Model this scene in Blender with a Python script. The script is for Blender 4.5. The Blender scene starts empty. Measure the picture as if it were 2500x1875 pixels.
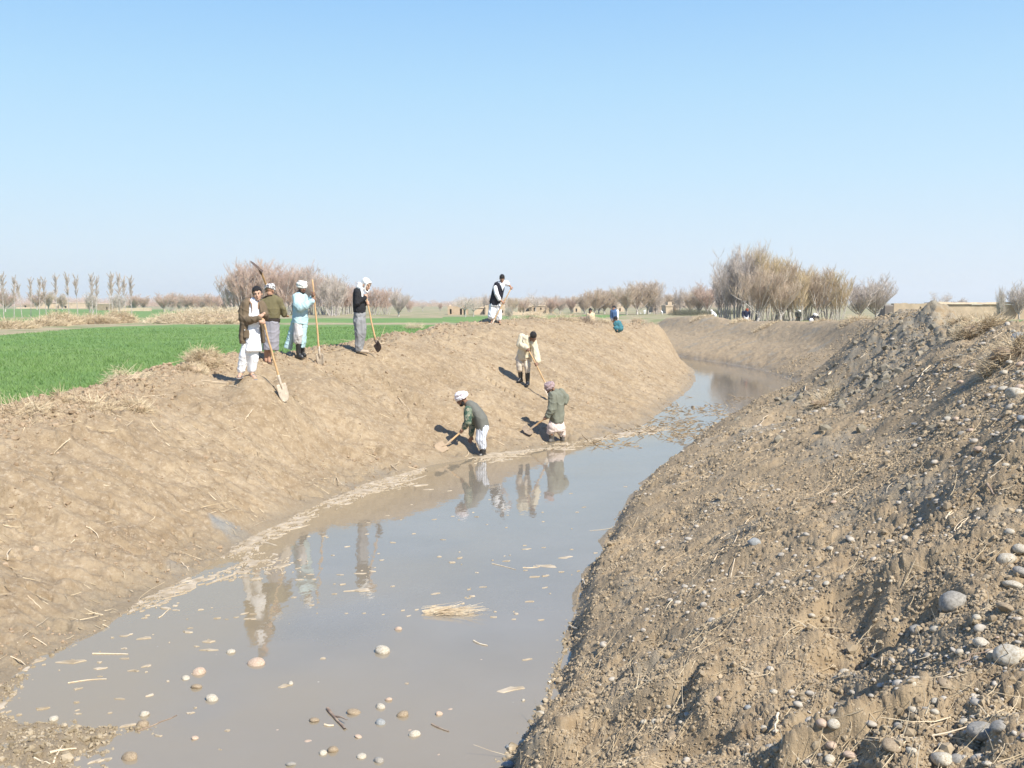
import bpy, bmesh, math, random
import numpy as np
from mathutils import Vector, Matrix, Quaternion
from math import radians, sin, cos, pi

# ------------------------------------------------------------------ camera, sky, sun, exposure
scene = bpy.context.scene
COL = scene.collection
EYE = 3.0
HORIZON = 739.0
FOC = 2500.0
PITCH = math.atan((937.5 - HORIZON) / FOC)
cam_d = bpy.data.cameras.new('camera')
cam = bpy.data.objects.new('camera', cam_d)
COL.objects.link(cam)
cam.location = (0, 0, EYE)
cam.rotation_euler = (pi / 2 - PITCH, 0, 0)
cam_d.sensor_width = 36
cam_d.lens = 36 * FOC / 2500
cam_d.clip_start = 0.1
cam_d.clip_end = 9000
scene.camera = cam

SUN_ELEV = radians(47)
SUN_AZ = math.atan2(0.66, -0.75)          # angle from +Y towards +X
sun_vec = Vector((sin(SUN_AZ) * cos(SUN_ELEV), cos(SUN_AZ) * cos(SUN_ELEV), sin(SUN_ELEV)))
world = bpy.data.worlds.new('World')
scene.world = world
world.use_nodes = True
wn = world.node_tree
bg = wn.nodes['Background']
sky = wn.nodes.new('ShaderNodeTexSky')
sky.sky_type = 'NISHITA'
sky.sun_disc = False
sky.sun_elevation = SUN_ELEV
sky.sun_rotation = SUN_AZ
sky.altitude = 300
sky.air_density = 1.0
sky.dust_density = 1.2
sky.ozone_density = 1.6
# the dry-season sky: the Nishita sky blended with a measured pale gradient by elevation
def _lin(c):
    return [((v / 255 + .055) / 1.055) ** 2.4 if v > 10 else v / 3295 for v in c]
BG_STRENGTH, EXPOSURE = 0.12, 0.9
_g = wn.nodes.new('ShaderNodeTexCoord'); _s = wn.nodes.new('ShaderNodeSeparateXYZ')
wn.links.new(_g.outputs['Generated'], _s.inputs[0])
_cr = wn.nodes.new('ShaderNodeValToRGB')
_k = [(0.0, (226, 235, 246)), (.045, (218, 236, 251)), (.12, (198, 232, 254)), (.20, (178, 222, 253)), (.285, (152, 204, 251)), (.6, (95, 150, 228)), (1, (75, 125, 210))]
_el = _cr.color_ramp.elements
while len(_el) < len(_k):
    _el.new(.5)
for e, (p, c) in zip(_el, _k):
    e.position = p; e.color = (*[v for v in _lin(c)], 1)
wn.links.new(_s.outputs['Z'], _cr.inputs[0])
_sc = wn.nodes.new('ShaderNodeVectorMath'); _sc.operation = 'SCALE'
_sc.inputs[3].default_value = 1 / (BG_STRENGTH * 2 ** EXPOSURE)
wn.links.new(_cr.outputs[0], _sc.inputs[0])
_mx = wn.nodes.new('ShaderNodeMix'); _mx.data_type = 'RGBA'; _mx.inputs[0].default_value = .93
wn.links.new(sky.outputs[0], _mx.inputs[6]); wn.links.new(_sc.outputs[0], _mx.inputs[7])
wn.links.new(_mx.outputs[2], bg.inputs[0])
bg.inputs[1].default_value = BG_STRENGTH
sd = bpy.data.lights.new('sun', 'SUN')
sd.energy = 4.2
sd.angle = radians(0.5)
sd.color = (1.0, 0.95, 0.87)
sun = bpy.data.objects.new('sun', sd)
COL.objects.link(sun)
sun.rotation_euler = sun_vec.to_track_quat('Z', 'Y').to_euler()
scene.view_settings.view_transform = 'Standard'
scene.view_settings.look = 'None'
scene.view_settings.gamma = 1
scene.view_settings.exposure = EXPOSURE
scene.render.engine = 'CYCLES'
scene.cycles.max_bounces = 8
scene.cycles.transparent_max_bounces = 12

# ------------------------------------------------------------------ helpers
GS = 2500.0 / 2212.0
SP, CP = sin(PITCH), cos(PITCH)
def ray(u, v):
    r = (u - 1250) / FOC
    up = (937.5 - v) / FOC
    return (r, CP + up * SP, -SP + up * CP)
def at_z(u, v, z):
    d = ray(u, v)
    t = (z - EYE) / d[2]
    return (d[0] * t, d[1] * t, z)
def at_y(u, v, y):
    d = ray(u, v)
    t = y / d[1]
    return (d[0] * t, y, EYE + d[2] * t)
def gz(gx, gy, z):
    return at_z(gx * GS, gy * GS, z)

def new_mat(name, color=(.5, .5, .5), rough=.8, noise=0, nscale=8, bump=0, bscale=40, dark=.6, spec=.3, **kw):
    m = bpy.data.materials.new(name)
    m.use_nodes = True
    nt = m.node_tree
    b = nt.nodes['Principled BSDF']
    b.inputs['Roughness'].default_value = rough
    b.inputs['Specular IOR Level'].default_value = spec
    b.inputs['Base Color'].default_value = (*color, 1)
    if noise or bump:
        tc = nt.nodes.new('ShaderNodeTexCoord')
    if noise:
        n = nt.nodes.new('ShaderNodeTexNoise')
        n.inputs['Scale'].default_value = nscale
        n.inputs['Detail'].default_value = 6
        n.inputs['Roughness'].default_value = .65
        nt.links.new(tc.outputs['Object'], n.inputs['Vector'])
        mr = nt.nodes.new('ShaderNodeMapRange')
        mr.inputs[1].default_value = .3
        mr.inputs[2].default_value = .7
        mr.inputs[3].default_value = 0
        mr.inputs[4].default_value = 1
        nt.links.new(n.outputs[0], mr.inputs[0])
        mx = nt.nodes.new('ShaderNodeMix')
        mx.data_type = 'RGBA'
        mx.inputs[6].default_value = (*[c * (1 - noise) for c in color], 1)
        mx.inputs[7].default_value = (*[min(1, c * (1 + noise * .7)) for c in color], 1)
        nt.links.new(mr.outputs[0], mx.inputs[0])
        nt.links.new(mx.outputs[2], b.inputs['Base Color'])
    if bump:
        n2 = nt.nodes.new('ShaderNodeTexNoise')
        n2.inputs['Scale'].default_value = bscale
        n2.inputs['Detail'].default_value = 4
        nt.links.new(tc.outputs['Object'], n2.inputs['Vector'])
        bp = nt.nodes.new('ShaderNodeBump')
        bp.inputs['Strength'].default_value = bump
        bp.inputs['Distance'].default_value = .02
        nt.links.new(n2.outputs[0], bp.inputs['Height'])
        nt.links.new(bp.outputs[0], b.inputs['Normal'])
    return m

def np_mesh(name, V, F, mats=None, smooth=False, fmat=None):
    """V (n,3) array, F (m,k) int array with k constant, or a list of such arrays."""
    me = bpy.data.meshes.new(name)
    V = np.asarray(V, dtype=np.float32)
    Fs = F if isinstance(F, list) else [F]
    Fs = [np.asarray(f, dtype=np.int32) for f in Fs if len(f)]
    me.vertices.add(len(V))
    me.vertices.foreach_set('co', V.ravel())
    nl = sum(f.size for f in Fs)
    npoly = sum(len(f) for f in Fs)
    me.loops.add(nl)
    me.loops.foreach_set('vertex_index', np.concatenate([f.ravel() for f in Fs]))
    me.polygons.add(npoly)
    tot = np.concatenate([np.full(len(f), f.shape[1], dtype=np.int32) for f in Fs])
    st = np.concatenate([[0], np.cumsum(tot)[:-1]]).astype(np.int32)
    me.polygons.foreach_set('loop_start', st)
    me.polygons.foreach_set('loop_total', tot)
    me.polygons.foreach_set('use_smooth', np.full(npoly, bool(smooth)))
    if fmat is not None:
        me.polygons.foreach_set('material_index', np.asarray(fmat, dtype=np.int32))
    me.update(calc_edges=True)
    for m in (mats or []):
        me.materials.append(m)
    return me
def link(name, me, parent=None, loc=None, **props):
    o = bpy.data.objects.new(name, me)
    COL.objects.link(o)
    if parent is not None:
        o.parent = parent
    if loc is not None:
        o.location = loc
    for k, v in props.items():
        if v is not None:
            o[k] = v
    return o
def empty(name, loc, rot=0, **props):
    o = link(name, None, None, loc, **props)
    o.rotation_euler = (0, 0, rot)
    o.empty_display_size = .1
    return o

# hashed value noise / worley in numpy
def _h(ix, iy, s):
    h = (ix.astype(np.int64) * 374761393 + iy.astype(np.int64) * 668265263 + s * 974634777) & 0xffffffff
    h = ((h ^ (h >> 13)) * 1274126177) & 0xffffffff
    h = ((h ^ (h >> 16)) * 2246822519) & 0xffffffff
    return ((h ^ (h >> 15)) & 0xffffff).astype(np.float32) / float(0xffffff)
def vnoise(x, y, s=0):
    ix = np.floor(x); iy = np.floor(y)
    fx = (x - ix).astype(np.float32); fy = (y - iy).astype(np.float32)
    ix = ix.astype(np.int64); iy = iy.astype(np.int64)
    ux = fx * fx * (3 - 2 * fx); uy = fy * fy * (3 - 2 * fy)
    a = _h(ix, iy, s); b = _h(ix + 1, iy, s); c = _h(ix, iy + 1, s); d = _h(ix + 1, iy + 1, s)
    return (a + (b - a) * ux) * (1 - uy) + (c + (d - c) * ux) * uy - .5
def fbm(x, y, sc, oct=4, s=0, gain=.5):
    r = 0; a = 1.; 
    for k in range(oct):
        ca, sa = cos(k * 1.3 + s), sin(k * 1.3 + s)
        r = r + a * vnoise((x * ca - y * sa) * sc, (x * sa + y * ca) * sc, s * 31 + k)
        sc *= 2.03; a *= gain
    return r
def worley(x, y, s=0):
    ix = np.floor(x).astype(np.int64); iy = np.floor(y).astype(np.int64)
    best = np.full(x.shape, 9., np.float32); bid = np.zeros(x.shape, np.float32)
    for dx in (-1, 0, 1):
        for dy in (-1, 0, 1):
            cx = ix + dx; cy = iy + dy
            px = cx + _h(cx, cy, s); py = cy + _h(cx, cy, s + 7)
            d = ((px - x) ** 2 + (py - y) ** 2).astype(np.float32)
            m = d < best
            best = np.where(m, d, best)
            bid = np.where(m, _h(cx, cy, s + 13), bid)
    return np.sqrt(best), bid
def sstep(a, b, x):
    t = np.clip((x - a) / (b - a), 0, 1)
    return t * t * (3 - 2 * t)
def polydist(P, x, y):
    """distance to polyline P, signed (+ on the left of its direction)."""
    best = np.full(x.shape, 1e9, np.float32); sg = np.ones(x.shape, np.float32); par = np.zeros(x.shape, np.float32)
    acc = 0.
    for i in range(len(P) - 1):
        ax, ay = P[i][0], P[i][1]; bx, by = P[i + 1][0], P[i + 1][1]
        dx, dy = bx - ax, by - ay
        L = math.hypot(dx, dy)
        t = np.clip(((x - ax) * dx + (y - ay) * dy) / (L * L), 0, 1)
        ex = x - ax - t * dx; ey = y - ay - t * dy
        d = ex * ex + ey * ey
        m = d < best
        best = np.where(m, d, best)
        sg = np.where(m, np.sign(dx * ey - dy * ex + 1e-9), sg)
        par = np.where(m, acc + t * L, par)
        acc += L
    return np.sqrt(best) * sg, par
def inpoly(P, x, y):
    c = np.zeros(x.shape, bool)
    n = len(P)
    for i in range(n):
        x1, y1 = P[i][0], P[i][1]; x2, y2 = P[(i + 1) % n][0], P[(i + 1) % n][1]
        if y1 == y2:
            continue
        m = ((y1 > y) != (y2 > y)) & (x < (x2 - x1) * (y - y1) / (y2 - y1) + x1)
        c ^= m
    return c
def resample(P, step):
    out = []
    for a, b in zip(P[:-1], P[1:]):
        L = math.dist(a[:2], b[:2])
        n = max(1, int(L / step))
        for k in range(n):
            out.append(tuple(a[j] + (b[j] - a[j]) * k / n for j in range(len(a))))
    out.append(tuple(P[-1]))
    return out
# ------------------------------------------------------------------ terrain skeleton
FIELD = 1.25
Lshore = [(-9, -4, 0), (-7, 0, 0), (-5.6, 2.4, 0), (-4.8, 4.2, 0), (-4.4, 6, 0)] + [gz(a, b, 0) for a, b in [
    (0, 1485), (130, 1400), (210, 1365), (330, 1285), (430, 1238), (520, 1170), (640, 1110), (780, 1050), (930, 1005), (1030, 987),
    (1190, 962), (1300, 945), (1390, 918), (1440, 880), (1490, 840), (1502, 820), (1498, 800), (1475, 785), (1452, 774)]] + [
    (6.8, 60, 0), (5.5, 66, 0), (5.5, 76, 0), (8, 92, 0), (12, 110, 0)]
Rshore = [(-6, -4, 0), (-4.4, -1, 0), (-3.0, 1.3, 0), (-1.8, 3.0, 0), (-.9, 4.3, 0), (-.4, 5.3, 0)] + [gz(a, b, 0) for a, b in [
    (1090, 1659), (1120, 1600), (1180, 1540), (1200, 1470), (1228, 1390), (1240, 1330), (1258, 1250), (1298, 1200), (1325, 1130), (1352, 1090),
    (1410, 1022), (1480, 975), (1570, 912), (1650, 882), (1705, 858), (1730, 842), (1728, 826), (1650, 800), (1560, 784), (1500, 776), (1455, 768)]] + [
    (8.8, 62, 0), (8.3, 68, 0), (8.6, 78, 0), (11, 92, 0), (15, 110, 0)]
Lcrest = [(-14, -3, 1.4), (-11.5, 2, 1.4), (-10, 6, 1.4), (-8.8, 10, 1.42)] + [gz(*p) for p in [
    (0, 902, 1.5), (130, 876, 1.56), (240, 843, 1.63), (360, 801, 1.78), (430, 774, 1.92), (508, 774, 1.92), (600, 761, 1.96), (668, 757, 1.96),
    (762, 738, 2.1), (840, 724, 2.2), (940, 705, 2.35), (1060, 690, 2.46)]] + [at_y(1357, 777, 38.5), at_y(1469, 785, 43), at_y(1560, 789, 47.5), at_y(1606, 795, 51),
    (4.2, 59, 1.6), (2.8, 67, 1.6), (2.8, 78, 1.6), (5, 94, 1.6), (9, 112, 1.6)]
Rcrest = [(-1, -6, 1.7), (1.5, -2, 1.9), (3.2, 1.5, 2.0), (4.0, 4.5, 2.1), (4.6, 7, 2.3), (5.3, 9.5, 2.45), (6.0, 12, 2.5), (6.9, 14.5, 2.6)] + [
    at_y(2390, 785, 16.5), at_y(2330, 762, 17.5), at_y(2250, 750, 18.5), at_y(2190, 758, 20), at_y(2150, 785, 23), (11.4, 29, 2.2), (14.6, 37, 2.2), at_y(2083, 786, 45), at_y(1990, 789, 51.5), at_y(1900, 788, 58),
    at_y(1810, 789, 66), at_y(1730, 775, 73), at_y(1672, 775, 78), (12.6, 84, 1.55), (14.0, 94, 1.4), (18, 112, 1.4)]
CP_ = []
CP_ += resample(Lshore, .9) + resample(Rshore, 1.1)
for _P, _sg, _st in ((Lshore, 1, .9), (Rshore, -1, 1.1)):       # pin the bed just inside each waterline
    _q = resample(_P, _st)
    for _a, _b in zip(_q[:-1], _q[1:]):
        _l = math.dist(_a, _b); CP_.append(((_a[0] + _b[0]) / 2 + _sg * (_b[1] - _a[1]) / _l * .38, (_a[1] + _b[1]) / 2 - _sg * (_b[0] - _a[0]) / _l * .38, -.09))
def near_pt(P, q):
    best = None
    for a, b in zip(P[:-1], P[1:]):
        dx, dy = b[0] - a[0], b[1] - a[1]
        t = max(0, min(1, ((q[0] - a[0]) * dx + (q[1] - a[1]) * dy) / (dx * dx + dy * dy)))
        p = (a[0] + t * dx, a[1] + t * dy)
        d = math.dist(p, q[:2])
        if best is None or d < best[0]:
            best = (d, p)
    return best
for cr, sh, bulge in ((Lcrest, Lshore, .10), (Rcrest, Rshore, -.09)):
    for q in resample(cr, 2.0 if cr is Lcrest else 1.1):
        CP_.append(q)
        d, p = near_pt(sh, q)
        for t in (.33, .66):
            CP_.append((p[0] + (q[0] - p[0]) * t, p[1] + (q[1] - p[1]) * t, q[2] * (t + (bulge if bulge > 0 or q[1] > 9 else .05) * (1 if t > .5 else .5))))
        ux, uy = (q[0] - p[0]) / d, (q[1] - p[1]) / d
        CP_.append((q[0] + ux * 2.3, q[1] + uy * 2.3, FIELD))
        CP_.append((q[0] + ux * 4.5, q[1] + uy * 4.5, FIELD))
# canal bed
Lr = resample(Lshore, 2.0)
for a in Lr:
    d, p = near_pt(Rshore, a)
    for t, zz in ((.15, -.16), (.5, -.24), (.85, -.2)):
        CP_.append((a[0] + (p[0] - a[0]) * t, a[1] + (p[1] - a[1]) * t, zz * (.55 if a[1] < 9.5 else 1)))
# where people stand
FEET = dict(
    boy=at_z(599, 921, 1.7), olive=at_z(661, 886, 1.8), blue=at_z(733, 876, 1.82), scarf=at_z(880, 861, 1.9),
    vest=at_z(1209, 789, 2.35), cream=at_z(1275, 938, .98))
FEET['w7'] = at_z(1179, 1117, -.06); FEET['w8'] = at_z(1360, 1081, -.03); FEET['w8b'] = at_z(1376, 1084, -.05)
for k, p in FEET.items():
    CP_.append(p)
CP_.append(at_z(697, 985, 1.08))      # tip of the boy's spade
for p in [(1.75, 3.5, 1.35), (0, 0, 1.35), (.8, 1.5, 1.3), (1.4, 5.0, .72), (2.05, 4.26, 1.5), (2.6, 5.2, 1.7), (3.35, 6.7, 1.95),
          at_z(560, 932, 1.64), at_z(584, 926, 1.68), at_z(640, 922, 1.68), at_z(520, 938, 1.58), at_z(625, 945, 1.55),
          (4.6, 18, .62), (5.4, 21, .55), (6.4, 24, .45), (7.7, 28, .32), (9.2, 32, .2)]:
    CP_.append(p)
for a in range(0, 360, 12):
    for r in (22, 40, 75, 130):
        x, y = r * sin(radians(a)), r * cos(radians(a))
        if min(near_pt(Lshore, (x, y))[0], near_pt(Rshore, (x, y))[0]) > 9.5 and min(near_pt(Lcrest, (x, y))[0], near_pt(Rcrest, (x, y))[0]) > 4.5:
            CP_.append((x, y, FIELD))
A = []
for p in CP_:                                   # drop near-duplicates
    if all(math.dist(p[:2], q[:2]) > .25 for q in A):
        A.append(p)
CPA = np.array(A)
_D = np.sqrt(((CPA[:, None, :2] - CPA[None, :, :2]) ** 2).sum(-1) + .36)
_M = np.zeros((len(A) + 1,) * 2)
_M[:-1, :-1] = -_D - np.eye(len(A)) * -.02
_M[-1, :-1] = 1; _M[:-1, -1] = 1
_W = np.linalg.solve(_M, np.append(CPA[:, 2], 0))
def base_z(x, y):
    out = np.empty(x.shape, np.float64).ravel()
    xf, yf = x.ravel(), y.ravel()
    px, py, w = CPA[:, 0].astype(np.float32), CPA[:, 1].astype(np.float32), _W[:-1].astype(np.float32)
    for i in range(0, len(xf), 40000):
        X = xf[i:i + 40000, None].astype(np.float32); Y = yf[i:i + 40000, None].astype(np.float32)
        out[i:i + 40000] = -(np.sqrt((X - px) ** 2 + (Y - py) ** 2 + np.float32(.36)) @ w) + _W[-1]
    return out.reshape(x.shape)
Center = []
for a in Lr:
    d, p = near_pt(Rshore, a)
    Center.append(((a[0] + p[0]) / 2, (a[1] + p[1]) / 2))
GREEN = [[at_z(u, v, FIELD) for u, v in P] for P in [
    [(-300, 777.5), (420, 777.5), (400, 779), (250, 785), (130, 793), (-300, 796)],
    [(-500, 776), (400, 775.5), (560, 771), (560, 765), (400, 756), (40, 754), (-500, 754)],
    [(583, 790), (1080, 789.5), (1080, 778), (583, 779)],
    [(1080, 787), (1240, 800), (1400, 810), (1760, 800), (1700, 772), (1640, 768.5), (1300, 770), (1080, 774)],
    [(2330, 793), (2900, 793), (2900, 781), (2330, 782)],
    [(2330, 815), (2440, 815), (2900, 824), (2900, 797), (2330, 797)]]]
G1far = [at_z(u, v, FIELD) for u, v in [(-600, 830), (-200, 824), (0, 818), (81, 813), (163, 806), (244, 799), (352, 796), (434, 793), (583, 794), (1080, 794), (1200, 793)]]
G1poly = [(p[0], p[1]) for p in Lcrest[:16]] + [(p[0], p[1]) for p in reversed(G1far)] + [(-60, 30), (-40, -10)]

def surface(x, y, detail=True):
    """height plus material masks"""
    r = np.hypot(x, y)
    b = base_z(x, y)
    far = sstep(105, 130, r)
    b = b * (1 - far) + FIELD * far
    side, par = polydist(Center, x, y)          # + = left bank side
    dl, _ = polydist(Lshore, x, y)
    dr, _ = polydist(Rshore, x, y)
    inw = (dl < 0) & (dr > 0) & (np.abs(side) < 12)
    left = side > 0
    lc, _ = polydist(Lcrest, x, y)              # + beyond the crest of the left bank
    rc, _ = polydist(Rcrest, x, y)              # - beyond the crest of the right bank
    z = b.copy()
    nearm = 1 - sstep(90, 120, r)
    onl = left & ~inw; onr = (~left) & ~inw
    # ---- left bank
    slope_l = np.where(onl, 1., 0.) * sstep(.4, -.5, lc) * nearm
    crest_l = np.where(onl, 1., 0.) * np.exp(-((lc - .15) / .75) ** 2) * nearm
    z += crest_l * (.14 * fbm(x, y, 1.3, 5, 3, .62) - .02)
    streak = fbm(par * 1.0, dl * .22, 2.2, 4, 5, .6)
    z += slope_l * sstep(0, .35, dl) * (.13 * streak + .10 * fbm(x, y, .55, 3, 8) + .06 * fbm(x, y, 3.5, 6, 9, .62))
    if detail:
        xs_, ys_ = par * 1.9 + .25 * fbm(x, y, 2, 2, 35), dl * .75 + .2 * fbm(x, y, 2.3, 2, 36)
        f, i = worley(xs_, ys_, 37)             # spade cuts running down the slope
        z -= slope_l * sstep(.2, .8, dl) * .055 * np.clip(.55 - f, 0, 1) * (i > .35)
        f, i = worley(x * 2.6, y * 2.6, 38)
        z += slope_l * .05 * np.sqrt(np.clip(1 - (f / .33) ** 2, 0, 1)) * (i > .86)
        pit = fbm(x, y, 5.5, 3, 17)
        z -= slope_l * sstep(.38, .62, pit) * .05
        f, i = worley(x * 7, y * 7, 5)
        lump = np.sqrt(np.clip(1 - (f / .5) ** 2, 0, 1)) * (i > .55)
        z += (slope_l * .022 * sstep(-.1, .4, fbm(x, y, 1.1, 2, 31)) + crest_l * .07) * lump
    # ---- right bank
    rr = np.where(onr, 1., 0.) * sstep(-2.2, -.6, rc) * nearm
    lip = np.where(onr, 1., 0.) * nearm
    w1 = fbm(x, y, .8, 4, 11)
    fd = 1 - .8 * sstep(30, 45, r)
    ridge = np.exp(-(rc / 1.1) ** 2) * nearm * np.where(onr, 1., 0.)
    heap = np.exp(-(((x - 7.2) / 2.0) ** 2 + ((y - 17.5) / 3.2) ** 2))
    z += rr * (.10 * w1 * fd + .05) * sstep(0, .5, -dr)
    z += lip * sstep(0.0, .22, -dr) * (.13 + .12 * fbm(x, y, 1.7, 2, 71)) * (1 - .75 * sstep(13, 22, y))
    z += rr * (1 - fd) * .07 * fbm(x, y, 1.6, 4, 23, .6)
    z += ridge * fd * (.22 * fbm(x, y, .9, 5, 21, .5)) + heap * onr * (.24 * fbm(x, y, 1.1, 4, 22, .5) - .25 + .14 * np.clip(np.abs(x - 7.2) / 2, 0, 1))
    stre = np.abs(fbm(par * 1.0, dr * .25, 1.5, 3, 25, .6))
    z -= rr * fd * .06 * stre
    nearc = 1 - sstep(5.5, 9.5, r)             # deep hollows close to the camera
    z += rr * nearc * (.11 * fbm(x, y, 1.3, 3, 41, .45) - .13 * sstep(.02, .42, fbm(x, y, 2.1, 3, 42)))
    if detail:
        det = np.zeros(x.shape)
        amp = rr * (.55 + .9 * sstep(-.25, .3, fbm(x, y, .9, 2, 51)) + .9 * heap + .45 * nearc)
        xx = x + .05 * fbm(x, y, 9, 2, 61); yy = y + .05 * fbm(x, y, 9, 2, 62)
        for sc, am, sd_, thr in ((4.6, .034 * heap * onr, 7, .3), (3.7, .018, 1, .6), (9.5, .011, 2, .4), (21, .008, 3, .25), (44, .005, 4, .1)):
            f, i = worley(xx * sc, yy * sc, sd_)
            det += amp * am * (np.sqrt(np.clip(1 - (f / .62) ** 2, 0, 1)) * (i > thr) * (.5 + .8 * i) - .25)
        det += rr * .014 * fbm(x, y, 12, 4, 63, .65)
    z -= slope_l * .07 * sstep(.10, .32, fbm(par, dl * .3, 1.1, 3, 33)) * sstep(.3, 1, dl)
    # ---- bed and mud flats
    bed = np.where(inw, 1., 0.) * nearm
    mud = bed * sstep(7.9, 7.0, y + .9 * fbm(x, y, .9, 3, 81)) * sstep(-1.7, -2.5, x + .8 * fbm(x, y, 1.1, 2, 87))
    z += bed * .03 * fbm(x, y, 2, 4, 82)
    z += mud * (.155 + .085 * fbm(x, y, 2.2, 5, 83, .62) + .02 * fbm(x, y, 14, 3, 84))
    f, i = worley(x * 2.3, y * 2.3, 90)
    isl = bed * (i > .93) * sstep(.34, .1, f) * sstep(9.9, 7.3, y)
    z += isl * .10 * (1 + fbm(x, y, 6, 3, 85))
    f, i = worley(x * 3.5, y * 1.3, 93)         # silt and weed standing out of the water further up the canal
    bars = bed * sstep(22, 23.5, y) * sstep(32, 29, y) * sstep(.3, .8, -dl) * sstep(.9, 1.6, dr)
    z += bars * (i > .6) * sstep(.45, .1, f) * .20 * (1 + fbm(x, y, 7, 3, 86))
    for k_, fp in FEET.items():                 # trodden level where people stand
        if k_[0] == 'w':
            w_ = np.exp(-((x - fp[0]) ** 2 + (y - fp[1]) ** 2) / (.24 ** 2)) if k_ != 'w8b' else 0.; zt_ = -.07
            if k_ == 'vest': w_ = np.exp(-((x - fp[0]) ** 2 + (y - fp[1]) ** 2) / (.5 ** 2)); zt_ = fp[2]
        else:
            w_ = np.exp(-((x - fp[0]) ** 2 + (y - fp[1]) ** 2) / (.5 ** 2)); zt_ = fp[2] + .3 * (b - fp[2]) * 0
            zt_ = b + (fp[2] - float(base_z(np.array([fp[0]]), np.array([fp[1]]))[0]))
        z = z * (1 - w_) + zt_ * w_
    # ---- fields and beyond
    z += (1 - nearm) * 0
    outl = np.where(onl, 1., 0.) * sstep(.9, 2.5, lc); outr = np.where(onr, 1., 0.) * sstep(-.9, -2.5, rc)
    z += (outl + outr) * .05 * fbm(x, y, .4, 4, 91) * nearm
    g = np.zeros(x.shape, bool)
    for P in GREEN:
        g |= inpoly(P, x, y)
    jit = fbm(x, y, 1.2, 3, 95) * .5
    g = g & (((lc > 1.2) & left) | (~left & (rc < -3.5)))
    g1 = inpoly(G1poly, x + jit, y + jit) & left & (lc > .75 + jit)
    green = (g | g1).astype(np.float32)
    clay_ = np.zeros(x.shape, np.float32)
    for (u, v, zc, a, b, st) in ((616, 1243, .42, .62, .26, 1.), (893, 1112, .55, .5, .25, .6), (960, 1130, .25, .6, .2, .5), (480, 1300, .5, .4, .2, .5), (1560, 1010, .45, .9, .5, .5)):
        px, py, _ = at_z(u, v, zc); dx, dy = x - px, y - py; ca, sa = .86, -.5
        q_ = ((dx * ca + dy * sa) / a) ** 2 + ((-dx * sa + dy * ca) / b) ** 2
        clay_ = np.maximum(clay_, st * sstep(1.3, .6, q_ + .8 * fbm(x, y, 3, 3, 34)))
    return dict(clay=clay_, z=z, det=det, green=green, right=rr, left=slope_l, crest=np.clip(crest_l + outl * (lc < 2.2), 0, 1), bed=bed, heap=heap * onr, ridge=ridge, lc=lc, rc=rc, dl=dl, dr=dr, inw=inw, lft=left, par=par, heapm=heap)

# ------------------------------------------------------------------ terrain mesh (finer close to the view)
def rings():
    r = [1.2]
    while r[-1] < 5000:
        q = r[-1]
        k = .0065 if q < 3 else .0042 if q < 8 else .0026 if q < 48 else .0042 if q < 95 else .012 if q < 130 else .05 if q < 400 else .2
        r.append(q * (1 + k))
    return np.array(r)
_r = rings()
_a = np.concatenate([np.linspace(-180, -62, 90)[:-1], np.linspace(-62, -29, 90)[:-1], np.linspace(-29, 29, 1050)[:-1], np.linspace(29, 62, 90)[:-1], np.linspace(62, 180, 90)])
RR, AA = np.meshgrid(_r, np.radians(_a), indexing='ij')
GX = (RR * np.sin(AA)).astype(np.float64); GY = (RR * np.cos(AA)).astype(np.float64)
S = surface(GX, GY)
nr, na = RR.shape
GZ = S['z']
def blur(a):
    for ax in (0, 1):
        for _ in range(3):
            p = np.pad(a, [(1, 1) if k == ax else (0, 0) for k in (0, 1)], mode='edge')
            a = (np.take(p, range(0, a.shape[ax]), ax) + 2 * a + np.take(p, range(2, a.shape[ax] + 2), ax)) / 4
    return a
_gr = np.gradient(blur(GZ), axis=0) / np.gradient(RR, axis=0); _ga = np.gradient(blur(GZ), axis=1) / (np.gradient(AA, axis=1) * RR)
_zx = _gr * np.sin(AA) + _ga * np.cos(AA); _zy = _gr * np.cos(AA) - _ga * np.sin(AA)
_nl = np.sqrt(1 + _zx ** 2 + _zy ** 2)
D_ = S['det'] / _nl ** 1.8
V = np.stack([GX - D_ * _zx / _nl, GY - D_ * _zy / _nl, GZ + D_ / _nl], -1).reshape(-1, 3)
GZ = GZ + D_ * _nl * .8
idx = np.arange(nr * na).reshape(nr, na)
F = np.stack([idx[:-1, :-1], idx[:-1, 1:], idx[1:, 1:], idx[1:, :-1]], -1).reshape(-1, 4)[:, ::-1]
c0 = len(V)
V = np.vstack([V, [[0, 0, float(GZ[0].mean())]]])
Fc = np.stack([idx[0, :-1], idx[0, 1:], np.full(na - 1, c0)], -1)[:, ::-1]
ground_me = np_mesh('ground', V, [F, Fc], smooth=True)
for nm in ('clay', 'green', 'right', 'left', 'crest', 'bed', 'heap'):
    at = ground_me.attributes.new(nm, 'FLOAT', 'POINT')
    at.data.foreach_set('value', np.append(S[nm].ravel(), 0).astype(np.float32))
def attr(nt, nm):
    n = nt.nodes.new('ShaderNodeAttribute'); n.attribute_name = nm
    return n.outputs['Fac']
def nz(nt, vec, sc, det=5, ro=.6):
    n = nt.nodes.new('ShaderNodeTexNoise'); n.inputs['Scale'].default_value = sc
    n.inputs['Detail'].default_value = det; n.inputs['Roughness'].default_value = ro
    nt.links.new(vec, n.inputs['Vector'])
    return n.outputs[0]
def ramp(nt, src, a, b, lo=0, hi=1):
    m = nt.nodes.new('ShaderNodeMapRange')
    for k, v in zip((1, 2, 3, 4), (a, b, lo, hi)):
        m.inputs[k].default_value = v
    nt.links.new(src, m.inputs[0])
    return m.outputs[0]
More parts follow.
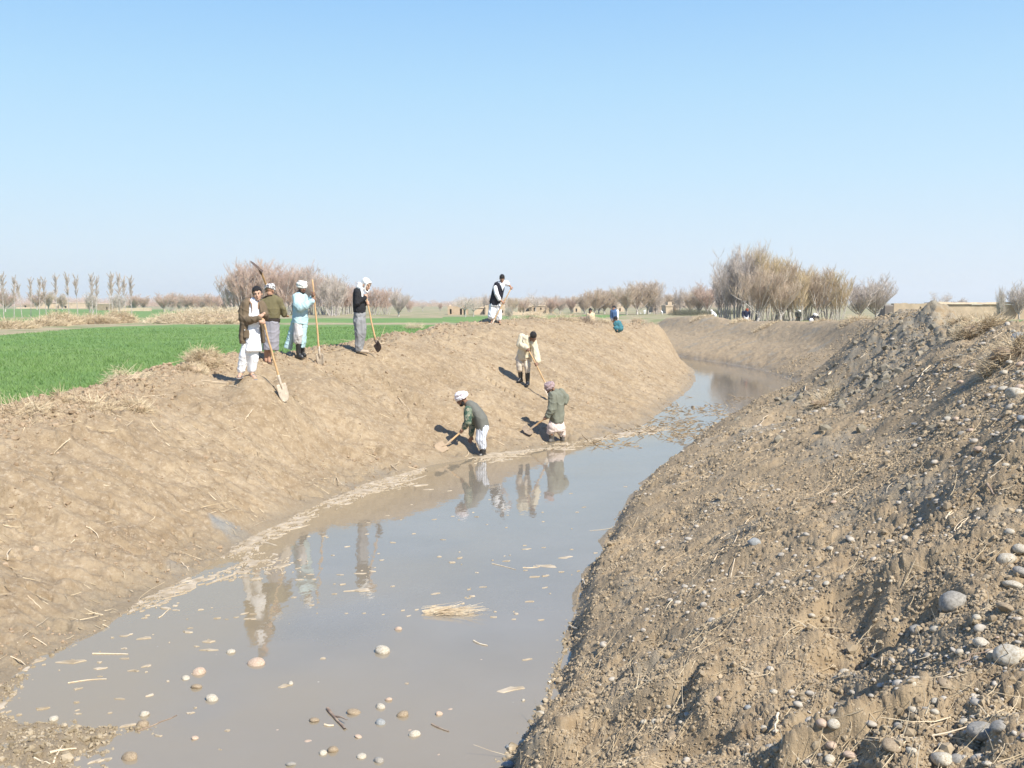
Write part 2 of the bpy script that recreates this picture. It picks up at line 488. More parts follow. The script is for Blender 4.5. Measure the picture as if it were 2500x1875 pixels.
def mixc(nt, f, a, b):
    m = nt.nodes.new('ShaderNodeMix'); m.data_type = 'RGBA'
    if isinstance(f, float):
        m.inputs[0].default_value = f
    else:
        nt.links.new(f, m.inputs[0])
    for s, v in ((6, a), (7, b)):
        if isinstance(v, tuple):
            m.inputs[s].default_value = (*v, 1)
        else:
            nt.links.new(v, m.inputs[s])
    return m.outputs[2]
def mathn(nt, op, a, b):
    m = nt.nodes.new('ShaderNodeMath'); m.operation = op
    for s, v in ((0, a), (1, b)):
        if isinstance(v, (int, float)):
            m.inputs[s].default_value = v
        else:
            nt.links.new(v, m.inputs[s])
    return m.outputs[0]
gm = bpy.data.materials.new('earth'); gm.use_nodes = True
nt = gm.node_tree; bs = nt.nodes['Principled BSDF']
tc = nt.nodes.new('ShaderNodeTexCoord').outputs['Object']
n1 = nz(nt, tc, .8, 6); n2 = nz(nt, tc, 6, 6, .7); n3 = nz(nt, tc, 38, 4, .7)
base = mixc(nt, ramp(nt, n1, .35, .65), (.292, .218, .132), (.388, .298, .188))
base = mixc(nt, ramp(nt, n2, .36, .60), mixc(nt, .6, base, (.165, .112, .06)), base)
base = mixc(nt, ramp(nt, nz(nt, tc, 15, 5, .75), .52, .66, 0, .7), base, (.44, .355, .25))
base = mixc(nt, ramp(nt, n3, .40, .30, 0, .75), base, (.15, .105, .065))
base = mixc(nt, ramp(nt, n3, .62, .75), base, (.46, .36, .25))
rightc = mixc(nt, ramp(nt, n2, .32, .66), (.275, .200, .118), (.385, .292, .178))
rightc = mixc(nt, ramp(nt, n3, .6, .75, 0, .8), rightc, (.50, .42, .30))
greyc = mixc(nt, ramp(nt, n3, .3, .7), (.19, .18, .145), (.31, .29, .235))
rightc = mixc(nt, ramp(nt, n1, .55, .62, 0, .45), rightc, greyc)
clay = mixc(nt, ramp(nt, n3, .3, .7), (.19, .185, .165), (.28, .27, .24))
base = mixc(nt, mathn(nt, 'MULTIPLY', attr(nt, 'clay'), ramp(nt, n2, .30, .42)), base, clay)
rightc = mixc(nt, mathn(nt, 'MULTIPLY', attr(nt, 'heap'), ramp(nt, n2, .38, .58, 0, .75)), rightc, greyc)
col = mixc(nt, attr(nt, 'right'), base, rightc)
# fields: sparse tan/green outside the crops
fieldc = mixc(nt, ramp(nt, nz(nt, tc, .35, 5), .4, .62), (.37, .29, .185), (.20, .22, .095))
isl = mathn(nt, 'ADD', attr(nt, 'right'), attr(nt, 'left'))
isl = mathn(nt, 'ADD', isl, attr(nt, 'crest'))
isl = mathn(nt, 'ADD', isl, attr(nt, 'bed'))
col = mixc(nt, ramp(nt, isl, 0., .6), fieldc, col)
col = mixc(nt, attr(nt, 'crest'), col, mixc(nt, ramp(nt, n3, .4, .6), (.24, .175, .105), (.40, .31, .20)))
grn = mixc(nt, ramp(nt, nz(nt, tc, 5, 6, .7), .3, .7), (.098, .182, .044), (.155, .250, .078))
grn = mixc(nt, ramp(nt, nz(nt, tc, .22, 4, .6), .42, .62, 0, .5), grn, (.20, .27, .085))
col = mixc(nt, attr(nt, 'green'), col, grn)
# wet earth by the waterline
geo = nt.nodes.new('ShaderNodeNewGeometry'); sx = nt.nodes.new('ShaderNodeSeparateXYZ')
nt.links.new(geo.outputs['Position'], sx.inputs[0])
zz = mathn(nt, 'ADD', sx.outputs['Z'], mathn(nt, 'MULTIPLY', mathn(nt, 'SUBTRACT', n2, .5), -.35))
wet = ramp(nt, zz, .02, .22, 1, 0)
wetc = mixc(nt, ramp(nt, n3, .3, .7), (.22, .17, .105), (.31, .245, .158))
col = mixc(nt, mathn(nt, 'MULTIPLY', wet, .75), col, wetc)
nt.links.new(col, bs.inputs['Base Color'])
nt.links.new(ramp(nt, wet, 0, 1, .93, .5), bs.inputs['Roughness'])
bs.inputs['Specular IOR Level'].default_value = .25
bp = nt.nodes.new('ShaderNodeBump'); bp.inputs['Strength'].default_value = .7; bp.inputs['Distance'].default_value = .022
nt.links.new(mathn(nt, 'ADD', nz(nt, tc, 26, 8, .78), mathn(nt, 'MULTIPLY', nz(nt, tc, 85, 4, .7), .55)), bp.inputs['Height']); nt.links.new(bp.outputs[0], bs.inputs['Normal'])
ground_me.materials.append(gm)
ground = link('ground', ground_me, kind='structure')

# fast height lookup on the mesh grid
_lr = _r; _aa = np.radians(_a)
def hz(x, y):
    x = np.asarray(x, float); y = np.asarray(y, float)
    r = np.hypot(x, y); a = np.arctan2(x, y)
    fi = np.interp(r, _lr, np.arange(nr)); fj = np.interp(a, _aa, np.arange(na))
    i = np.clip(fi.astype(int), 0, nr - 2); j = np.clip(fj.astype(int), 0, na - 2)
    s = fi - i; t = fj - j
    return (GZ[i, j] * (1 - s) * (1 - t) + GZ[i + 1, j] * s * (1 - t) + GZ[i, j + 1] * (1 - s) * t + GZ[i + 1, j + 1] * s * t)
def lk(nm, x, y):
    r = np.hypot(x, y); a = np.arctan2(x, y)
    i = np.clip(np.rint(np.interp(r, _lr, np.arange(nr))).astype(int), 0, nr - 1); j = np.clip(np.rint(np.interp(a, _aa, np.arange(na))).astype(int), 0, na - 1)
    return S[nm][i, j]

# ------------------------------------------------------------------ water
wm = bpy.data.materials.new('muddy_water'); wm.use_nodes = True
nt = wm.node_tree
for n in list(nt.nodes):
    if n.type == 'BSDF_PRINCIPLED':
        nt.nodes.remove(n)
outn = [n for n in nt.nodes if n.type == 'OUTPUT_MATERIAL'][0]
tc = nt.nodes.new('ShaderNodeTexCoord').outputs['Object']
bpn = nt.nodes.new('ShaderNodeBump'); bpn.inputs['Strength'].default_value = .35; bpn.inputs['Distance'].default_value = .006
mp = nt.nodes.new('ShaderNodeMapping'); mp.inputs['Scale'].default_value = (1, .55, 1)
nt.links.new(tc, mp.inputs[0])
nt.links.new(nz(nt, mp.outputs[0], 5, 3, .5), bpn.inputs['Height'])
dif = nt.nodes.new('ShaderNodeBsdfDiffuse')
nt.links.new(mixc(nt, attr(nt, 'silt'), mixc(nt, ramp(nt, nz(nt, tc, .5, 4), .35, .65), (.40, .345, .265), (.46, .40, .315)), (.50, .395, .245)), dif.inputs[0])  # tan mix: silty shallows and the bank's mirrored tone, put into the colour
tr = nt.nodes.new('ShaderNodeBsdfTransparent')
tr.inputs[0].default_value = (.85, .8, .7, 1)
m1 = nt.nodes.new('ShaderNodeMixShader'); m1.inputs[0].default_value = .44
nt.links.new(dif.outputs[0], m1.inputs[1]); nt.links.new(tr.outputs[0], m1.inputs[2])
gl = nt.nodes.new('ShaderNodeBsdfGlossy'); gl.inputs['Roughness'].default_value = .03
nt.links.new(bpn.outputs[0], gl.inputs['Normal'])
fr = nt.nodes.new('ShaderNodeFresnel'); fr.inputs[0].default_value = 1.8
nt.links.new(bpn.outputs[0], fr.inputs['Normal'])
m2 = nt.nodes.new('ShaderNodeMixShader')
nt.links.new(fr.outputs[0], m2.inputs[0]); nt.links.new(m1.outputs[0], m2.inputs[1]); nt.links.new(gl.outputs[0], m2.inputs[2])
nt.links.new(m2.outputs[0], outn.inputs[0])
# one sheet that follows the canal, its rims under the banks
wl = []; 
Lr2 = resample(Lshore, 1.0)
WV = []
for k, a in enumerate(Lr2):
    d, p = near_pt(Rshore, a)
    ux, uy = (a[0] - p[0]) / d, (a[1] - p[1]) / d
    WV.append((a[0] + ux * .9, a[1] + uy * .9, 0)); WV.append((p[0] - ux * 1.2, p[1] - uy * 1.2, 0))
# simpler and safe: a level disc area clipped by the terrain (every place lower than 0 is canal)
wgx = np.linspace(-16, 20, 145); wgy = np.linspace(-6, 112, 473)
WX, WY = np.meshgrid(wgx, wgy)
keep = (np.minimum(np.abs(polydist(Lshore, WX, WY)[0]), np.abs(polydist(Rshore, WX, WY)[0])) < 4.5)
wi = np.arange(WX.size).reshape(WX.shape)
cells = []
for i in range(WX.shape[0] - 1):
    for j in range(WX.shape[1] - 1):
        if keep[i:i + 2, j:j + 2].any():
            cells.append((wi[i, j], wi[i, j + 1], wi[i + 1, j + 1], wi[i + 1, j]))
water_me = np_mesh('water', np.stack([WX.ravel(), WY.ravel(), np.zeros(WX.size)], -1), np.array(cells), [wm])
_dl = -polydist(Lshore, WX, WY)[0]; _dr = polydist(Rshore, WX, WY)[0]       # stirred silt plus the bank's tan reflection, painted into the left water
_silt_refl = sstep(1.7, .3, _dl + .9 * fbm(WX, WY, .55, 4, 201)) * .95 + .55 * sstep(9.5, 6.5, WY + 1.5 * fbm(WX, WY, .5, 3, 202)) + .5 * sstep(.05, .35, fbm(WX * .8, WY * .45, .6, 4, 203)) * sstep(4, 2, _dl)
_at = water_me.attributes.new('silt', 'FLOAT', 'POINT'); _at.data.foreach_set('value', np.clip(_silt_refl, 0, 1).ravel().astype(np.float32))  # one mask for silt and the painted bank reflection
link('water', water_me, kind='structure')
# ------------------------------------------------------------------ scattered small matter
RNG = np.random.default_rng(11)
def ico(sub=1):
    bm = bmesh.new(); bmesh.ops.create_icosphere(bm, subdivisions=sub, radius=1)
    v = np.array([p.co[:] for p in bm.verts]); f = np.array([[q.index for q in p.verts] for p in bm.faces]); bm.free()
    return v, f
def rot_mats(n, rng, tilt=pi):
    """random rotations: any heading, tilt up to `tilt` about a level axis"""
    a = rng.uniform(0, 2 * pi, n); b = rng.uniform(-tilt, tilt, n); c = rng.uniform(0, 2 * pi, n)
    def rz(t):
        m = np.zeros((n, 3, 3)); m[:, 0, 0] = np.cos(t); m[:, 0, 1] = -np.sin(t); m[:, 1, 0] = np.sin(t); m[:, 1, 1] = np.cos(t); m[:, 2, 2] = 1; return m
    m = np.zeros((n, 3, 3)); m[:, 0, 0] = 1; m[:, 1, 1] = np.cos(b); m[:, 1, 2] = -np.sin(b); m[:, 2, 1] = np.sin(b); m[:, 2, 2] = np.cos(b)
    return rz(a) @ m @ rz(c)
def bake(tv, tf, pos, R, sc, jit=0, rng=RNG):
    n = len(pos); k = len(tv)
    P = tv[None] * sc[:, None, :]
    if jit:
        P = P * (1 + rng.uniform(-jit, jit, (n, k, 1)))
    P = np.einsum('nij,nkj->nki', R, P) + pos[:, None]
    Fc = tf[None] + (np.arange(n) * k)[:, None, None]
    return P.reshape(-1, 3), Fc.reshape(-1, tf.shape[1])
def polar(n, r0, r1, a0, a1, rng=RNG):
    r = np.exp(rng.uniform(math.log(r0), math.log(r1), n)); a = np.radians(rng.uniform(a0, a1, n))
    return r * np.sin(a), r * np.cos(a)
def vary(nt_name, cols, rough=.9, scale=14.):
    """matte material whose colour changes from piece to piece (noise on object position)"""
    m = bpy.data.materials.new(nt_name); m.use_nodes = True; nt = m.node_tree; b = nt.nodes['Principled BSDF']
    tc = nt.nodes.new('ShaderNodeTexCoord').outputs['Object']
    n = nt.nodes.new('ShaderNodeTexNoise'); n.inputs['Scale'].default_value = scale; n.inputs['Detail'].default_value = 3
    nt.links.new(tc, n.inputs['Vector'])
    cr = nt.nodes.new('ShaderNodeValToRGB'); el = cr.color_ramp.elements
    while len(el) < len(cols):
        el.new(.5)
    for i, (e, c) in enumerate(zip(el, cols)):
        e.position = .32 + .36 * i / max(1, len(cols) - 1); e.color = (*c, 1)
    nt.links.new(n.outputs[0], cr.inputs[0]); nt.links.new(cr.outputs[0], b.inputs['Base Color'])
    b.inputs['Roughness'].default_value = rough; b.inputs['Specular IOR Level'].default_value = .25
    return m
M_CLOD = vary('crumbly_soil', [(.245, .185, .115), (.32, .25, .16), (.39, .31, .205)], scale=9)
M_CLODL = vary('dry_soil', [(.24, .17, .10), (.33, .24, .155), (.42, .32, .21)], scale=9)
M_STRAW = vary('dry_straw', [(.34, .25, .15), (.56, .45, .29), (.68, .57, .39)], scale=6)
M_STRAWP = vary('pale_straw', [(.48, .38, .24), (.62, .51, .34), (.70, .60, .43)], scale=6)
M_GRAVEL = vary('gravel_stone', [(.24, .215, .175), (.36, .32, .26), (.46, .41, .33), (.28, .22, .16)], rough=.8, scale=17)
M_FOAM = vary('foam', [(.30, .235, .15), (.40, .325, .225), (.50, .42, .31)], rough=.7, scale=7)

iv, iF = ico(1)
iv0, iF0 = np.array(ico(1)[0][:12]), None
_b = bmesh.new(); bmesh.ops.create_icosphere(_b, subdivisions=1, radius=1)
iv0 = np.array([p.co[:] for p in _b.verts]); iF0 = np.array([[q.index for q in p.verts] for p in _b.faces]); _b.free()
def ground_pts(n, r0, r1, a0, a1, fn):
    x, y = polar(n, r0, r1, a0, a1)
    k = RNG.random(n) < fn(x, y)
    return x[k], y[k]
# crumbs of the right bank
x, y = ground_pts(380000, 2.6, 46, -12, 40, lambda x, y: lk('right', x, y) * (.25 + .6 * (1 - sstep(5, 9, np.hypot(x, y))) + 1.0 * sstep(-.15, .25, fbm(x, y, 1.3, 3, 101)) + .5 * lk('heap', x, y)))
r = np.hypot(x, y); n = len(x)
s = np.exp(RNG.normal(0, .5, n)) * (.0034 + .00040 * r)
s = np.minimum(s, .05)
pos = np.stack([x, y, hz(x, y) + s * .2], -1)
print('crumbs', n)
Vc, Fc = bake(iv0, iF0, pos, rot_mats(n, RNG), np.stack([s, s * RNG.uniform(.7, 1, n), s * RNG.uniform(.6, 1, n)], -1), .3)
link('soil_crumbs', np_mesh('soil_crumbs', Vc, Fc, [M_CLOD]), kind='stuff', category='soil', label='grey brown crumbly soil clods strewn over the right bank')
# broken clods: grey on the spoil heap and the ridge, brown on the left crest
def clods(n, a0, a1, r0, r1, fn, smin, smax, mat, name, label):
    x, y = ground_pts(n, r0, r1, a0, a1, fn); n = len(x)
    s = np.exp(RNG.uniform(math.log(smin), math.log(smax), n)) * RNG.uniform(.5, 1, n); pos = np.stack([x, y, hz(x, y) + s * .12], -1)
    V_, F_ = bake(iv, iF, pos, rot_mats(n, RNG), np.stack([s, s * RNG.uniform(.6, 1, n), s * RNG.uniform(.5, .9, n)], -1), .24)
    link(name, np_mesh(name, V_, F_, [mat]), kind='stuff', category='soil', label=label)
clods(5500, 12, 40, 8, 28, lambda x, y: np.clip(lk('heap', x, y) * 1.5 + .10 * lk('right', x, y) * np.exp(-(lk('rc', x, y) / 1.5) ** 2), 0, 1) * sstep(-.25, .2, fbm(x, y, 1.6, 3, 104)), .02, .13,
      vary('grey_clod', [(.155, .135, .095), (.235, .205, .15), (.33, .28, .20)], scale=8), 'grey_clods', 'dark grey broken clods piled on the spoil heap and ridge')
clods(9000, -40, 12, 10, 46, lambda x, y: lk('crest', x, y) * sstep(-.2, .25, fbm(x, y, 1.2, 3, 105)), .018, .10,
      vary('brown_clod', [(.16, .11, .065), (.25, .18, .11), (.34, .255, .165)], scale=8), 'brown_clods', 'brown broken clods along the crest of the left bank')
# crumbs of the left bank and its crest
x, y = ground_pts(170000, 8, 50, -35, 20, lambda x, y: lk('crest', x, y) * .8 + lk('left', x, y) * .25 * sstep(-.05, .3, fbm(x, y, 1.1, 3, 102)))
n = len(x); r = np.hypot(x, y)
s = np.minimum(np.exp(RNG.normal(0, .55, n)) * (.0044 + .00034 * r) * (1 + .7 * lk('crest', x, y)), .05)
pos = np.stack([x, y, hz(x, y) + s * .2], -1)
Vc, Fc = bake(iv0, iF0, pos, rot_mats(n, RNG), np.stack([s, s * .85, s * .7], -1), .3)
link('dry_clods', np_mesh('dry_clods', Vc, Fc, [M_CLODL]), kind='stuff', category='soil', label='tan dry clods on the left bank and its crest')

def straws(x, y, z, L, w, head, pitch, curl, rng=RNG, seg=3):
    """curved three-sided stalks; returns V, F"""
    n = len(x); t = np.linspace(0, 1, seg + 1)
    dx = np.cos(head) * np.cos(pitch); dy = np.sin(head) * np.cos(pitch); dz = np.sin(pitch)
    d = np.stack([dx, dy, dz], -1); sd = np.stack([-np.sin(head), np.cos(head), np.zeros(n)], -1); up = np.cross(d, sd)
    a1 = rng.normal(0, 1, n)[:, None] * curl[:, None]; a2 = rng.normal(0, .6, n)[:, None] * curl[:, None]
    P = np.stack([x, y, z], -1)[:, None] + d[:, None] * (L[:, None] * t)[..., None] + (sd * a1 + up * a2)[:, None] * (L[:, None] * t * t)[..., None]
    ww = (w[:, None] * (1 - .55 * t))
    ang = [0, 2 * pi / 3, 4 * pi / 3]
    rings = np.stack([P + ww[..., None] * (cos(a) * sd + sin(a) * up)[:, None] for a in ang], 2)   # n,seg+1,3,3
    Vv = rings.reshape(-1, 3)
    base = (np.arange(n) * (seg + 1) * 3)[:, None, None]
    q = []
    for k in range(seg):
        for j in range(3):
            q.append([k * 3 + j, k * 3 + (j + 1) % 3, (k + 1) * 3 + (j + 1) % 3, (k + 1) * 3 + j])
    Fv = (np.array(q)[None] + base).reshape(-1, 4)
    return Vv, Fv
def straw_field(n, r0, r1, a0, a1, fn, L=(.08, .45), w=(.0018, .0045), pitch=.25, lift=.01, curl=.35, follow=None):
    x, y = ground_pts(n, r0, r1, a0, a1, fn)
    n = len(x); LL = np.exp(RNG.uniform(math.log(L[0]), math.log(L[1]), n))
    hd = RNG.uniform(0, 2 * pi, n)
    if follow is not None:
        hd = np.where(RNG.random(n) < follow[1], follow[0] + RNG.normal(0, .35, n), hd)
    # lay along the slope: pitch from the ground between both ends
    x2 = x + np.cos(hd) * LL; y2 = y + np.sin(hd) * LL
    z = hz(x, y); z2 = hz(x2, y2)
    ph = np.arctan2(z2 - z, LL) + RNG.normal(0, pitch, n) * (RNG.random(n) < .5)
    r = np.hypot(x, y)
    return straws(x, y, z + lift, LL, RNG.uniform(w[0], w[1], n) * (.9 + r * .038), hd, ph, np.full(n, curl))
# loose straw: left crest (dense mats), left slope, right bank
P1 = straw_field(20000, 10, 52, -38, 20, lambda x, y: lk('crest', x, y) * (.25 + sstep(-.1, .25, fbm(x, y, .8, 3, 111))), L=(.08, .42), pitch=.35, curl=.3)
P2 = straw_field(13000, 9, 50, -36, 18, lambda x, y: lk('left', x, y) * (.12 + .9 * sstep(.0, .35, fbm(x, y, .9, 3, 112))), L=(.05, .30), pitch=.12, follow=(-.6, .4))
Vs = np.vstack([P1[0], P2[0]]); Fs_ = np.vstack([P1[1], P2[1] + len(P1[0])])
link('loose_straw', np_mesh('loose_straw', Vs, Fs_, [M_STRAW]), kind='stuff', category='straw', label='loose dry straw and root litter matted along the left bank')
P3 = straw_field(17000, 3, 60, -12, 40, lambda x, y: lk('right', x, y) * (.10 + .5 * sstep(.0, .3, fbm(x, y, .7, 3, 113))) , L=(.04, .30), w=(.0012, .003), pitch=.2, follow=(.5, .5))
link('straw_litter', np_mesh('straw_litter', *P3, [M_STRAW]), kind='stuff', category='straw', label='short dry straw litter over the right bank')

# gravel: small stones in streaks on the right bank, on the bed and on the near mud
def gravel_mask(x, y):
    g = sstep(.18, .34, fbm(x, y, .55, 3, 121))
    g = np.maximum(g, np.exp(-(((x - 5.3) / .8) ** 2 + ((y - 10.2) / 1.6) ** 2)) * 1.5)
    g = np.maximum(g, np.exp(-(((x - 4.3) / .7) ** 2 + ((y - 8.3) / .9) ** 2)))
    g = np.maximum(g, 1.6 * sstep(6.2, 4.8, np.hypot(x, y)) * sstep(.22, .36, np.arctan2(x, y)) * sstep(-.25, .1, fbm(x, y, 1.6, 3, 122)))
    return g
x, y = ground_pts(60000, 2.8, 22, 5, 40, lambda x, y: lk('right', x, y) * (.003 + .10 * gravel_mask(x, y)))
n = len(x); s = np.exp(RNG.normal(0, .5, n)) * (.005 + .0006 * np.hypot(x, y))
s = np.minimum(s, .035)
pos = np.stack([x, y, hz(x, y) + s * .35], -1)
iv2, iF2 = ico(2)
Vc, Fc = bake(iv2, iF2, pos, rot_mats(n, RNG, .5), np.stack([s * RNG.uniform(1, 1.5, n), s, s * RNG.uniform(.5, .85, n)], -1))
link('gravel', np_mesh('gravel', Vc, Fc, [M_GRAVEL], smooth=True), kind='stuff', category='gravel', label='pale grey gravel spilled in streaks down the right bank')

# small stones and crumbs on the mud flat at the near left
x, y = polar(26000, 6.1, 9.6, -36, 4); zz_ = hz(x, y); k = lk('inw', x, y) & (zz_ > -.03) & (zz_ < .25); x, y = x[k], y[k]; n = len(x)
s = np.exp(RNG.normal(0, .5, n)) * .0085; pos = np.stack([x, y, hz(x, y) + s * .2], -1)
Vc, Fc = bake(iv0, iF0, pos, rot_mats(n, RNG), np.stack([s * 1.2, s, s * .7], -1), .3)
link('mud_crumbs', np_mesh('mud_crumbs', Vc, Fc, [vary('wet_crumbs', [(.20, .155, .095), (.30, .24, .155), (.40, .33, .23)], scale=12)]), kind='stuff', category='soil', label='wet crumbs and grit on the mud flat at lower left')
# stones lying on the canal bed, dim through the silty water
x, y = polar(1500, 6.2, 10.8, -24, 1); k = lk('inw', x, y) & (hz(x, y) < -.05) & (RNG.random(1500) < np.clip(1.6 - .16 * (y - 4.2), .1, 1)); x, y = x[k], y[k]; n = len(x)
s = np.exp(RNG.normal(0, .35, n)) * .036; pos = np.stack([x, y, np.full(n, -.012) - s * .62 - RNG.uniform(0, .02, n)], -1)
Vc, Fc = bake(iv2, iF2, pos, rot_mats(n, RNG, .2), np.stack([s * 1.3, s, s * .6], -1))
link('bed_stones', np_mesh('bed_stones', Vc, Fc, [vary('bed_stone', [(.34, .26, .18), (.50, .42, .33), (.60, .54, .46)], scale=9)], smooth=True), kind='stuff', category='gravel', label='stones on the canal bed dimly seen through muddy water')
# foam and scum hugging the left waterline, thin flakes that float
def flakes(x, y, hd, a, b, z0=.004, k=9, rng=RNG):
    n = len(x); t = np.linspace(0, 2 * pi, k, endpoint=False)
    rr_ = 1 + rng.uniform(-.65, .5, (n, k))
    u = np.cos(t)[None] * rr_ * a[:, None]; v = np.sin(t)[None] * rr_ * b[:, None]
    X = x[:, None] + u * np.cos(hd)[:, None] - v * np.sin(hd)[:, None]
    Y = y[:, None] + u * np.sin(hd)[:, None] + v * np.cos(hd)[:, None]
    zt = z0 + rng.uniform(0, .004, n)
    top = np.stack([X, Y, np.repeat(zt[:, None], k, 1)], -1); bot = top * 1.0
    bot[..., :2] = np.stack([x, y], -1)[:, None] + (top[..., :2] - np.stack([x, y], -1)[:, None]) * 1.12; bot[..., 2] = -.004
    Vv = np.concatenate([top, bot], 1).reshape(-1, 3)
    base = (np.arange(n) * 2 * k)[:, None]
    ftop = np.arange(k)[None] + base
    side = np.array([[j, j + k, (j + 1) % k + k, (j + 1) % k] for j in range(k)])[None] + base[:, :, None]
    return Vv, [ftop, side.reshape(-1, 4)]
def shore_pts(n, P, off, rng=RNG, par0=0, par1=1e9):
    """random points near a shoreline polyline, offset to its right by off"""
    P = np.array([p[:2] for p in P]); d = np.diff(P, axis=0); L = np.hypot(*d.T); c = np.concatenate([[0], np.cumsum(L)])
    s = rng.uniform(max(0, par0), min(c[-1], par1), n); i = np.searchsorted(c, s) - 1; i = np.clip(i, 0, len(L) - 1)
    u = d[i] / L[i][:, None]; p = P[i] + u * (s - c[i])[:, None]
    return p[:, 0] + u[:, 1] * off, p[:, 1] - u[:, 0] * off, np.arctan2(u[:, 1], u[:, 0]), s
n = 15000
off = np.abs(RNG.normal(0, .42, n)) - .03
fx, fy, hd, ps = shore_pts(n, Lshore, off, par0=6, par1=32)
m = (hz(fx, fy) < .01) & (vnoise(ps * .9, off * 1.5, 131) + .28 * RNG.random(n) > -.1 + off * .65) & (RNG.random(n) < .8)
fx, fy, hd = fx[m], fy[m], hd[m]; n = len(fx)
sz = np.exp(RNG.normal(-4.25, .75, n))
F1 = flakes(fx, fy, hd + RNG.normal(0, .5, n), sz * RNG.uniform(.8, 2.2, n) * (1 + (RNG.random(n) < .04) * 2.5), sz * .6, k=8)
n = 900                                            # bits adrift on the open water, thicker near the mud
fx, fy = polar(n, 6.4, 21, -28, 8)
m = (hz(fx, fy) < -.02) & lk('inw', fx, fy) & (RNG.random(n) < np.clip(1.5 - 1.0 * (fx + 3.6) * (fy < 9.5) - .14 * (fy - 7), .06, 1))
fx, fy = fx[m], fy[m]; n = len(fx); sz = np.exp(RNG.normal(-4.25, .6, n))
F2 = flakes(fx, fy, RNG.uniform(-.3, .8, n), sz * RNG.uniform(1, 2.4, n), sz * .8, k=8)
Vf = np.vstack([F1[0], F2[0]]); o_ = len(F1[0])
link('foam_scum', np_mesh('foam_scum', Vf, [np.vstack([F1[1][0], F2[1][0] + o_]), np.vstack([F1[1][1], F2[1][1] + o_])], [M_FOAM]), kind='stuff', category='foam', label='pale foam and scum flakes floating along the left waterline')
# weed and straw on the water up the canal
n = 2600
fx = RNG.uniform(.8, 8, n); fy = RNG.uniform(21, 32.5, n)
m = lk('inw', fx, fy) & (fbm(fx, fy * .45, 1.1, 3, 141) + .25 * RNG.random(n) > .18)
fx, fy = fx[m], fy[m]; n = len(fx)
Vw, Fw = straws(fx, fy, np.full(n, .0), RNG.uniform(.05, .28, n), RNG.uniform(.006, .016, n), RNG.uniform(-.5, .5, n) + RNG.integers(0, 2, n) * pi, RNG.uniform(0, .25, n) * RNG.random(n) ** 2 * 4, np.full(n, .3))
link('floating_weed', np_mesh('floating_weed', Vw, Fw, [vary('wet_weed', [(.14, .10, .06), (.25, .19, .12), (.40, .32, .21)])]), kind='stuff', category='weed', label='brown weed and silt clumps floating where the canal narrows')

# young wheat
n = 230000
x, y = polar(n, 13, 75, -48, 4)
k = (lk('green', x, y) > .5)
x, y = x[k], y[k]; n = len(x); r = np.hypot(x, y)
hgt = RNG.uniform(.05, .11, n) * (1 + .4 * fbm(x, y, .6, 2, 151)); wd = RNG.uniform(.003, .006, n) * (.7 + r * .035)
hd = RNG.uniform(0, 2 * pi, n); le = RNG.normal(0, .05, (n, 2)); z = hz(x, y)
b0 = np.stack([x - np.cos(hd) * wd, y - np.sin(hd) * wd, z - .01], -1); b1 = np.stack([x + np.cos(hd) * wd, y + np.sin(hd) * wd, z - .01], -1)
tp = np.stack([x + le[:, 0], y + le[:, 1], z + hgt], -1)
Vg = np.stack([b0, b1, tp], 1).reshape(-1, 3); Fg = np.arange(len(Vg)).reshape(-1, 3)
M_WHEAT = vary('young_wheat', [(.082, .165, .034), (.138, .235, .064), (.205, .305, .105)], rough=.75, scale=3)
link('wheat', np_mesh('wheat', Vg, Fg, [M_WHEAT]), kind='stuff', category='crop', label='short bright green wheat covering the left field')
# ------------------------------------------------------------------ bare trees
def tube_mesh(paths, k=5):
    """paths: list of (P (m,3), r (m,)); returns V, F quads"""
    Vs, Fs, o = [], [], 0
    for P, r in paths:
        P = np.asarray(P, float); r = np.asarray(r, float); m = len(P)
        T = np.gradient(P, axis=0); T /= np.linalg.norm(T, axis=1)[:, None] + 1e-9
        ref = np.array([1., 0, 0]) if abs(T[0, 0]) < .8 else np.array([0, 1., 0])
        U = np.cross(T, ref); U /= np.linalg.norm(U, axis=1)[:, None] + 1e-9; W = np.cross(T, U)
        a = np.linspace(0, 2 * pi, k, endpoint=False)
        R = P[:, None] + r[:, None, None] * (np.cos(a)[None, :, None] * U[:, None] + np.sin(a)[None, :, None] * W[:, None])
        Vs.append(R.reshape(-1, 3))
        i = np.arange(m - 1)[:, None] * k; j = np.arange(k)[None]
        Fs.append(np.stack([i + j, i + (j + 1) % k, i + k + (j + 1) % k, i + k + j], -1).reshape(-1, 4) + o); o += m * k
    return np.vstack(Vs), np.vstack(Fs)
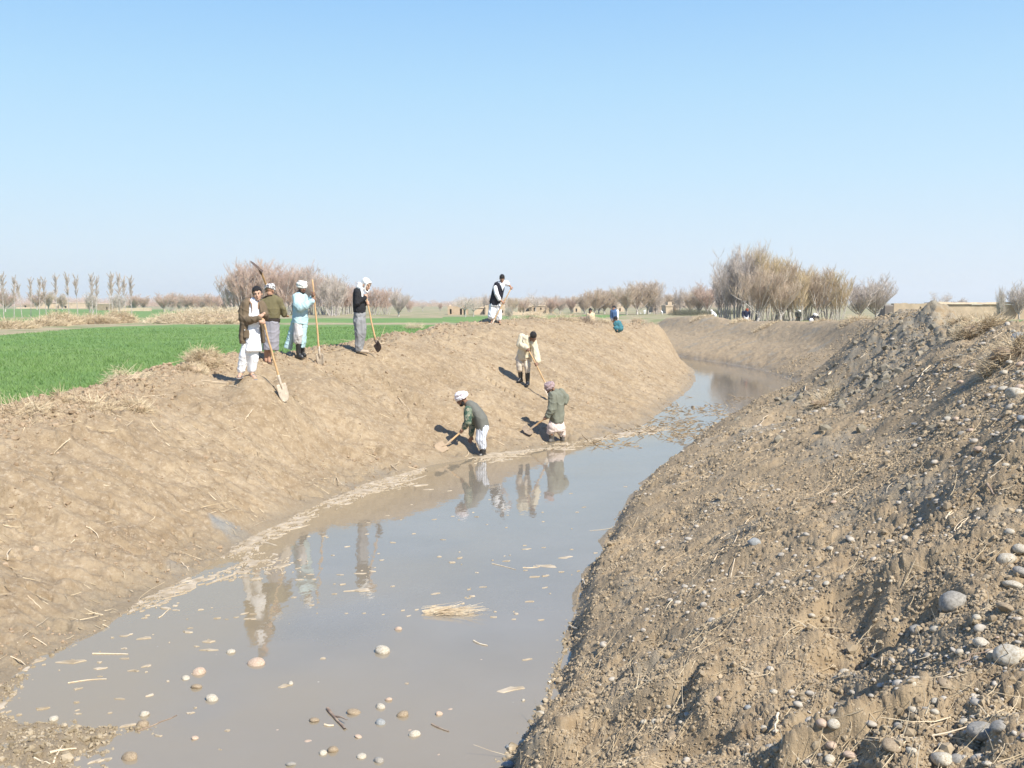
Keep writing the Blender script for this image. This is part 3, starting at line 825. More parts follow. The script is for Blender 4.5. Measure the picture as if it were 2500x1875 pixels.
def grow(rng, kind):
    """returns trunk paths, twig arrays for a bare tree of height 1"""
    trunks, br = [], []
    def path(p, d, L, n, wob, up):
        P = [np.array(p, float)]; d = np.array(d, float)
        for _ in range(n):
            d = d + rng.normal(0, wob, 3) + np.array([0, 0, up]); d /= np.linalg.norm(d)
            P.append(P[-1] + d * L / n)
        return np.array(P)
    if kind == 'clump':        # many upright stems from one foot, egg-shaped crown
        for i in range(12):
            a = i * 2.4 + rng.uniform(-.5, .5); t = rng.uniform(.03, .40); rb = rng.uniform(.01, .14)
            P = path((rb * cos(a), rb * sin(a), -.02), (t * cos(a), t * sin(a), 1), rng.uniform(.68, .92), 7, .05, .03)
            trunks.append((P, np.linspace(.011, .003, 8))); 
            for _ in range(9):
                s = rng.uniform(.28, .95); q = P[int(s * 7)]; b = rng.uniform(0, 2 * pi)
                B = path(q, (.8 * cos(b), .8 * sin(b), .9), rng.uniform(.14, .32), 4, .1, .08)
                br.append((B, np.linspace(.004, .0012, 5)))
    elif kind == 'willow':     # short trunk, wide dome of fine rods
        T = path((0, 0, -.02), (rng.normal(0, .1), 0, 1), .17, 3, .05, 0); trunks.append((T, np.array([.035, .03, .027, .024])))
        for i in range(13):
            a = i * 2.4 + rng.uniform(-.4, .4); t = rng.uniform(.15, 1.5)
            P = path(T[rng.integers(2, 4)], (t * cos(a), t * sin(a), 1), rng.uniform(.5, .74), 6, .09, .03)
            trunks.append((P, np.linspace(.012, .003, 7)))
            for _ in range(9):
                q = P[rng.integers(1, 6)]; b = rng.uniform(0, 2 * pi)
                br.append((path(q, (.8 * cos(b), .8 * sin(b), .7), rng.uniform(.12, .26), 4, .1, .1), np.linspace(.004, .0012, 5)))
    elif kind == 'poplar':     # tall thin mast, tuft of twigs at the top
        P = path((0, 0, -.02), (rng.normal(0, .03), rng.normal(0, .03), 1), 1.0, 9, .015, .02)
        trunks.append((P, np.linspace(.008, .0015, 10)))
        for _ in range(26):
            s = rng.uniform(.52, .97); q = P[0] + (P[-1] - P[0]) * s; b = rng.uniform(0, 2 * pi)
            br.append((path(q, (.42 * cos(b), .42 * sin(b), 1), rng.uniform(.07, .19), 4, .08, .10), np.linspace(.003, .001, 5)))
    elif kind == 'spread':     # open round-headed tree
        T = path((0, 0, -.02), (0, 0, 1), .3, 3, .06, 0); trunks.append((T, np.array([.03, .026, .022, .02])))
        for i in range(8):
            a = i * 2.4; P = path(T[-1], (cos(a) * 1.0, sin(a) * 1.0, .9), rng.uniform(.35, .6), 5, .16, .04)
            trunks.append((P, np.linspace(.013, .003, 6)))
            for _ in range(8):
                q = P[rng.integers(1, 6)]; b = rng.uniform(0, 2 * pi)
                br.append((path(q, (cos(b), sin(b), .6), rng.uniform(.1, .26), 4, .18, .05), np.linspace(.005, .0015, 5)))
    sub = []
    if kind != 'poplar':
        for P, _ in br + [(p[len(p) // 3:], 0) for p, _ in trunks[(1 if kind in ('willow', 'spread') else 0):]]:
            for _ in range(6 if kind != 'spread' else 4):
                q = P[rng.integers(1, len(P))]; b = rng.uniform(0, 2 * pi)
                sub.append((path(q, (.8 * cos(b), .8 * sin(b), .8), rng.uniform(.07, .16), 3, .12, .06), np.linspace(.0018, .0007, 4)))
    br += sub
    # twigs: single slim blades along branches
    ntw = dict(clump=26000, willow=26000, poplar=6500, spread=3600)[kind]
    allb = br + [(P[len(P) // 2:], r) for P, r in trunks[(1 if kind in ('willow', 'spread') else 0):]]
    L = np.array([np.linalg.norm(P[-1] - P[0]) for P, _ in allb]); pk = rng.choice(len(allb), ntw, p=L / L.sum())
    t = rng.uniform(.15, 1, ntw); base = np.empty((ntw, 3)); dr = np.empty((ntw, 3))
    for i in range(len(allb)):
        m = pk == i
        P = allb[i][0]; u = t[m] * (len(P) - 1); k = np.minimum(u.astype(int), len(P) - 2)
        base[m] = P[k] + (P[k + 1] - P[k]) * (u - k)[:, None]; dr[m] = (P[-1] - P[0]) / (np.linalg.norm(P[-1] - P[0]) + 1e-9)
    up = dict(clump=1.1, willow=.7, poplar=1.2, spread=.35)[kind]
    d = dr + rng.normal(0, .45, (ntw, 3)) + np.array([0, 0, up]); d /= np.linalg.norm(d, axis=1)[:, None]
    ln = rng.uniform(.03, .10, ntw) * (.6 if kind == 'poplar' else 1)
    w = rng.uniform(.0006, .0012, ntw) * (.8 if kind == 'poplar' else .75)
    sd = np.cross(d, rng.normal(0, 1, (ntw, 3))); sd /= np.linalg.norm(sd, axis=1)[:, None]
    Tv = np.stack([base - sd * w[:, None], base + sd * w[:, None], base + d * ln[:, None] + sd * .0003], 1).reshape(-1, 3)
    Tf = np.arange(len(Tv)).reshape(-1, 3)
    k = 1 / np.percentile(Tv[:, 2], 99.7)
    return [(P * k, r) for P, r in trunks], [(P * k, r) for P, r in br], Tv * k, Tf
M_BARK = vary('pale_bark', [(.30, .27, .24), (.44, .40, .36), (.56, .52, .47)], scale=30)
M_TW_PINK = vary('pinkish_twigs', [(.42, .295, .225), (.53, .39, .305), (.58, .455, .37)], scale=5)
M_TW_GREY = vary('grey_twigs', [(.40, .335, .28), (.52, .445, .38), (.60, .53, .46)], scale=5)
M_TW_GOLD = vary('budding_twigs', [(.44, .34, .21), (.54, .42, .26), (.55, .45, .26)], scale=4)
M_TW_TAN = vary('tan_twigs', [(.42, .32, .24), (.52, .41, .30), (.58, .48, .36)], scale=5)
def proto(kind, seed, mt):
    tr_, br_, Tv, Tf = grow(np.random.default_rng(seed), kind)
    V1, F1_ = tube_mesh(tr_, 5); V2, F2_ = tube_mesh(br_, 3)
    trunk = np_mesh('trunk', V1, F1_, [M_BARK], smooth=True)
    crown = np_mesh('crown', np.vstack([V2, Tv]), [F2_, Tf + len(V2)], [mt])
    return trunk, crown
PR = {}
for key, kind, seeds, mt in (('pink', 'clump', (1, 2, 3), M_TW_PINK), ('gold', 'clump', (4, 5), M_TW_GOLD), ('grey', 'clump', (6, 7), M_TW_GREY), ('tan', 'willow', (8, 9), M_TW_TAN),
                             ('gwil', 'willow', (10,), M_TW_GREY), ('pwil', 'willow', (13,), M_TW_PINK), ('pop', 'poplar', (11, 12, 14), M_TW_GREY), ('spr', 'spread', (15, 16), M_TW_GREY)):
    PR[key] = [proto(kind, s, mt) for s in seeds]
TRNG = random.Random(5)
def tree(name, key, u, y, top, label, group=None, wid=1., cat='tree', z0=None, n=[0]):
    """u: native column of the foot, y: distance, top: native row of the crown's top"""
    x = at_y(u, HORIZON, y)[0]
    zg = float(hz(x, y)) if z0 is None else z0
    ztop = at_y(u, top, y)[2]
    H = ztop - zg
    tr_, cr = PR[key][n[0] % len(PR[key])]; n[0] += 1
    o = empty(name, (x, y, zg), TRNG.uniform(0, 6.28), label=label, category=cat, group=group)
    o.scale = (H * wid, H * wid, H)
    link('trunk', tr_, o); link('crown', cr, o)
    return o
# row of slim poplars beyond the second field, far left
gp = 'slim poplars in a row far left'
for i, (u, top, ky) in enumerate([(8, 664, 'pop'), (33, 672, 'pop'), (53, 684, 'pop'), (74, 676, 'pop'), (95, 676, 'pop'), (113, 674, 'pop'), (136, 667, 'pop'), (168, 664, 'pop'), (190, 668, 'pop'),
                             (225, 666, 'pop'), (234, 672, 'pop'), (265, 670, 'pop'), (275, 664, 'pop'), (294, 664, 'pop'), (306, 672, 'pop'), (321, 672, 'pop')]):
    tree('poplar_tree', ky, u, 118 + (i * 37 % 7) * .5, top, 'slim bare poplar in the row that stands across the far left field', gp, wid=1.25)
# bushy trees behind that row, beside the mud compound
for u, top, y, ky, lb in [(12, 704, 200, 'pwil', 'round bare tree cut by the left edge of the photo, behind the slim poplars'), (90, 712, 250, 'pwil', 'low rounded bare tree behind the left end of the mud compound'),
                      (118, 710, 252, 'tan', 'rounded tan tree behind the middle of the mud compound wall'), (152, 716, 255, 'tan', 'rounded greenish brown tree behind the right half of the mud compound wall'),
                      (222, 712, 180, 'grey', 'grey bush-like tree right of the mud compound'), (290, 715, 190, 'grey', 'grey bushy tree beneath the rightmost slim poplars'),
                      (326, 716, 230, 'pwil', 'small dark bare tree right of the slim poplar row'), (350, 720, 230, 'pwil', 'small round bare tree standing alone left of the long low thicket')]:
    tree('bare_tree', ky, u, y, top, lb, wid=1.1)
for i, (u, top) in enumerate([(400, 714), (418, 713), (437, 714), (455, 716), (474, 717), (494, 715), (512, 716), (530, 718), (548, 720)]):
    tree('bare_tree', ('pwil', 'pink', 'gwil')[i % 3], u, 205 + (i % 3) * 6, top, 'brownish bare tree in the long low thicket left of the men on the bank', 'bare trees of the long low thicket left of the men', wid=1.25)
# the pinkish grove behind the standing men
for i, (u, top, y, ky) in enumerate([(575, 660, 152, 'pink'), (597, 640, 150, 'pink'), (622, 632, 153, 'pink'), (648, 642, 151, 'pink'), (672, 655, 156, 'pink'), (700, 652, 150, 'pink'), (722, 647, 154, 'grey'), (742, 645, 152, 'pink'),
                                 (765, 655, 150, 'grey'), (790, 668, 148, 'pink'), (812, 672, 146, 'grey'), (838, 695, 152, 'pink')]):
    tree('bare_tree', ky, u, y, top, 'tall pinkish bare tree of the dense grove behind the standing men', 'tall bare trees of the grove behind the standing men', wid=.95)
for u, top, y, ky, lb in [(815, 668, 134, 'grey', 'bare multi-stemmed tree with many thin stems, just right of the man in the blue robe'),
                          (853, 688, 160, 'pink', 'pinkish bare tree just left of the man in the white head scarf'), (915, 700, 150, 'pink', 'bare tree right of the leaning spade of the man in the white head scarf'),
                          (942, 702, 152, 'pink', 'pinkish bare tree second right of the man in the white head scarf'), (973, 704, 132, 'gwil', 'dense brown bare tree with a dark trunk, third right of the scarf man'),
                          (1000, 730, 190, 'pink', 'low pinkish bare tree in the gap before the ruined house'), (1032, 734, 200, 'spr', 'small umbrella-shaped bare tree on the bare plain'),
                          (1075, 738, 230, 'pink', 'faint low bare tree left of the roofless mud house')]:
    tree('bare_tree', ky, u, y, top, lb)
for u, top, y, ky, wd, lb in [(1136, 718, 125, 'spr', 1.3, 'spreading pale bare tree in front of the roofless mud house'), (1155, 728, 127, 'spr', 1.2, 'smaller forked bare tree in front of the roofless mud house'),
                          (1190, 716, 170, 'grey', .7, 'slender grey tree just left of the man in the black waistcoat'), (1250, 726, 140, 'tan', .9, 'olive tan bare tree right of the man in the black waistcoat'),
                          (1277, 728, 142, 'pwil', 1, 'low bare tree by the left end of the long flat-roofed house'), (1243, 748, 100, 'grey', 1., 'small grey bush on the field edge right of the black waistcoat'),
                          (1308, 706, 150, 'spr', .95, 'gnarled dark bare tree with heavy limbs above the long flat-roofed house'), (1345, 722, 155, 'pwil', 1.1, 'bare tree at the right end of the long flat-roofed house'),
                          (1368, 720, 160, 'gwil', 1., 'grey rounded tree left of the dense tan trees'), (1394, 722, 160, 'pwil', .8, 'small pinkish tree left of the boy in the tan shirt')]:
    tree('bare_tree', ky, u, y, top, lb, wid=wd)
for i, (u, top, ky, wd) in enumerate([(1428, 713, 'tan', 1.25), (1450, 706, 'tan', 1.2), (1476, 703, 'tan', 1.2), (1497, 706, 'tan', 1.1), (1462, 716, 'pwil', 1.1)]):
    tree('bare_tree', ky, u, 158 + i * 2, top, 'tan bare tree of the group behind the two boys on the crest', 'tan bare trees behind the boys', wid=wd)
for i, (u, top, ky, wd) in enumerate([(1530, 697, 'tan', 1.1), (1556, 688, 'tan', 1.15), (1582, 684, 'tan', 1.1), (1600, 692, 'grey', .9)]):
    tree('bare_tree', ky, u, 150 + i * 2, top, 'tall rounded bare tree with pale stems above the tiny white-clad workers', 'tall rounded trees above the tiny white-clad workers', wid=wd)
for u, top, y, ky, wd, lb in [(1640, 716, 185, 'tan', 1., 'small round brown tree beside the mud tower house'), (1657, 700, 150, 'grey', .55, 'slender pale-stemmed tree right in front of the mud tower house'),
                          (1682, 708, 160, 'tan', 1.1, 'brown bare tree right of the slender pale-stemmed tree'), (1706, 697, 150, 'tan', 1.1, 'brown bare tree at the left shoulder of the big golden grove'),
                          (1728, 688, 148, 'pwil', 1.1, 'dark brown bare tree behind the left edge of the golden grove')]:
    tree('bare_tree', ky, u, y, top, lb, wid=wd)
# the big grove on the right
for i, (u, top, y, ky, wd) in enumerate([(1762, 640, 96, 'grey', .75), (1795, 606, 92, 'grey', .7), (1822, 594, 90, 'grey', .62), (1842, 600, 94, 'gold', .55), (1862, 604, 90, 'gold', .62), (1886, 616, 91, 'gold', .66), (1910, 622, 93, 'gold', .66),
                                     (1930, 640, 92, 'tan', .8), (1948, 655, 90, 'gold', .75), (1972, 650, 93, 'gold', .75), (1998, 652, 92, 'tan', .85), (2022, 658, 94, 'gold', .8), (2046, 656, 92, 'gold', .8), (1850, 650, 86, 'tan', .9), (1905, 665, 86, 'tan', .9)]):
    tree('bare_tree', ky, u, y, top, 'tall budding golden grey tree of the big grove on the right', 'tall budding trees of the big grove on the right', wid=wd)
for u, top, y, ky, wd, lb in [(2098, 680, 96, 'gwil', 1.1, 'grey pollarded willow with a thick dark trunk right of the golden grove'), (2140, 672, 97, 'gwil', 1.1, 'larger grey pollarded willow, the last tree before the mud wall'),
                          (2300, 710, 190, 'spr', 1.3, 'spreading bare tree rising behind the long mud wall'), (2345, 727, 195, 'gwil', 1.3, 'low rounded bush-like tree behind the long mud wall'),
                          (2443, 700, 76, 'grey', .45, 'thin young tree standing in the small green field at the right'), (2490, 686, 110, 'gwil', .8, 'grey bare tree cut by the right edge of the photo')]:
    tree('bare_tree', ky, u, y, top, lb, wid=wd)
# far woods, one mass each
def woods(u0, u1, y, top, label, key, n, name='far_woods', jig=4):
    rng = np.random.default_rng(abs(int(u0)) + 7); tv, tf, o = [], [], 0
    for i in range(n):
        u = u0 + (u1 - u0) * (i + rng.uniform(0, 1)) / n; yy = y * rng.uniform(.95, 1.1)
        tm = top + rng.uniform(-jig, jig); H = at_y(u, tm, yy)[2] - FIELD; x = at_y(u, HORIZON, yy)[0]
        m = 1400; a = rng.uniform(0, 2 * pi, m); q = np.sqrt(rng.uniform(0, 1, m)) * H * .8; h = rng.uniform(0, 1, m) ** .8 * H * np.sqrt(np.clip(1 - (q / (H * .8)) ** 2, .05, 1))
        b = np.stack([x + q * np.cos(a), yy + q * np.sin(a), FIELD + h * .8], -1)
        d = rng.normal(0, .35, (m, 3)) + [0, 0, 1]; d /= np.linalg.norm(d, axis=1)[:, None]
        sd = np.cross(d, rng.normal(0, 1, (m, 3))); sd /= np.linalg.norm(sd, axis=1)[:, None]; w = rng.uniform(.008, .02, m)[:, None] * H * .25; l = rng.uniform(.1, .3, m)[:, None] * H
        tv.append(np.stack([b - sd * w, b + sd * w, b + d * l], 1).reshape(-1, 3)); tf.append(np.arange(m * 3).reshape(-1, 3) + o); o += m * 3
    link(name, np_mesh(name, np.vstack(tv), np.vstack(tf), [key]), kind='stuff', category='woods', label=label)
woods(-100, 620, 430, 722, 'distant hazy tree line behind the left fields', M_TW_PINK, 60)
woods(600, 1120, 420, 731, 'distant low tree line behind the plain between the scarf man and the ruined house', M_TW_PINK, 44, jig=3)
woods(1120, 1800, 330, 722, 'distant brown tree line behind the village', M_TW_TAN, 80)
woods(1640, 1800, 140, 752, 'dark hedge at the foot of the trees before the golden grove', vary('dark_hedge', [(.06, .07, .04), (.10, .10, .06), (.15, .13, .09)], scale=4), 26, 'dark_hedge', jig=2)
# ------------------------------------------------------------------ mud walls and houses
M_MUD = new_mat('mud_wall', (.46, .35, .235), .95, noise=.22, nscale=1.2, bump=.5, bscale=6)
M_MUDP = new_mat('pale_mud', (.54, .43, .30), .95, noise=.2, nscale=1.5, bump=.4, bscale=6)
M_MUDD = new_mat('rough_mud', (.34, .26, .175), .95, noise=.3, nscale=2.0, bump=.5, bscale=8)
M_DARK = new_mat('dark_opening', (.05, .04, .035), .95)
M_WOODG = new_mat('weathered_wood', (.25, .20, .15), .9, noise=.3, nscale=9)
def slab(V0, V1, z0, z1, th, jag=0, n=24, seed=0, z1b=None):
    """an upright wall between two ground points with thickness and an uneven top, closed"""
    rg = np.random.default_rng(seed)
    V0 = np.array(V0[:2]); V1 = np.array(V1[:2]); d = V1 - V0; L = np.hypot(*d); d /= L; nrm = np.array([-d[1], d[0]]) * th / 2
    t = np.linspace(0, 1, n + 1); zb = z1 if z1b is None else z1b
    top = z1 + (zb - z1) * t + rg.normal(0, 1, n + 1) * jag
    P = V0[None] + d[None] * (t * L)[:, None]
    rows = [np.column_stack([P - nrm, np.full(n + 1, z0)]), np.column_stack([P - nrm * .9, top]), np.column_stack([P + nrm * .9, top]), np.column_stack([P + nrm, np.full(n + 1, z0)])]
    V = np.stack(rows, 1).reshape(-1, 3); F = []
    for i in range(n):
        for j in range(4):
            F.append([i * 4 + j, i * 4 + (j + 1) % 4, (i + 1) * 4 + (j + 1) % 4, (i + 1) * 4 + j])
    F.append([3, 2, 1, 0]); F.append([n * 4, n * 4 + 1, n * 4 + 2, n * 4 + 3])
    return V, np.array(F)
def boxv(x0, x1, y0, y1, z0, z1, taper=0):
    V = np.array([[x0, y0, z0], [x1, y0, z0], [x1, y1, z0], [x0, y1, z0], [x0 + taper, y0 + taper, z1], [x1 - taper, y0 + taper, z1], [x1 - taper, y1 - taper, z1], [x0 + taper, y1 - taper, z1]], float)
    return V, np.array([[0, 1, 5, 4], [1, 2, 6, 5], [2, 3, 7, 6], [3, 0, 4, 7], [4, 5, 6, 7], [3, 2, 1, 0]])
def join(parts):
    Vs, Fs, o = [], [], 0
    for v, f in parts:
        Vs.append(v); Fs.append(f + o); o += len(v)
    return np.vstack(Vs), np.vstack(Fs)
def mud_house(name, u0, u1, vtop, vbase, label, opens=(), y=None, depth=5, mat=None, roof=True, cat='house', seed=1, jag=.04, group=None, z0=None):
    """box house: walls with real openings, slightly overhanging flat roof. opens: (s0, s1, t0, t1) in 0..1 along/up the front"""
    mat = mat or M_MUD
    z0 = FIELD - .05 if z0 is None else z0
    y = y or at_z(u0, vbase, FIELD)[1]
    x0 = at_y(u0, HORIZON, y)[0]; x1 = at_y(u1, HORIZON, y)[0]; zt = at_y(u0, vtop, y)[2]
    W = x1 - x0; H = zt - z0
    e = empty(name, (x0 + W / 2, y, z0), 0, label=label, category=cat, group=group)
    rg = np.random.default_rng(seed)
    xs = sorted({0, 1, *[o[0] for o in opens], *[o[1] for o in opens]}); zs = sorted({0, 1, *[o[2] for o in opens], *[o[3] for o in opens]})
    parts = []
    for i in range(len(xs) - 1):
        for j in range(len(zs) - 1):
            cx, cz = (xs[i] + xs[i + 1]) / 2, (zs[j] + zs[j + 1]) / 2
            if any(o[0] < cx < o[1] and o[2] < cz < o[3] for o in opens):
                continue
            parts.append(boxv(-W / 2 + xs[i] * W, -W / 2 + xs[i + 1] * W, 0, .35, zs[j] * H, zs[j + 1] * H))
    for a, b in (((-W / 2 + .16, .35), (-W / 2 + .16, depth)), ((W / 2 - .16, .35), (W / 2 - .16, depth)), ((-W / 2 + .33, depth - .16), (W / 2 - .33, depth - .16))):
        parts.append(slab(a, b, 0, H * 1.0, .3, jag, 10, seed))
    V, F = join(parts)
    link('wall', np_mesh('wall', V, F, [mat]), e)
    if roof:
        rv = boxv(-W / 2 - .08, W / 2 + .08, -.10, depth + .1, H + .003, H + .17, .03)
        link('roof', np_mesh('roof', *rv, [M_MUDP]), e)
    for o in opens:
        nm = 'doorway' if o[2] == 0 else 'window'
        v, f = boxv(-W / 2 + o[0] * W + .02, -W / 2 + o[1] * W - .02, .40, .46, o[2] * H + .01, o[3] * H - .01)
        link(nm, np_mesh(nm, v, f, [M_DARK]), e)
    return e
def wall_obj(name, a, b, z1, th, label, mat=None, jag=.05, z0=None, seed=0, n=30, z1b=None, cat='wall', group=None):
    z0 = FIELD - .1 if z0 is None else z0
    V, F = slab(a, b, z0, z1, th, jag, n, seed, z1b)
    return link(name, np_mesh(name, V, F, [mat or M_MUD]), label=label, category=cat, group=group)
# left compound
yb = at_z(100, 753, FIELD)[1]
ht = lambda v, y: at_y(0, v, y)[2]
X = lambda u, y: at_y(u, HORIZON, y)[0]
mud_house('mud_house', 84, 124, 740, 753, 'long blank mud building, left block of the far left compound', [(.36, .42, .45, .65)], depth=6, mat=M_MUDP, seed=2)
mud_house('mud_house', 143, 167, 740, 753, 'middle mud building of the far left compound with a white-framed window', [(.55, .8, .1, .5)], depth=6, mat=M_MUDP, seed=3)
mud_house('mud_house', 168.5, 209, 740, 753, 'right block of the far left compound, blank sunlit mud wall', [(.1, .14, .6, .8)], depth=6, mat=M_MUDP, seed=4)
wall_obj('mud_wall', (X(124.5, yb + 1), yb + 1), (X(142.5, yb + 1), yb + 1), ht(742, yb), .4, 'short mud wall joining the left and middle blocks of the far left compound', M_MUDP)
mud_house('mud_hut', 56, 83, 743, 752, 'small broken mud hut at the left end of the far left compound', [(.1, .28, .1, .7)], depth=4, mat=M_MUDD, seed=5, roof=False, cat='hut')
wall_obj('mud_wall', (X(40, yb - 12), yb - 12), (X(83, yb - 12), yb - 12), ht(750, yb - 12), .5, 'low pale mud wall before the small broken hut of the left compound', M_MUDP)
mud_house('mud_hut', 237, 268, 743, 754, 'pinkish squat mud hut between the far compound and the slim poplars', [(.7, .8, .0, .6)], y=235, depth=5, mat=M_MUDD, seed=6, cat='hut')
wall_obj('mud_wall', (X(279, 215), 215), (X(369, 215), 215), ht(751.5, 215), .5, 'low pale mud wall behind the right end of the slim poplar row', M_MUDP, jag=.03)
mud_house('mud_hut', 302, 318, 746, 756, 'tiny mud hut behind the low wall right of the slim poplars', [(.5, .8, .0, .6)], y=230, depth=4, mat=M_MUDP, seed=7, roof=False, cat='hut')
# ruins left of the man in the waistcoat
mud_house('ruined_house', 1093, 1140, 748, 762, 'roofless mud house ruin with broken doorways, left of the man in the black waistcoat', [(.1, .2, .1, .7), (.62, .74, .0, .75), (.82, .92, 0, .7)], y=150, depth=5, mat=M_MUD, roof=False, jag=.18, seed=8)
mud_house('mud_hut', 1155, 1183, 752, 761, 'low sunlit mud hut just left of the man in the black waistcoat', [(.88, .97, .1, .8)], y=152, depth=4, mat=M_MUDP, seed=9, cat='hut')
mud_house('mud_hut', 1184, 1192, 746, 760, 'narrow pale mud tower touching the man in the black waistcoat', [(.0001, .14, .1, .8)], y=151, depth=2, mat=M_MUDP, roof=False, seed=10, cat='hut')
mud_house('mud_hut', 1222, 1233, 746, 760, 'narrow sunlit mud tower just right of the man in the black waistcoat', [(.3, .6, .2, .5)], y=151, depth=3, mat=M_MUDP, roof=False, seed=11, cat='hut')
mud_house('flat_roofed_house', 1265, 1298, 749, 760, 'open-fronted house with a long flat pale roof behind the crest', [(.02, .22, .02, .85), (.55, .97, .02, .85)], y=165, depth=6, mat=M_MUD, seed=12)
mud_house('flat_roofed_house', 1299, 1332, 747, 759, 'taller flat-roofed mud house right of the open-fronted one', [(.1, .25, .1, .8), (.6, .7, .5, .8)], y=170, depth=6, mat=M_MUD, seed=13)
mud_house('ruined_house', 1333, 1352, 744, 759, 'tall broken mud gable right of the flat-roofed houses', [(.4, .6, .1, .5)], y=168, depth=5, mat=M_MUD, roof=False, jag=.25, seed=14)
wall_obj('mud_wall', (X(1233.5, 148), 148), (X(1325, 148), 148), ht(761, 148), .5, 'low pale mud wall in front of the long flat-roofed house', M_MUDP, jag=.06)
mud_house('mud_hut', 1400, 1418, 746, 759, 'pinkish mud hut glimpsed between trees left of the boy in the tan shirt', [(.3, .5, .1, .6)], y=185, depth=4, mat=M_MUDP, seed=15, cat='hut')
mud_house('mud_hut', 1507, 1524, 746, 753, 'pale mud hut glimpsed through the trees right of the boy in the blue shirt', [(.3, .5, .1, .6)], y=200, depth=4, mat=M_MUDP, seed=16, cat='hut')
# tower house
mud_house('flat_roofed_house', 1594, 1624, 746.5, 761, 'mud house with a dark open doorway left of the tower house', [(.04, .16, .3, .7), (.18, .42, .02, .7)], y=185, depth=6, mat=M_MUDD, seed=17)
e = mud_house('tower_house', 1626, 1643, 748, 761.5, 'sunlit two-storey mud tower house among the trees', [(.72, .78, .3, .6)], y=170, depth=5, mat=M_MUDP, seed=18)
v, f = boxv(-.25, .4, 1.0, 3.4, 0, 0); 
v, f = boxv(-.15, .55, .8, 3.2, 1.07, 1.60, .02); H_ = ht(748, 170) - FIELD
link('upper_storey', np_mesh('upper_storey', np.stack([v[:, 0], v[:, 1], H_ + .28 + (v[:, 2] - 1.07)], -1), f, [M_MUDP]), e)
mud_house('mud_hut', 1650, 1657, 744, 760, 'narrow sunlit mud block just left of the slender pale-stemmed tree', [(.2, .5, .6, .8)], y=172, depth=4, mat=M_MUDP, roof=False, seed=19, cat='hut')
# long wall at the right: a slab of rammed earth, with its near broken end
M_WALLE = new_mat('rammed_earth', (.43, .34, .23), .95, noise=.28, nscale=.9, bump=.7, bscale=3)
wall_obj('mud_wall', at_z(2178, 780, FIELD), at_z(2285, 780, FIELD), ht(741, 107), .9, 'nearer higher stretch of the earthen wall directly behind the grey spoil heap', M_WALLE, jag=.05, n=24)
e = empty('earthen_wall', (at_z(2500, 778, FIELD)[0], at_z(2500, 778, FIELD)[1], FIELD), 0, label='very long low earthen wall running off the right edge behind the green strip', category='wall')
a_ = at_z(2260, 778.5, FIELD); b_ = at_z(3300, 779, FIELD); o_ = np.array([e.location.x, e.location.y])
V, F = slab(np.array(a_[:2]) - o_, np.array(b_[:2]) - o_, -.1, ht(744, a_[1]) - FIELD, 1.0, .03, 60, 3)
link('wall', np_mesh('wall', V, F, [M_WALLE]), e)
V, F = slab(np.array(a_[:2]) - o_, np.array(b_[:2]) - o_, ht(744, a_[1]) - FIELD + .05, ht(742.5, a_[1]) - FIELD + .2, 1.25, .03, 60, 4)
link('coping', np_mesh('coping', V, F, [M_MUDP]), e)
wall_obj('broken_wall', (X(2150, 60), 60), (X(2172, 57), 57), ht(778, 57), .5, 'dark wall end leaning beside the grey heap', new_mat('dark_wall_end', (.20, .17, .14), .95, noise=.3, nscale=2), jag=.06, z1b=ht(741.5, 57), n=12)  # wall end in a darker colour than the stretches beside it
e = empty('flat_roofed_shed', (X(2353, 118), 118, FIELD), 0, label='low shed with a flat brushwood roof on top of the long earthen wall', category='shed')
v1 = boxv(-1.5, -1.1, 0, 2, 0, ht(743, 118) - FIELD + .1); v2 = boxv(.9, 1.3, 0, 2, 0, ht(743, 118) - FIELD + .1)
W_ = X(2374, 118) - X(2335, 118)
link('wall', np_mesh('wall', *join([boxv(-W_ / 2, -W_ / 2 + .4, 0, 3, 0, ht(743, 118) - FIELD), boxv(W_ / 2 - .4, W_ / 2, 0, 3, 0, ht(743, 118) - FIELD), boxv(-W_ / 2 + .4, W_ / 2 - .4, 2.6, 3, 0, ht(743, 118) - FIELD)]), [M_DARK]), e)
link('roof', np_mesh('roof', *boxv(-W_ / 2 - .2, W_ / 2 + .2, -.3, 3.2, ht(743, 118) - FIELD + .003, ht(741.5, 118) - FIELD + .13, .03), [M_WOODG]), e)
# ------------------------------------------------------------------ stones
M_ST = {k: vary('stone_' + k, c, rough=.75, scale=7) for k, c in dict(
    pale=[(.30, .24, .16), (.42, .375, .29), (.50, .455, .37)], grey=[(.20, .18, .15), (.27, .25, .21), (.34, .31, .26)], brown=[(.20, .15, .095), (.28, .215, .14), (.34, .27, .18)],
    pink=[(.34, .24, .17), (.43, .32, .23), (.49, .39, .29)], blue=[(.20, .20, .185), (.26, .265, .25), (.33, .335, .32)]).items()}
ST = []
for k in range(9):
    rg = np.random.default_rng(40 + k); v, f = ico(3)
    s = np.array([1.0, rg.uniform(.66, .92), rg.uniform(.45, .75)])
    off = rg.uniform(0, 50)
    for _ in range(5):                                  # a few flattened facets
        d = rg.normal(0, 1, 3); d /= np.linalg.norm(d); c = rg.uniform(.72, .95); q = v @ d
        v = v - np.where(q > c, (q - c) * .85, 0)[:, None] * d
    v = v * (1 + .10 * np.array([vnoise(np.array([a * 1.3 + off]), np.array([b * 1.3 + c * 1.1]), k)[0] for a, b, c in v])[:, None])
    ST.append({m: np_mesh('stone', v * s, f, [M_ST[m]], smooth=True) for m in M_ST})
SR = random.Random(21)
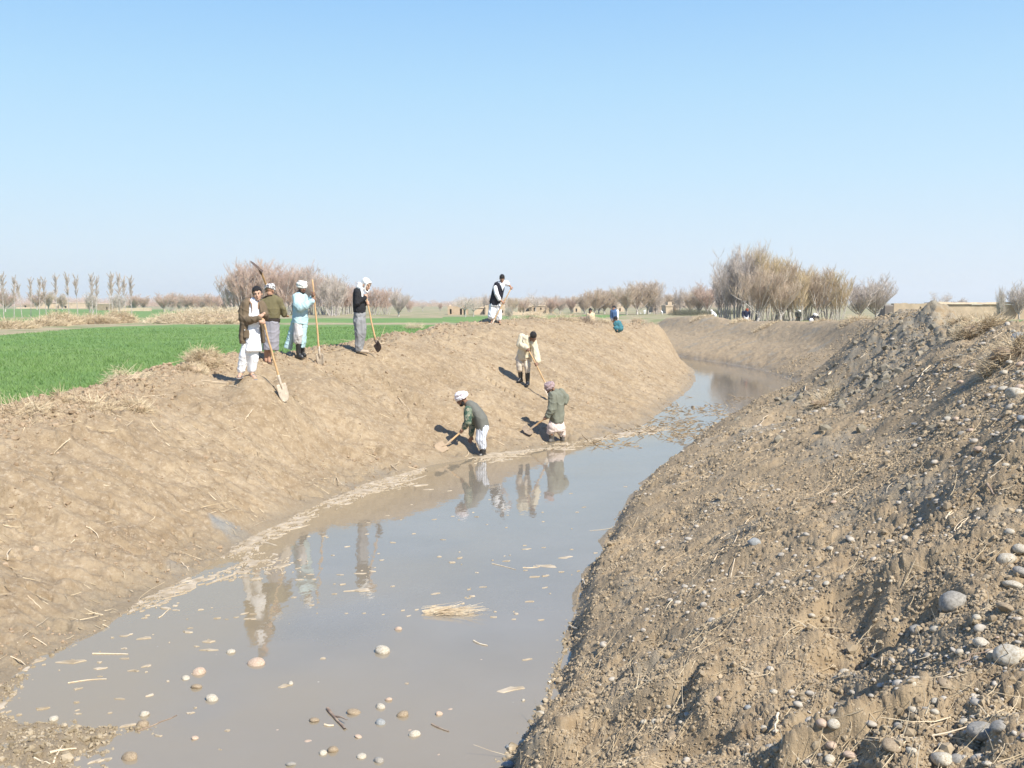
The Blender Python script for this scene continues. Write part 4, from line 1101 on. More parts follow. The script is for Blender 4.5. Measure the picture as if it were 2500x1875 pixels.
def hit(u, v):
    """where the view ray through native pixel (u, v) meets the ground"""
    d = np.array(ray(u, v)); t = np.exp(np.linspace(math.log(2.2), math.log(120), 2600)); 
    P = d[None] * t[:, None]; z = P[:, 2] + EYE; h = np.maximum(hz(P[:, 0], P[:, 1]), 0)
    k = int(np.argmax(z < h)); return P[k, 0], P[k, 1], float(h[k])
def stone(u, v, wpx, mt, label, group=None, name='stone', sink=.3, tilt=.3, shape=None, rotz=None, asp=1., pos=None):
    if pos is None:
        x, y, z = hit(u, v)
    else:
        x, y = pos; z = max(0., float(hz(x, y)))
    s = wpx * math.hypot(y, x, EYE - z) / FOC / 2 if pos is None else wpx
    o = link(name, SR.choice(ST)[mt] if shape is None else ST[shape][mt], None, (x, y, z + s * .6 * (1 - 2 * sink) * .9), label=label, category='stone', group=group)
    o.scale = (s, s * asp, s); o.rotation_euler = (SR.uniform(-tilt, tilt), SR.uniform(-tilt, tilt), SR.uniform(0, 6.28) if rotz is None else rotz)
    return o
Z1 = lambda zx, zy: (zx / 2.654 + 0, zy / 2.654 + 1250)
Z2 = lambda zx, zy: (zx / 2.654 + 700, zy / 2.654 + 1250)
Z3 = lambda zx, zy: (zx / 2.654 + 1300, zy / 2.654 + 1250)
Z4 = lambda zx, zy: (zx / 2.654 + 1800, zy / 2.654 + 1250)
# stones standing out of the water
for (p, w, m, lb) in [(Z1(347, 1345), 26, 'pale', 'bright white pinkish stone on the mud at the left water edge'), (Z1(1660, 985), 46, 'pink', 'flat tan stone below the reflection of the boy in white'),
        (Z1(1495, 912), 24, 'pale', 'small pale stone beside straw left of the boy\'s reflection'), (Z1(1292, 1042), 36, 'pink', 'flat tan stone out of the water, upper of two left of centre'), (Z1(1272, 1138), 30, 'brown', 'flat brown stone out of the water, lower of two left of centre'),
        (Z1(1205, 1080), 22, 'pale', 'little pale stone between foam flakes left of centre'), (Z1(1372, 1215), 34, 'pale', 'pale foam-ringed stone in the shallows at lower left'), (Z1(935, 1315), 28, 'pale', 'pale stone at the edge of the lower left mud flat'),
        (Z1(925, 1385), 34, 'brown', 'rounded mud-coloured stone half buried in the lower left mud flat'), (Z1(840, 1600), 40, 'brown', 'dark brown wet stone near the bottom of the lower left mud flat'), (Z1(1265, 1470), 20, 'pink', 'pink stone on the small mud islet at bottom left'),
        (Z2(620, 908), 44, 'pale', 'long flat white stone lying alone in mid-water'), (Z2(435, 1305), 36, 'brown', 'rounded brown stone with a pale top in the shallows'), (Z2(605, 1268), 32, 'pale', 'leaning white stone right of the rounded brown one'),
        (Z2(750, 1322), 32, 'brown', 'low ochre stone in the shallows below the leaning white one'), (Z2(988, 1312), 20, 'pink', 'small round pinkish white stone right of centre in the shallows'), (Z2(828, 1448), 32, 'pale', 'white speckled round stone in the bottom shallows'),
        (Z2(608, 1370), 28, 'blue', 'small blue-grey stone level with the water surface'), (Z2(235, 1565), 25, 'pale', 'white stone leaning on the tall upright one at the bottom'), (Z2(300, 1550), 30, 'brown', 'tall upright brown stone at the bottom of the shallows'),
        (Z2(485, 1588), 27, 'pale', 'white angular stone at the bottom of the shallows'), (Z2(465, 1460), 20, 'pink', 'reddish stone beside the dark submerged stick'), (Z2(598, 1615), 28, 'grey', 'flat grey wet stone near the bottom edge'),
        (Z2(28, 1640), 26, 'grey', 'grey stone cut by the bottom edge left of centre'), (Z2(722, 762), 20, 'pink', 'orange stone just under the surface below the floating straw raft'), (Z2(25, 1115), 20, 'pale', 'pale stone in the left shallows, upper'),
        (Z2(178, 1355), 28, 'brown', 'low tan stone left of the dark stick in the shallows'), (Z2(660, 1218), 20, 'pink', 'small tan stone above the ochre one'),
        (Z2(1652, 1315), 30, 'pale', 'white round pebble on the mud spit at the foot of the right bank'), (Z2(1440, 1530), 22, 'blue', 'bluish pebble at the tip of the mud spit'), (Z2(1435, 1642), 34, 'blue', 'blue-grey stone at the bottom edge by the right bank'),
        (Z2(1532, 1225), 12, 'pale', 'tiny pale pebble above the mud spit'), (Z2(1612, 1385), 13, 'pink', 'small pinkish pebble on the mud spit below the white round one')]:
    stone(p[0], p[1], w * .9, m, lb, sink=.42)
# submerged and half-submerged pebbles nobody can tell apart
for i in range(90):
    u = SR.uniform(330, 1300); v = SR.uniform(1560, 1860) if i > 22 else SR.uniform(1440, 1600)
    x, y, _ = at_z(u, v, -.04)
    if not bool(lk('inw', np.array(x), np.array(y))):
        continue
    s = SR.uniform(.022, .05)
    o = link('pebble', SR.choice(ST)[SR.choice(['pink', 'brown', 'pale', 'grey', 'pink'])], None, (x, y, -s * .62 + SR.uniform(-.012, .002)), label='smooth pebble just under the muddy water in the bottom shallows', category='pebble', group='pebbles under the shallow water')
    o.scale = (s, s, s); o.rotation_euler = (0, SR.uniform(-.2, .2), SR.uniform(0, 6.28))
# big and distinct stones of the right bank
for (p, w, m, sh, lb) in [(Z4(1740, 325), 46, 'pale', 0, 'egg-shaped cream stone standing high on the right edge of the bank'), (Z4(1830, 255), 34, 'pale', 1, 'pale stone cut by the right edge above the grey-shadowed cobbles'),
        (Z4(1835, 400), 36, 'grey', 2, 'grey cobble right below the egg-shaped cream stone'), (Z4(1790, 495), 44, 'pale', 3, 'cream cobble half sunk in soil at the right edge'), (Z4(1760, 135), 28, 'pale', 4, 'small pale cobble above the egg-shaped stone'),
        (Z4(1400, 595), 74, 'grey', 5, 'long flat grey-tan stone with soil on top, on the shaded gravel'), (Z4(1740, 635), 44, 'brown', 6, 'dusty brown cobble among the shaded gravel'), (Z4(1552, 690), 24, 'pale', 7, 'white pebble on the shaded gravel'),
        (Z4(1580, 862), 42, 'pale', 8, 'white slanted cobble above the biggest cobble'), (Z4(1775, 960), 88, 'pale', 0, 'biggest cream cobble, pitted, at the right edge'), (Z4(1440, 915), 22, 'pale', 1, 'chipped white pebble left of the biggest cobble'),
        (Z4(1280, 768), 24, 'pale', 2, 'round pale pebble beside the dark hollow'), (Z4(1165, 770), 38, 'grey', 3, 'grey round stone capped with soil over the dark hollow'), (Z4(695, 1040), 26, 'pale', 4, 'round cream pebble alone in the middle of the crumbly soil'),
        (Z4(1130, 1118), 24, 'pale', 5, 'left of two white pebbles leaning together'), (Z4(1178, 1088), 24, 'pale', 6, 'right of two white pebbles leaning together'), (Z4(1142, 1298), 26, 'pale', 7, 'white pebble below the leaning pair'),
        (Z4(1220, 1285), 22, 'grey', 8, 'grey pebble touching the white one below the leaning pair'), (Z4(1280, 1300), 20, 'pale', 1, 'small white pebble in a cluster of gravel at lower right'), (Z4(1472, 1365), 22, 'pale', 0, 'white pebble left of the great grey boulder'),
        (Z4(1590, 1440), 66, 'grey', 2, 'great grey soil-dusted stone at lower right'), (Z4(1710, 1400), 46, 'grey', 5, 'grey stone leaning on the great soil-dusted one'), (Z4(1345, 1130), 38, 'brown', 3, 'triangular brown stone in shade'),
        (Z4(545, 1395), 36, 'pink', 4, 'left of two big cream pebbles joined by soil'), (Z4(630, 1400), 34, 'pale', 7, 'right of two big cream pebbles joined by soil'), (Z4(1000, 1530), 48, 'brown', 6, 'dark tan oval stone with a deep shadow on its left'),
        (Z4(1132, 1555), 28, 'pale', 8, 'upright cream pebble right of the dark tan oval stone'), (Z4(1330, 1620), 52, 'pale', 0, 'cream cobble at the bottom edge, lower right'), (Z4(1420, 1610), 34, 'grey', 1, 'grey cobble wedged beside the cream one at the bottom edge'),
        (Z4(1620, 1640), 26, 'pale', 3, 'pale cobble cut by the bottom edge near the corner'), (Z4(600, 1610), 26, 'pale', 2, 'pale slanted pebble near the bottom middle'), (Z4(610, 1530), 30, 'pink', 5, 'cluster-top pinkish stone near the bottom middle'),
        (Z4(730, 1590), 32, 'pink', 6, 'pinkish flat stone dusted with soil near the bottom'), (Z4(600, 243), 18, 'pale', 7, 'single white pebble halfway up the smooth slope'), (Z4(75, 842), 16, 'pink', 8, 'pinkish pebble under the pale straight stick'),
        (Z3(725, 1370), 20, 'pale', 0, 'round white pebble, left of three low on the right bank'), (Z3(793, 1365), 18, 'pale', 1, 'oval white pebble, middle of three low on the right bank'), (Z3(965, 1368), 16, 'pale', 2, 'white pebble, right of three low on the right bank'),
        (Z3(905, 1455), 30, 'brown', 3, 'tan blunt stone poking from the soil low on the right bank'), (Z3(1205, 1215), 22, 'pink', 4, 'peach coloured stone in the middle of the crumbly bank'), (Z3(1565, 1170), 22, 'pale', 5, 'bright white flat pebble in the middle of the crumbly bank'),
        (Z3(1005, 1325), 18, 'pale', 6, 'white chip above the three low pebbles'), (Z3(1395, 1275), 20, 'blue', 7, 'bluish white pebble beside a dark hollow'), (Z3(880, 1268), 15, 'pale', 8, 'thin white chip on the crumbly bank'),
        (Z3(1438, 205), 34, 'blue', 5, 'long blue-grey stone in a small hollow on the slope'), (Z3(797, 443), 11, 'pale', 1, 'small round white pebble high on the slope near the water'), (Z3(903, 578), 11, 'pale', 2, 'small yellow-white pebble on the slope near the water')]:
    stone(p[0], p[1], w, m, lb, shape=sh, sink=.40)
Z5 = lambda zx, zy: (zx / 3.403 + 1850, zy / 3.403 + 850)
for (p, w, m, sh, lb) in [(Z5(640, 1228), 20, 'pale', 0, 'tall oval cream stone, upper of a pair on the slope'), (Z5(630, 1287), 16, 'pink', 3, 'flat cream stone, lower of a pair on the slope'), (Z5(325, 1372), 9, 'pale', 1, 'small cream pebble low on the slope left of the pair'),
        (Z5(2060, 985), 16, 'pale', 2, 'white stone beside a shaded hollow near the right edge'), (Z5(2175, 1365), 24, 'pale', 4, 'round white cobble cut by the right edge, mid height'), (Z5(1470, 440), 14, 'pale', 5, 'white stone under the slanting reed stalks'),
        (Z5(2040, 345), 26, 'pale', 6, 'big pale boulder at the top of the gravel pile'), (Z5(2150, 400), 48, 'pale', 7, 'biggest boulder topping the gravel pile at the right edge'), (Z5(2180, 335), 26, 'pink', 8, 'pinkish boulder behind the biggest one on the gravel pile'),
        (Z5(1690, 715), 20, 'grey', 0, 'round grey stone in the middle of the gravel pile'), (Z5(1590, 600), 24, 'pale', 2, 'long white stone at the left of the gravel pile'), (Z5(1305, 640), 18, 'blue', 3, 'bluish white split stone on the slope left of the gravel pile'),
        (Z5(1840, 850), 26, 'pink', 4, 'peach coloured stone below the gravel pile'), (Z5(2195, 600), 26, 'blue', 5, 'bluish stone at the right edge of the gravel pile'), (Z5(1770, 690), 20, 'pink', 6, 'orange-cream stone in the gravel pile')]:
    stone(p[0], p[1], w, m, lb, shape=sh, sink=.40)
stone(2490, 838, 44, 'blue', 'large flat bluish slab perched on the ridge at the right edge', shape=1, sink=.1, tilt=.15)
# cobbles that look alike, in the pile and over the near bank
for i in range(150):
    if i < 85:
        x = SR.gauss(4.75, .65); y = SR.gauss(9.6, 1.5); lb, gp = 'rounded pale cobble in the spilled gravel pile at the right', 'cobbles of the gravel pile'; s = SR.uniform(.018, .05)
    else:
        a = SR.uniform(.22, .48); r = SR.uniform(3.6, 7.5); x, y = r * sin(a), r * cos(a); lb, gp = 'small rounded pebble lying in the crumbly soil of the near right bank', 'pebbles over the near right bank'; s = SR.uniform(.010, .030)
    if float(lk('right', np.array(x), np.array(y))) < .5:
        continue
    stone(0, 0, s, SR.choice(['pale', 'pale', 'pink', 'grey', 'brown']), lb, gp, pos=(x, y), name='cobble' if i < 85 else 'pebble', sink=.36)
# ------------------------------------------------------------------ sticks, stalks, heaps
M_STICK = vary('bleached_stick', [(.50, .38, .24), (.64, .52, .36), (.70, .60, .44)], scale=12)
M_STICKD = vary('dark_stick', [(.16, .11, .08), (.26, .19, .14), (.36, .28, .20)], scale=12)
def stick(p, q, wpx, label, name='stick', mat=None, bend=.06, lift=.012, group=None, kinks=5, fork=None):
    A_ = np.array(hit(*p)); B_ = np.array(hit(*q)); rg = np.random.default_rng(int(p[0] * 7 + q[1]))
    d = B_ - A_; L = np.linalg.norm(d); t = np.linspace(0, 1, kinks + 1)
    P = A_ + d * t[:, None]; sd = np.array([-d[1], d[0], 0]) / L
    P += sd * (rg.normal(0, 1) * bend * L * np.sin(t * pi) + rg.normal(0, bend * .18 * L, kinks + 1))[:, None]
    w = wpx * .62 * np.linalg.norm(A_) / FOC / 2
    P[:, 2] = np.maximum(np.maximum(hz(P[:, 0], P[:, 1]), 0) + w * .5, P[:, 2] + lift * .2)
    if L < 1.2: P[1:-1, 2] = np.maximum(P[1:-1, 2], (P[0, 2] * (1 - t) + P[-1, 2] * t)[1:-1])
    o0 = P.mean(0); paths = [(P - o0, w * (1 - .45 * t))]
    if fork:
        k = kinks // 2; e_ = P[k] + (P[-1] - P[k]) * .7 + sd * fork * L + [0, 0, .03]
        paths.append((np.array([P[k], (P[k] + e_) / 2 + [0, 0, .01], e_]) - o0, w * np.array([.6, .5, .3])))
    V, F = tube_mesh(paths, 6)
    return link(name, np_mesh(name, V, F, [mat or M_STICK], smooth=True), None, tuple(o0), label=label, category='stick', group=group)
Z8 = lambda zx, zy: (zx / 3.687 + 1900, zy / 3.687 + 650)
for a, b, w, lb, kw in [(Z8(1420, 878), Z8(1775, 780), 6, 'thick peeled branch lying across the grey heap', dict(fork=.0)), (Z8(1255, 1045), Z8(1365, 905), 7, 'curved thick orange root end below the peeled branch', {}),
        (Z8(1225, 1080), Z8(1290, 1000), 3, 'thin pale twig at the foot of the curved root end', {}), (Z8(245, 1085), Z8(355, 1170), 4, 'pale stick at the tip of the bank beside the bend', {}), (Z8(540, 1225), Z8(625, 1205), 7, 'short split yellow stick by white stones near the bend', {}),
        (Z8(1030, 715), Z8(1120, 685), 3, 'thin curved twig on the left shoulder of the heap', {}), (Z8(1395, 630), Z8(1480, 605), 3, 'short orange stick in the centre of the heap', {}), (Z8(1630, 545), Z8(1700, 660), 7, 'bleached bone-like branch beside the straw heap', {}),
        (Z8(1355, 1095), Z8(1420, 1190), 3, 'slanting reed stalk, left of two crossed below the heap', {}), (Z8(1400, 1155), Z8(1475, 1200), 3, 'slanting reed stalk, right of two crossed below the heap', {}), (Z8(1830, 580), Z8(1950, 655), 3, 'long thin stalk on the slope right of the straw heap', {}),
        (Z8(740, 835), Z8(800, 785), 4, 'forked twig above the dark hollow left of the heap', dict(fork=.15)), (Z8(450, 990), Z8(475, 955), 7, 'stubby yellow stick end left of the bend', {}),
        (Z5(390, 1262), Z5(490, 1240), 5, 'short yellow stick left of the cream stone pair', {}), (Z5(480, 1235), Z5(590, 1135), 3, 'thin stalk rising right from the short yellow stick', {}), (Z5(700, 1228), Z5(830, 1150), 4, 'straight golden stalk right of the cream stone pair', {}),
        (Z5(1085, 1275), Z5(1125, 1120), 3, 'upright bent stalk in the middle of the slope', {}), (Z5(1325, 850), Z5(1430, 780), 3, 'hooked pale stalk on smooth grey soil', dict(bend=.3)), (Z5(1960, 985), Z5(2095, 885), 5, 'thick yellow reed near the right edge', {}),
        (Z5(1930, 1080), Z5(2030, 1015), 4, 'yellow reed below the thick one near the right edge', {}), (Z5(1905, 1155), Z5(1965, 1250), 9, 'grey stub of wood standing over a hollow', dict(mat=M_STICKD, lift=.1)), (Z5(1565, 1430), Z5(1670, 1330), 4, 'pale stalk low in the middle right of the slope', {}),
        (Z5(1630, 1525), Z5(1745, 1415), 3, 'pale thin stalk pointing to upper right, lower slope', {}), (Z5(805, 915), Z5(940, 870), 4, 'root-like stick in a crack of the slope', {}), (Z5(80, 560), Z5(0, 690), 3, 'thin straw leaning at the waterline of the right bank', {}),
        (Z3(1395, 683), Z3(1590, 697), 5, 'straight pale stick lying level on the crumbly slope', dict(bend=.02)), (Z3(1590, 1335), Z3(1562, 1465), 12, 'thick bent grey stick standing in the soil at lower right', dict(lift=.1, bend=.15)),
        (Z3(1040, 80), Z3(1180, 5), 4, 'golden stalk high on the slope near the water', {}), (Z3(1170, 330), Z3(1240, 235), 6, 'split yellow reed end in the middle of the slope', {}), (Z3(1240, 190), Z3(1280, 430), 5, 'long curved pale stalk running down the slope', dict(bend=.12)),
        (Z3(1215, 175), Z3(1420, 30), 4, 'long straight stalk pointing up the slope', {}), (Z3(830, 435), Z3(870, 330), 5, 'bent stalk beside a stub near the water side', dict(bend=.12)), (Z3(975, 770), Z3(1085, 685), 4, 'straight stalk, upper of two parallel ones', {}),
        (Z3(885, 830), Z3(1030, 775), 4, 'straight stalk, lower of two parallel ones', {}), (Z3(600, 40), Z3(675, 0), 4, 'pale stalk at the top of the near slope', {}), (Z3(240, 745), Z3(300, 765), 9, 'cut cane end sticking out over the water edge', dict(lift=.05)),
        (Z3(325, 440), Z3(350, 485), 6, 'small upright chip at the water edge', dict(lift=.05)), (Z3(480, 165), Z3(640, 110), 3, 'thin stalk overhanging the water edge', {}), (Z3(100, 1110), Z3(150, 1090), 10, 'short thick cane piece at the foot of the bank', {}),
        (Z4(868, 950), Z4(940, 1020), 7, 'pale bent stalk in shade right of centre', {}), (Z4(800, 840), Z4(890, 828), 7, 'short pale stick beside root litter', {}), (Z4(1265, 1455), Z4(1495, 1400), 8, 'long brown stick left of the great grey stone', {}),
        (Z4(1460, 1060), Z4(1630, 910), 6, 'thin dark stick arching over the shaded hollow', dict(bend=.2, mat=M_STICKD, lift=.1)), (Z4(1350, 55), Z4(1390, 0), 8, 'split yellow stick at the top right of the near bank', {}), (Z4(1405, 130), Z4(1495, 40), 5, 'yellow straight stalk at the top right of the near bank', {}),
        ((1150, 1535 * 1), (1160, 1540), 3, 'tiny chip of straw afloat', {}),
        (Z1(215, 820), Z1(305, 870), 5, 'pale stalk low on the left slope', {}), (Z1(110, 870), Z1(310, 695), 3, 'long thin stem leaning on the left slope', dict(bend=.02, lift=.06)), (Z1(70, 940), Z1(165, 1000), 5, 'curved pale stalk above the left waterline', {}),
        (Z1(560, 105), Z1(640, 180), 5, 'short straight stalk on the left slope', {}), (Z1(1175, 330), Z1(1222, 392), 5, 'thick straw at the left waterline', {}), (Z1(180, 545), Z1(270, 640), 4, 'stalk beside a small dark pit, left slope', {}),
        (Z1(45, 325), Z1(68, 250), 5, 'grey twig standing at the left edge', dict(lift=.08)), (Z1(320, 1570), Z1(495, 1540), 12, 'orange split cane on the bottom left mud', {}), (Z1(345, 1645), Z1(405, 1525), 8, 'yellow cane crossing the orange one', dict(lift=.05)),
        (Z1(225, 1600), Z1(330, 1645), 8, 'pale cane half buried at the bottom left', {}), (Z1(890, 1425), Z1(1150, 1320), 5, 'thin grey branch reaching from the mud flat over the water', dict(mat=M_STICKD)), (Z1(600, 920), Z1(830, 925), 6, 'long straw floating by the left scum', dict(bend=.02)),
        (Z1(440, 1110), Z1(690, 1085), 5, 'long pale straw floating over the left mud', dict(bend=.03)), (Z1(1030, 690), Z1(1100, 625), 4, 'short yellow straw afloat near the waterline', {}),
        (Z2(265, 1280), Z2(375, 1415), 14, 'dark wet branch lying in the shallows', dict(mat=M_STICKD, fork=.1)), (Z2(245, 1382), Z2(305, 1388), 10, 'short orange stick beside the dark wet branch', {}), (Z2(940, 1380), Z2(1050, 1425), 9, 'dark stick in the shallows right of centre', dict(mat=M_STICKD)),
        (Z2(1330, 335), Z2(1485, 375), 4, 'thin pale straw floating below the reflections', dict(bend=.02)), (Z2(1530, 362), Z2(1640, 357), 4, 'short floating twig right of the thin pale straw', {}), (Z2(1210, 840), Z2(1300, 870), 8, 'crooked floating stick with foam', {}),
        ((1365, 1085), (1392, 1084.5), 2.5, 'thin reed lying on the waterline behind the man in the olive coat', dict(bend=.0))]:
    if "tiny chip" in lb: continue
    stick(a, b, w, lb, **kw)
# stalks on the far slope of the left bank, alike
Z7 = lambda zx, zy: (zx / 3.403, zy / 3.403 + 830)
Z9 = lambda zx, zy: (zx / 3.403 + 600, zy / 3.403 + 900)
for a, b, w, lb in [(Z7(1180, 475), Z7(1380, 458), 3, 'pale straight stalk under the brown clods on the left bank'), (Z7(2035, 675), Z7(2090, 590), 3, 'thin stalk standing on the slope below the boy'), (Z7(1640, 770), Z7(1700, 815), 3, 'short stalk on the upper left slope'),
        (Z7(860, 1215), Z7(910, 1222), 4, 'white chip of cane in the middle of the left slope'), (Z7(1500, 1415), Z7(1580, 1435), 3, 'pale stalk above the grey clay patch'), (Z7(1500, 905), Z7(1555, 925), 4, 'short thick straw on the left slope'),
        (Z7(1670, 340), Z7(1895, 360), 3, 'long stalk beside the root clump'), (Z7(1900, 385), Z7(2005, 405), 3, 'curled stalk below the boy\'s feet'), (Z9(1265, 245), Z9(1360, 360), 3, 'long pale stalk on the slope below the scarf man'),
        (Z9(1110, 385), Z9(1195, 415), 3, 'curved thick stalk left of the pale long one'), (Z9(750, 905), Z9(855, 1005), 2.5, 'thin stalk above the foam on the lower slope'), (Z9(1350, 822), Z9(1435, 842), 3.5, 'brown stick at the waterline'),
        (Z9(1205, 805), Z9(1280, 862), 2.5, 'stalk pointing down to the waterline'), (Z9(1290, 935), Z9(1345, 890), 3, 'dark stick poking up through the foam'), (Z9(2050, 590), Z9(2150, 640), 3, 'pale reed right of the man in the grey waistcoat'),
        (Z9(1825, 740), Z9(1838, 680), 2.5, 'straw stuck upright at the feet of the man in the grey waistcoat'), (Z9(0, 420), Z9(55, 350), 3, 'pale split reed on the slope, left of the boy\'s spade'), (Z9(300, 560), Z9(420, 600), 2.5, 'faint thin stalk right of the split reed')]:
    stick(a, b, w, lb, name='straw_stalk')
def heap(u, v, R, H, n, label, name='straw_heap', mat=None, L=(.15, .4), seed=1, up=.5, w=.004, pos=None):
    """tousled heap of dry stalks over a low core of soil"""
    x, y, z = hit(u, v) if pos is None else (*pos, float(hz(*pos)))
    rg = np.random.default_rng(seed)
    e = empty(name, (x, y, z), 0, label=label, category='heap')
    a = rg.uniform(0, 2 * pi, n); q = np.sqrt(rg.uniform(0, 1, n)); px = R * q * np.cos(a); py = R * .75 * q * np.sin(a); pz = H * (1 - q ** 2) * rg.uniform(.45, 1.0, n)
    hh = hz(px + x, py + y) - z
    LL = rg.uniform(*L, n); hd = a + rg.normal(0, 1.0, n)
    V, F = straws(px, py, pz + hh, LL, rg.uniform(.5, 1.3, n) * w, hd, rg.normal(up * .5, .45, n), np.full(n, .45), rng=rg)
    link('stalks', np_mesh('stalks', V, F, [mat or M_STRAW]), e)
    v_, f_ = ico(3); v_ = v_ * [R * .8, R * .6, H * .62]; v_ = v_ + .14 * H * np.array([[vnoise(np.array([p[0] * 9]), np.array([p[1] * 9 + k]), seed)[0] for k in range(3)] for p in v_]) * 2
    if H > .25 or R < .35: link('soil_core', np_mesh('soil_core', v_, f_, [M_CLODL], smooth=False), e)
    return e
heap(497, 886, .32, .24, 1100, 'large heap of tangled roots and dry grass on the crest left of the boy', seed=1, L=(.08, .22), mat=M_STRAW)
heap(474, 905, .22, .12, 500, 'brown root clump in front of the large heap left of the boy', seed=2, L=(.06, .16), mat=M_STRAW, up=.9)
heap(312, 928, .30, .10, 420, 'pale flattened straw heap on the crest above the brown clods', seed=3, L=(.12, .28), mat=M_STRAWP, up=.1)
heap(146, 972, .10, .10, 160, 'small tuft of roots standing on the crest at the far left', seed=4, L=(.08, .15), mat=M_STRAW, up=1.2)
heap(60, 1005, .36, .05, 260, 'flat straw mat at the left end of the crest', seed=5, L=(.1, .25))
heap(215, 992, .36, .05, 240, 'long flat straw mat below the small root tuft', seed=6, L=(.1, .25))
heap(330, 995, .18, .12, 260, 'small root bunch at the lower edge of the crest litter', seed=7, L=(.1, .2), mat=M_STRAW)
heap(2400, 808, .34, .16, 1500, 'golden brown heap of dead grass on the right shoulder of the spoil heap', seed=8, L=(.08, .2), mat=M_STRAW, up=.2)
heap(2352, 790, .22, .10, 450, 'shaggy dry grass tuft on top of the spoil heap', seed=9, L=(.08, .16), mat=M_STRAW, up=.5)
heap(2470, 870, .26, .14, 700, 'tangled straw by the stone slab at the right edge', seed=10, L=(.08, .22))
heap(2010, 985, .30, .10, 360, 'bright bleached straw tuft at the bend of the bank', seed=11, L=(.1, .22), mat=M_STRAWP, up=.6)
heap(1426, 786, .35, .14, 260, 'dark brushwood bundle on the crest before the boy in the tan shirt', seed=12, L=(.12, .3), mat=M_STICKD)
heap(1385, 782, .5, .14, 300, 'straw litter heap on the crest left of the boy in the tan shirt', seed=13, L=(.12, .3))
heap(1472, 786, .5, .12, 300, 'straw and clods between the two boys on the crest', seed=14, L=(.12, .3))
heap(1556, 786, .7, .45, 500, 'round dry bush on the far end of the crest', seed=15, L=(.2, .5), mat=M_STRAW)
heap(1290, 779, .7, .22, 500, 'crest litter of straw right of the man in the black waistcoat', seed=16, L=(.2, .5), mat=M_STRAWP)
heap(1012, 802, .5, .22, 600, 'dry stalk heap on the crest left of the man in the black waistcoat', seed=17, L=(.2, .45), mat=M_STRAWP)
for i, u in enumerate([1715, 1770, 1850, 1915, 1990, 2060]):
    k = int(np.argmin([abs(at_y(1250, 0, 1)[0] + (q[0] / q[1]) * FOC + 1250 - u) if q[1] > 30 else 1e9 for q in Rcrest]))
    q = np.array(Rcrest[k]); heap(0, 0, .8, .10, 500, 'shaggy dead grass topping the far right bank', seed=30 + i, L=(.1, .26), w=.009, mat=M_STRAW, pos=(q[0] + SR.uniform(-1, 1), q[1] + SR.uniform(-1, 1)))['group'] = 'dead grass along the far right bank top'
# hay mounds on the field strip, far left
for u, v, R, H, lb in [(147, 793, 1.6, 1.0, 'largest round brush mound on the field strip at the left'), (206, 791, 1.3, .55, 'low tan mound right of the largest brush mound'), (232, 790, 1.5, .7, 'broad tan mound, middle of the left field strip'),
                    (259, 791, .9, .45, 'small peaked mound right of the broad tan one'), (291, 789, 1.5, 1.1, 'scrubby mound in line with the last slim poplars'), (112, 797, 1.6, .5, 'flat brush mound left of the largest one'), (20, 802, 1.8, .45, 'flat mound at the left edge of the field strip')]:
    p = at_z(u, v, FIELD); heap(0, 0, R, H, 1500, lb, seed=int(u), name='brush_mound', L=(.25, .6), w=.014, mat=M_STRAW, pos=p[:2])
for u, v, R, H, lb in [(470, 790, 4.0, 1.0, 'long earthy straw bank left of the boy, left part'), (530, 790, 4.5, 1.3, 'long earthy straw bank just left of the boy, right part')]:
    p = at_z(u, v, FIELD); heap(0, 0, R, H, 2600, lb, seed=int(u), name='brush_mound', L=(.3, .7), w=.016, mat=M_STRAWP, pos=p[:2])
# the floating raft of straw
rx, ry, _ = at_z(1108, 1497, 0)
e = empty('straw_raft', (rx, ry, 0), 0, label='floating raft of straw and stems in the middle of the canal', category='straw')
rg = np.random.default_rng(77); n = 130
V, F = straws(rg.uniform(-.32, .02, n), rg.normal(0, .045, n), np.abs(rg.normal(.006, .02, n)), rg.uniform(.1, .42, n), rg.uniform(.0015, .004, n), rg.normal(0, .16, n), rg.normal(.03, .07, n), np.full(n, .15), rng=rg)
link('stems', np_mesh('stems', V, F, [M_STICK]), e)
# ------------------------------------------------------------------ people
def remesh(Vf_list, voxel, smooth=4):
    Vs, polys, o = [], [], 0
    bm = bmesh.new()
    for v, f in Vf_list:
        bv = [bm.verts.new(p) for p in v]
        for q in f:
            q = [int(i) for i in q]
            try:
                bm.faces.new([bv[i] for i in q])
            except ValueError:
                pass
    bmesh.ops.recalc_face_normals(bm, faces=bm.faces)
    me = bpy.data.meshes.new('tmp'); bm.to_mesh(me); bm.free()
    o = bpy.data.objects.new('tmp', me); COL.objects.link(o)
    m = o.modifiers.new('r', 'REMESH'); m.mode = 'VOXEL'; m.voxel_size = voxel
    if smooth:
        s = o.modifiers.new('s', 'SMOOTH'); s.iterations = smooth; s.factor = .5
    dg = bpy.context.evaluated_depsgraph_get(); dg.update()
    out = bpy.data.meshes.new_from_object(o.evaluated_get(dg))
    bpy.data.objects.remove(o); bpy.data.meshes.remove(me)
    return out
def ellipsoid(c, r, R=None, n=10):
    v, f = ico(3 if max(r) > .03 else 2); v = v * np.array(r)
    if R is not None:
        v = v @ np.array(R.to_3x3()).T
    return v + np.array(c), f
def tubeclosed(P, r, k=12):
    V, F = tube_mesh([(np.array(P, float), np.array(r, float))], k)
    m = len(P); V = np.vstack([V, P[0], P[-1]]); fs = [list(q) for q in F]
    for j in range(k):
        fs.append([(j + 1) % k, j, m * k]); fs.append([(m - 1) * k + j, (m - 1) * k + (j + 1) % k, m * k + 1])
    return V, fs
